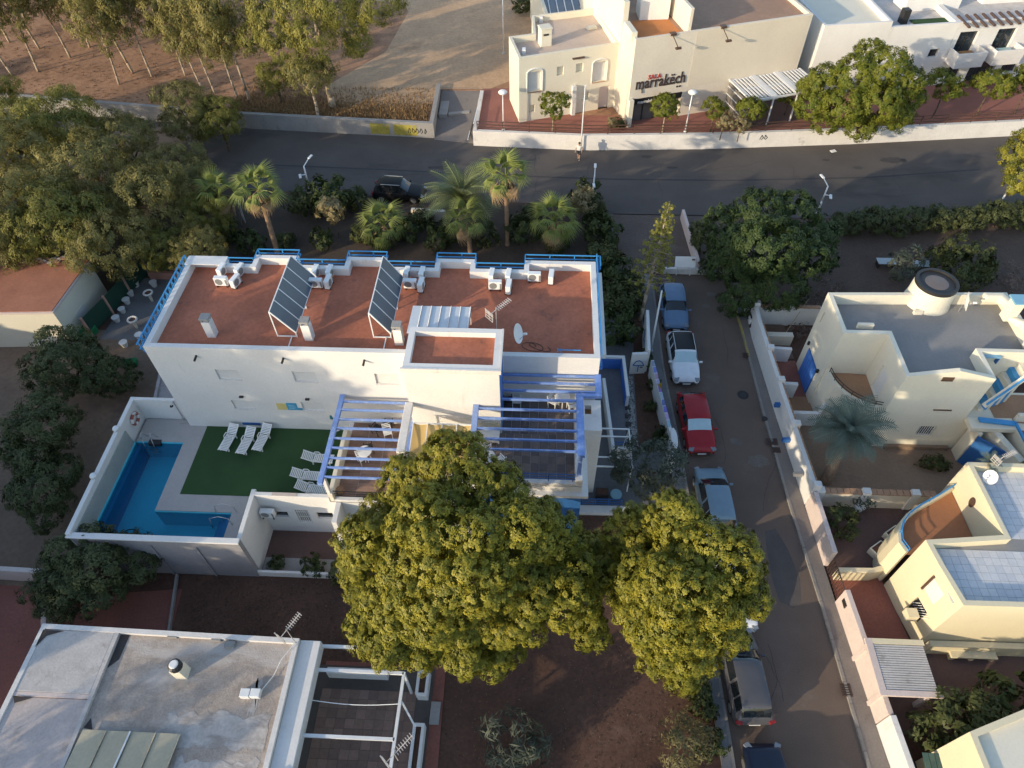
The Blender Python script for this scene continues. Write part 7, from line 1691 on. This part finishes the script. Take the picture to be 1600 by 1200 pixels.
# ================================================================ cars, lamps, signs, people
RUBBER = plain('tyre_rubber', (.02, .02, .02), .8); RIM = plain('alloy_rim', (.35, .35, .36), .35, .7)
TAIL = plain('tail_light', (.25, .02, .02), .25); HEAD = plain('head_light', (.2, .22, .25), .12)
CARGLASS = plain('car_glass', (.012, .016, .02), .06, 0, .8); SUNSHADE = plain('silver_sunshade', (.42, .56, .6), .35, .2)
def paint(name, col): return plain(name, col, .38, .1, .35, .25)
def car(label, loc, rz, col_mat, L=4.3, W=1.8, H=1.5, kind='suv', roof=None, shade=False, rails=False):
    t = thing('parked_car' if kind != 'moving' else 'car', label, 'car', loc, rz)
    if kind == 'mpv': K = [(0, .80, .62, .66, .64), (.02, .93, .9, .72, .95), (.05, .97, .98, .74, 1.1), (.12, 1, 1.0, .73, H - .06), (.22, 1, 1.0, .74, H), (.52, 1, .98, .74, H), (.6, 1, .97, .72, H - .07), (.76, .99, .95, .78, 1.03), (.84, .97, .88, .76, .94), (.95, .92, .72, .7, .76), (.985, .84, .58, .62, .6), (1, .74, .42, .56, .44)]
    else: K = [(0, .80, .6, .66, .62), (.02, .93, .86, .72, .9), (.045, .97, .96, .72, 1.05), (.13, 1, .97, .7, H - .08), (.22, 1, .97, .77, H - .02), (.36, 1, .96, .79, H), (.5, 1, .95, .78, H - .02), (.57, 1, .94, .75, H - .08), (.73, .99, .92, .78, .99), (.8, .98, .87, .77, .92), (.94, .94, .74, .72, .78), (.985, .86, .58, .64, .6), (1, .74, .42, .56, .44)]
    K = np.array(K); n = 66; f = np.linspace(0, 1, n)
    def I(c):
        y = np.interp(f, K[:, 0], K[:, c]); k = np.array([.25, .5, .25]); z = y.copy()
        for _ in range(3): z[1:-1] = np.convolve(z, k, 'valid')
        return z
    w = I(1) * W / 2; zb = I(2); wt = I(3) * W / 2; zt = I(4)
    prof = []
    for i in range(n):
        gh = max(0, zt[i] - zb[i]); lo = .24 if .03 < f[i] < .97 else .3
        r_ = [(w[i] * .93, lo), (w[i] * .995, lo + .16), (w[i], zb[i] * .68), (w[i] * .965, zb[i] * .93), (w[i] * .925, zb[i])]
        if gh > .12:
            e = wt[i]; r_ += [(w[i] * .9 * .35 + e * .65, zb[i] + gh * .55), (e, zt[i] - .055), (e * .86, zt[i] - .015), (e * .45, zt[i] + .012), (0, zt[i] + .02)]
        else:
            r_ += [(w[i] * .87, zb[i] + gh * .3 + .012), (w[i] * .78, zb[i] + gh * .6 + .02), (w[i] * .62, zt[i] + .015), (w[i] * .33, zt[i] + .035), (0, zt[i] + .04)]
        prof.append(r_)
    m = len(prof[0]); cols = 2 * m - 1
    V = []
    for i in range(n):
        y = (f[i] - .5) * L
        row = [(x, y, z) for x, z in prof[i]] + [(-x, y, z) for x, z in prof[i][-2::-1]]
        V += row
    parts = {}
    ws0, ws1 = (.585, .75) if kind == 'mpv' else (.565, .715); rw0, rw1 = (.045, .105) if kind == 'mpv' else (.05, .125)
    for i in range(n - 1):
        fc = (f[i] + f[i + 1]) / 2; gh = (zt[i] - zb[i] + zt[i + 1] - zb[i + 1]) / 2
        for k in range(cols - 1):
            kk = k if k < m - 1 else cols - 2 - k; side = 0 if k < m - 1 else 1
            key = 'body'
            if kk >= 6 and ws0 < fc < ws1: key = 'windshield'
            elif kk >= 6 and rw0 < fc < rw1: key = 'rear_window'
            elif kk in (4, 5) and gh > .3 and rw1 - .0 < fc < ws1 - .05 and (kk == 4 or gh > .38):
                if abs(fc - .4) < .012 or abs(fc - .235) < .008: key = 'body'
                else: key = 'side_window%d%d' % (side, 0 if fc < .235 else (1 if fc < .4 else 2))
            elif kk >= 6 and rw1 + .03 < fc < ws0 - .02 and roof is not None: key = 'roof_panel'
            a = i * cols + k; parts.setdefault(key, []).append((a, a + 1, a + cols + 1, a + cols))
    org = {}
    for key, fs in parts.items():
        idx = sorted({q for f_ in fs for q in f_}); mp = {q: j for j, q in enumerate(idx)}
        mb = MB(); mb.v = [V[q] for q in idx]; mb.f = [tuple(mp[q] for q in f_) for f_ in fs]
        nm = 'side_window' if key.startswith('side') else key
        me = mb.mesh(nm); mt = {'body': col_mat, 'roof_panel': roof, 'windshield': SUNSHADE if shade else CARGLASS}.get(key, CARGLASS)
        me.materials.append(mt); me.polygons.foreach_set('use_smooth', [True] * len(me.polygons))
        o = bpy.data.objects.new(nm, me); COL.objects.link(o); o.parent = t
    def bit(name, c, s, mt, rz_=0, rx=0, bev=.02):
        me = MB().cbox(c, s, rz_, rx).mesh(name); me.materials.append(mt); o = bpy.data.objects.new(name, me); COL.objects.link(o); o.parent = t
        if bev: b_ = o.modifiers.new('bevel', 'BEVEL'); b_.width = bev; b_.segments = 2
        return o
    for sx in (-1, 1):
        bit('headlight', (sx * W * .36, L * .462, .66), (.28, .3, .1), HEAD, sx * -.45, -.35)
        bit('tail_light', (sx * W * .41, -L * .484, .82), (.3, .14, .16), TAIL, sx * .3)
        bit('mirror', (sx * (W * .5 + .08), L * .18, .98), (.2, .1, .13), col_mat)
        if rails: bit('roof_rail', (sx * W * .355, -L * .12, H - .0), (.04, L * .36, .035), ALU, 0, 0, 0)
        for yy in (-L * .31, L * .31):
            wl = bit('wheel', (sx * (W * .5 - .1), yy, .33), (.2, .3, .3), RUBBER, 0, 0, 0)
            for nm, rr, ww, mt, dx in (('tyre', .33, .2, RUBBER, 0), ('rim', .21, .03, RIM, .1)):
                me = MB().tube((sx * (W * .5 - .1 + dx) - ww / 2, yy, .33), (sx * (W * .5 - .1 + dx) + ww / 2, yy, .33), rr, rr, 20).mesh(nm); me.materials.append(mt)
                o = bpy.data.objects.new(nm, me); COL.objects.link(o); o.parent = wl
    bit('front_grille', (0, L * .492, .45), (W * .55, .06, .14), BLACK); bit('number_plate', (0, L * .5, .36), (.5, .03, .11), PLASTIC_W, 0, 0, 0); bit('number_plate', (0, -L * .497, .6), (.5, .03, .11), PLASTIC_W, 0, 0, 0)
    bit('underbody', (0, 0, .28), (W * .84, L * .93, .18), BLACK, 0, 0, .05)
    for sx in (-.3, .3): bit('wiper', (sx, L * (.235 if kind == 'mpv' else .19), 1.02), (.5, .03, .02), BLACK, .12, 0, 0)
    return t
car('blue-grey hatchback parked first at the street end', (9.45, 36.6, 0), R(180), paint('steel_blue_paint', (.13, .21, .33)), 4.2, 1.8, 1.52)
car('white compact car with black roof parked behind the blue-grey one', (9.55, 31.75, 0), R(181), paint('white_car_paint', (.72, .74, .77)), 4.25, 1.83, 1.56, 'suv', BLACK, True, True)
car('red hatchback with silver sunshade parked in the side street', (9.75, 26.35, 0), R(183), paint('red_car_paint', (.32, .012, .018)), 4.35, 1.82, 1.45, 'suv', None, True)
car('pale blue-grey people carrier parked beside the olive tree', (10.1, 20.9, 0), R(2), paint('grey_blue_paint', (.17, .25, .31)), 4.4, 1.82, 1.62, 'mpv')
car('white car mostly hidden under the street pine', (10.35, 15.6, 0), R(182), paint('plain_white_paint', (.66, .68, .72)), 4.2, 1.78, 1.5)
car('silver-grey people carrier parked near the bottom of the street', (10.15, 11.35, 0), R(3), paint('silver_grey_paint', (.085, .085, .095)), 4.4, 1.82, 1.6, 'mpv')
car('dark navy car cut by the bottom edge', (10.5, 6.3, 0), R(2), paint('navy_paint', (.008, .014, .035)), 4.3, 1.82, 1.5)
p = G(624, 297, .7)
car('black car driving on the road behind the palms', (p.x, p.y, 0), R(-94), plain('black_car_paint', (.008, .008, .009), .45, 0, .3), 4.4, 1.82, 1.6, 'moving', None, False, True)

# ---- lamps
def road_lamp(label, base, top, side):
    b = Vector(base); tp = Vector(top)
    t = thing('road_lamp', label, 'street lamp', base, 0, 'white road lamps')
    MB().path([b, b.lerp(tp, .5), tp], [.085, .07, .055], 10).build('pole', STEEL, t, smooth=True)
    MB().lathe([(.16, 0), (.16, .05), (.1, .1)], b, 12).build('base_plate', GALV, t)
    for s, z, l in ((1, 0, .95), (-1, -.75, .6)):
        e = tp + Vector((side * s * l * .5, s * l * .8, z + .25)); MB().tube(tp + Vector((0, 0, z)), e, .045, .035, 8).build('arm', STEEL, t)
        MB().cbox(e + Vector((side * s * .12, s * .18, .02)), (.2, .55, .09), side * s * -.5).build('lamp_head', STEEL, t, bevel=.03)
for u, v, ut, vt, z, sd, lab in [(490, 318, 476, 262, 3.6, .6, 'white road lamp left of the black car'), (924, 322, 930, 285, 3.2, .1, 'white road lamp below the walking person'), (1276, 335, 1290, 305, 3.0, -.5, 'white road lamp above the dome-shaped tree'), (1556, 327, 1584, 290, 3.0, .5, 'white road lamp at the right edge beside the golden pine')]:
    b = G(u, v, 0); tp = G(ut, vt, z); tp.x = b.x + (tp.x - b.x) * .3; tp.y = b.y + (tp.y - b.y) * .3
    road_lamp(lab, b, tp, sd)
def globe(label, base, h):
    b = Vector(base); t = thing('globe_lamp', label, 'street lamp', base, 0, 'disc lamps on the promenade')
    MB().path([b, b + Vector((0, 0, h))], [.07, .045], 10).build('pole', STEEL, t, smooth=True)
    MB().lathe([(.08, 0), (.34, .08), (.4, .2), (.3, .3), (.1, .36)], b + Vector((0, 0, h - .05)), 18).build('lamp_head', PLASTIC_W, t, smooth=True)
    MB().lathe([(.14, 0), (.14, .12), (.08, .2)], b, 12).build('base', STEEL, t)
p = G(786, 212, 1.2); globe('white disc lamp at the left end of the promenade', (p.x, 58.6, 1.2), 3.5)
p = G(1072, 214, 1.2); globe('white disc lamp in front of the lettered wall', (p.x, 58.8, 1.2), 3.6)
def pole(label, base, h, r=.07, top=None):
    b = Vector(base); t = thing('utility_pole', label, 'pole', base)
    MB().path([b, b + Vector((0, 0, h))], [r, r * .6], 10).build('shaft', STEEL, t, smooth=True); MB().lathe([(r * 2, 0), (r * 2, .08), (r * 1.2, .16)], b, 10).build('base', GALV, t)
    MB().cbox(b + Vector((0, 0, h)), (.5 if top else .16, .12, .1)).build('cap', STEEL, t)
pole('slim white pole rising from the road in front of the promenade wall', (3.3, 57.25, 0), 6.2)
pole('tall white pole at the edge of the field left of the white building', tuple(G(787, 84, 1.2)), 8.5)
pole('white pole behind the white building at the top edge', tuple(G(838, 40, 1.2)), 7.5, .05)
b = G(1017, 548, .12); t = thing('utility_pole', 'slanting white pole at the panel wall beside the white car', 'pole', b)
MB().path([b, b + Vector((.05, .6, 4.9))], [.075, .05], 10).build('shaft', STEEL, t, smooth=True); MB().lathe([(.15, 0), (.12, .1)], b, 10).build('base', GALV, t)
b = G(378, 352, 0); t = thing('roadside_banner', 'pale leaning board among the trees behind the fan palm', 'board', b)
MB().cbox(b + Vector((.2, .3, 1.3)), (.06, .9, 2.2), .6, .25).build('board', PLASTIC_W, t); MB().tube(b, b + Vector((.1, .1, 1.2)), .04, .04, 6).build('stake', GALV, t)

# ---- board signs at the street end
b = G(1067, 430, 0); t = thing('notice_board', 'white notice board on two legs at the end of the street', 'sign', b)
MB().cbox(b + Vector((0, .15, 1.15)), (1.5, .08, .8), 0, -.5).build('board', PLASTIC_W, t, bevel=.01)
MB().cbox(b + Vector((.55, .1, 1.42)), (.22, .09, .1), 0, -.5).build('board_mark', BROWNMETAL, t)
for dx in (-.5, .5): MB().bar(b + Vector((dx, 0, 0)), b + Vector((dx, .2, 1.2)), .07, .07).build('leg', STEEL, t)
b = G(1166, 490, .12); t = thing('folding_board', 'white folded display board standing on the corner pavement', 'sign', b)
for s in (-1, 1): MB().cbox(b + Vector((s * .16, .1, .55)), (.06, .8, .95), s * .35, 0, s * .3).build('panel', PLASTIC_W, t)
MB().bar(b + Vector((-.2, .3, .06)), b + Vector((.2, .3, .06)), .05, .05).build('foot', GALV, t)
b = G(1170, 503, .12); t = thing('scooter', 'small dark scooter with white tail beside the folded board', 'scooter', b)
for dy in (-.5, .5): MB().tube(b + Vector((-.05, dy, .25)), b + Vector((.05, dy, .25)), .25, .25, 16).build('wheel', RUBBER, t)
MB().prism([(b.x - .14, b.y - .5), (b.x + .14, b.y - .5), (b.x + .12, b.y + .1), (b.x - .12, b.y + .1)], .35, [.75, .75, .7, .7]).build('tail_body', PLASTIC_W, t, bevel=.05)
MB().cbox(b + Vector((0, -.15, .8)), (.26, .6, .1)).build('seat', BLACK, t, bevel=.04); MB().cbox(b + Vector((0, .2, .32)), (.28, .5, .1)).build('footboard', BLACK, t, bevel=.03)
MB().bar(b + Vector((0, .5, .25)), b + Vector((0, .32, 1.05)), .14, .1).build('steering_column', BLACK, t); MB().bar(b + Vector((-.32, .3, 1.02)), b + Vector((.32, .3, 1.02)), .04, .04).build('handlebar', DARKMETAL, t)

# ---- mural wall on the west side of the street
mw = thing('mural_wall', 'white garden wall painted with blue, violet and yellow murals along the street', 'wall', (7.5, 28, 0))
polywall('wall_run', [(7.32, 30.6), (7.6, 27.8), (7.95, 24.8)], .2, 0, 1.5, W_WHITE, mw)
cols_ = [(.03, .1, .35), (.1, .25, .5), (.5, .4, .05), (.18, .1, .35), (.05, .18, .4), (.5, .52, .55), (.04, .28, .42), (.4, .2, .3), (.02, .08, .28)]
rnd = random.Random(8)
for k in range(20):
    f = k / 20; y = 30.4 - 5.4 * f; x = 7.32 + (30.6 - y) * .108 + .115
    c = rnd.choice(cols_) if k != 6 else (.55, .42, .04); z0 = rnd.uniform(.1, .6); z1 = z0 + rnd.uniform(.4, .9); y2 = y - rnd.uniform(.2, .4)
    MB().add([(x, y, z0), (x + .024, y2, z0 + rnd.uniform(-.2, .2)), (x + .024, y2, min(1.45, z1 + rnd.uniform(-.3, .3))), (x, y, min(1.45, z1))], [(0, 1, 2, 3)]).build('mural_patch', plain('mural_paint_%02d' % k, c, .7), mw)
for k in range(10):
    y = 30.3 - k * .53; x = 7.32 + (30.6 - y) * .108
    MB().prism([(x - .09, y - .25), (x + .09, y - .25), (x + .08, y + .22), (x - .1, y + .22)], 1.5, [1.515 + .01 * (k % 2)] * 4).build('mural_patch', plain('mural_top_%02d' % k, (rnd.uniform(.1, .5), rnd.uniform(.15, .45), rnd.uniform(.35, .6)), .7), mw)
MB().add([(7.5, 28.6, 1.5), (7.55, 28.0, 1.5), (7.62, 28.2, 2.1)], [(0, 1, 2), (2, 1, 0)]).build('cutout_flag', plain('yellow_cutout', (.6, .42, .03), .7), mw)
t = thing('rounded_pillar', 'white rounded wall pillar at the street side beside the drain', 'pillar', (8.05, 24.6, 0))
mb = MB(); ring = []
for k in range(20):
    a = 2 * math.pi * k / 20; ring.append((8.02 + .2 * math.cos(a), 24.3 + .75 * math.sin(a)))
mb.prism(ring, 0, 1.75).build('pillar', W_WHITE, t, bevel=.04); B(7.8, 23.0, 0, 8.05, 23.7, 1.5).build('pillar_base', W_WHITE, t, bevel=.03)
pn = thing('panel_wall', 'tall white panel wall with line drawings beside the white parked car', 'wall', (6.9, 32, 0))
polywall('wall_run', [(7.25, 34.6), (7.05, 30.9)], .2, 0, 2.1, W_WHITE, pn)
polywall('wall_run', [(7.0, 30.85), (6.0, 30.75)], .2, 0, 1.9, W_WHITE, pn)
def lines(o, pts, r=.03): MB().path([Vector(o) + Vector(q) for q in pts], r, 5).build('line_drawing', BLUE_DARK, pn)
lines((6.15, 30.63, .6), [(0, 0, .3), (.15, 0, .65), (.35, 0, .75), (.55, 0, .62), (.7, 0, .3), (0, 0, .3)]); lines((6.15, 30.63, .6), [(.35, 0, .3), (.35, 0, -.3)])
lines((7.02, 32.3, .6), [(0, 0, 0), (0.02, .4, .5), (.03, .7, .2), (.05, 1.1, .8)])

# ---- person walking on the road
def person(label, loc, rz):
    t = thing('person', label, 'person', loc, rz)
    J = {'pel': (0, 0, .92, .15), 'sp': (0, .02, 1.15, .15), 'ch': (0, .03, 1.35, .17), 'nk': (0, .04, 1.5, .06), 'hd': (0, .06, 1.62, .1), 'ht': (0, .05, 1.72, .085),
         'hl': (-.1, 0, .88, .1), 'kl': (-.1, .16, .5, .07), 'al': (-.1, .06, .1, .045), 'fl': (-.1, .2, .06, .04), 'hr': (.1, 0, .88, .1), 'kr': (.1, -.02, .5, .07), 'ar': (.1, -.24, .14, .045), 'fr': (.1, -.12, .05, .04),
         'sl': (-.2, .03, 1.42, .065), 'el': (-.27, -.1, 1.15, .05), 'wl': (-.26, .06, .93, .036), 'ml': (-.25, .14, .87, .04), 'sr': (.2, .03, 1.42, .065), 'er': (.27, .06, 1.14, .05), 'wr': (.26, .26, .98, .036), 'mr': (.25, .34, .95, .04)}
    E_ = [('pel', 'sp'), ('sp', 'ch'), ('ch', 'nk'), ('nk', 'hd'), ('hd', 'ht'), ('pel', 'hl'), ('hl', 'kl'), ('kl', 'al'), ('al', 'fl'), ('pel', 'hr'), ('hr', 'kr'), ('kr', 'ar'), ('ar', 'fr'), ('ch', 'sl'), ('sl', 'el'), ('el', 'wl'), ('wl', 'ml'), ('ch', 'sr'), ('sr', 'er'), ('er', 'wr'), ('wr', 'mr')]
    ks = list(J); me = bpy.data.meshes.new('person_body'); me.from_pydata([J[k][:3] for k in ks], [(ks.index(a), ks.index(b)) for a, b in E_], [])
    o = bpy.data.objects.new('person_body', me); COL.objects.link(o)
    o.modifiers.new('skin', 'SKIN'); o.modifiers.new('sub', 'SUBSURF').render_levels = 2; o.modifiers['sub'].levels = 2
    for i, k in enumerate(ks):
        me.skin_vertices[0].data[i].radius = (J[k][3], J[k][3]); me.skin_vertices[0].data[i].use_root = (k == 'pel')
    dg = bpy.context.evaluated_depsgraph_get(); m2 = bpy.data.meshes.new_from_object(o.evaluated_get(dg)); bpy.data.objects.remove(o)
    skin = plain('skin', (.42, .24, .16), .6); shirt = plain('white_shirt', (.6, .58, .56), .8); shorts = plain('dark_shorts', (.03, .03, .035), .8); shoe = plain('white_shoe', (.6, .6, .6), .6)
    m2.materials.clear()
    for q in (skin, shirt, shorts, shoe): m2.materials.append(q)
    for p_ in m2.polygons:
        c = p_.center; p_.use_smooth = True
        p_.material_index = 1 if 1.0 < c.z < 1.47 and abs(c.x) < .27 and not (c.z < 1.18 and abs(c.x) > .2) else (2 if .6 < c.z <= 1.0 and abs(c.x) < .21 else (3 if c.z < .1 else 0))
    b_ = bpy.data.objects.new('body', m2); COL.objects.link(b_); b_.parent = t
    hm = MB().lathe([(.095, 0), (.115, .05), (.1, .11), (.04, .14)], (0, .035, 1.63), 14).mesh('hair'); hm.materials.append(plain('dark_hair', (.03, .02, .015), .7)); h_ = bpy.data.objects.new('hair', hm); COL.objects.link(h_); h_.parent = t
    hm.polygons.foreach_set('use_smooth', [True] * len(hm.polygons))
    for s, wx in ((-1, 'ml'), (1, 'mr')):
        for k in range(5):
            q = Vector(J[wx][:3]); d = Vector((0.0, .06, -.07)) if k < 4 else Vector((-s * .05, .05, -.01)); off = Vector((0, 0, 0)) + Vector(((k - 1.5) * .018 if k < 4 else -s * .03, 0, 0))
            fm = MB().tube(q + off, q + off + d * (1 - .12 * abs(k - 1.5)), .009, .007, 6).mesh('finger'); fm.materials.append(skin); fo = bpy.data.objects.new('finger', fm); COL.objects.link(fo); fo.parent = t
    return t
p = G(904, 250, 0); person('person in white top and dark shorts walking on the road', p, R(160))
tag(MB().cbox(G(1302, 236, .03), (.5, .35, .05), .4).build('litter_sheet', PLASTIC_W), 'crumpled white sheet of litter on the road below the large tree', 'litter')

# ---- cracks, patches and leaf litter
rnd = random.Random(12)
ck = MB()
def crack(p, d, n, step, w, z):
    pts = [Vector((p[0], p[1]))]; a = math.atan2(d[1], d[0])
    for _ in range(n): a += rnd.uniform(-.35, .35); pts.append(pts[-1] + Vector((math.cos(a), math.sin(a))) * step * rnd.uniform(.6, 1.3)); a += (math.atan2(d[1], d[0]) - a) * .4
    for u_, v_ in zip(pts[:-1], pts[1:]):
        q = (v_ - u_).normalized(); nn = Vector((-q.y, q.x)) * w * rnd.uniform(.5, 1.2)
        ck.add([(u_ - nn).to_tuple() + (z,), (v_ - nn).to_tuple() + (z,), (v_ + nn).to_tuple() + (z,), (u_ + nn).to_tuple() + (z,)], [(0, 1, 2, 3)])
for k in range(9): crack((rnd.uniform(9.5, 13), rnd.uniform(4, 34)), (rnd.uniform(-.3, .3), 1), 9, .5, .012, .005)
for k in range(8): crack((rnd.uniform(-25, 30), rnd.uniform(51, 56)), (1, rnd.uniform(-.1, .1)), 12, .7, .016, .0055)
for k in range(6): crack((rnd.uniform(-10, 35), 49.6), (rnd.uniform(-.3, .3), 1), 12, .65, .014, .006)
structure(ck.build('road_cracks', PATCH))
def blot(name, c, rx, ry, z, m, seed):
    r_ = random.Random(seed); pts = []
    for k in range(18):
        a = 2 * math.pi * k / 18; f_ = r_.uniform(.7, 1.1); pts.append((c[0] + rx * f_ * math.cos(a), c[1] + ry * f_ * math.sin(a)))
    return structure(MB().sheet(pts, z).build(name, m))
PALEP = mat('worn_pale_asphalt', (.16, .135, .118), .92, .2, 1.5, 12, .2)
for k, (u, v, rx, ry) in enumerate([(1148, 445, .5, .3), (1110, 460, .35, .25), (1103, 478, .3, .2), (1185, 720, .7, .5), (1150, 690, .4, .3)]): blot('worn_patch', G(u, v), rx, ry, .0045, PALEP, k)
for k, (u, v, rx, ry) in enumerate([(1010, 245, .5, .25), (1050, 262, .6, .2), (1340, 262, .5, .25), (1290, 250, .35, .2), (1395, 250, 1.2, .5), (690, 262, 1.5, .3)]): blot('oil_stain', G(u, v), rx, ry, .005, mat('oil_stain_%d' % k, (.066, .06, .058), .8, .2) , 20 + k)
def litter(name, label, boxes, n, size, m, seed, zf):
    rg = np.random.default_rng(seed); V_ = []
    for x0, y0, x1, y1, fr_ in boxes:
        q = int(n * fr_); x = rg.uniform(x0, x1, q); y = rg.uniform(y0, y1, q); a = rg.uniform(0, 6.28, q); s_ = size * rg.uniform(.4, 1.4, q)
        for (X, Y, A, S) in zip(x, y, a, s_):
            z = zf + .02 + S * .2; c_, d_ = math.cos(A) * S, math.sin(A) * S
            V_.append([(X - c_, Y - d_, z - S * .3), (X + d_ * .6, Y - c_ * .6, z + S * .3), (X + c_, Y + d_, z), (X - d_ * .6, Y + c_ * .6, z + S * .15)])
    me = bpy.data.meshes.new(name); N_ = len(V_); me.from_pydata([p_ for q in V_ for p_ in q], [], [(4 * k, 4 * k + 1, 4 * k + 2, 4 * k + 3) for k in range(N_)])
    at_ = me.attributes.new('tint', 'FLOAT', 'FACE'); at_.data.foreach_set('value', rg.random(N_).astype(np.float32)); me.materials.append(m)
    o = bpy.data.objects.new(name, me); COL.objects.link(o); tag(o, label, 'litter', None, 'stuff')
litter('garden_leaf_litter', 'scattered leaves, weeds and stones on the bare garden soil', [(-18, 11.5, -4, 15.5, .35), (-4, 3, 8.4, 17, .4), (-60, 10, -24, 33, .15), (14.5, 37.5, 45, 47.5, .1)], 9000, .042, leafmat('litter_mix', (.045, .032, .022), (.17, .12, .08), .1), 91, -.02)
litter('woodland_leaf_litter', 'fallen bark and leaves on the woodland floor', [(-60, 62, -22, 110, 1.0)], 9000, .1, leafmat('wood_litter_mix', (.14, .07, .04), (.34, .2, .12), .1), 92, 1.2)
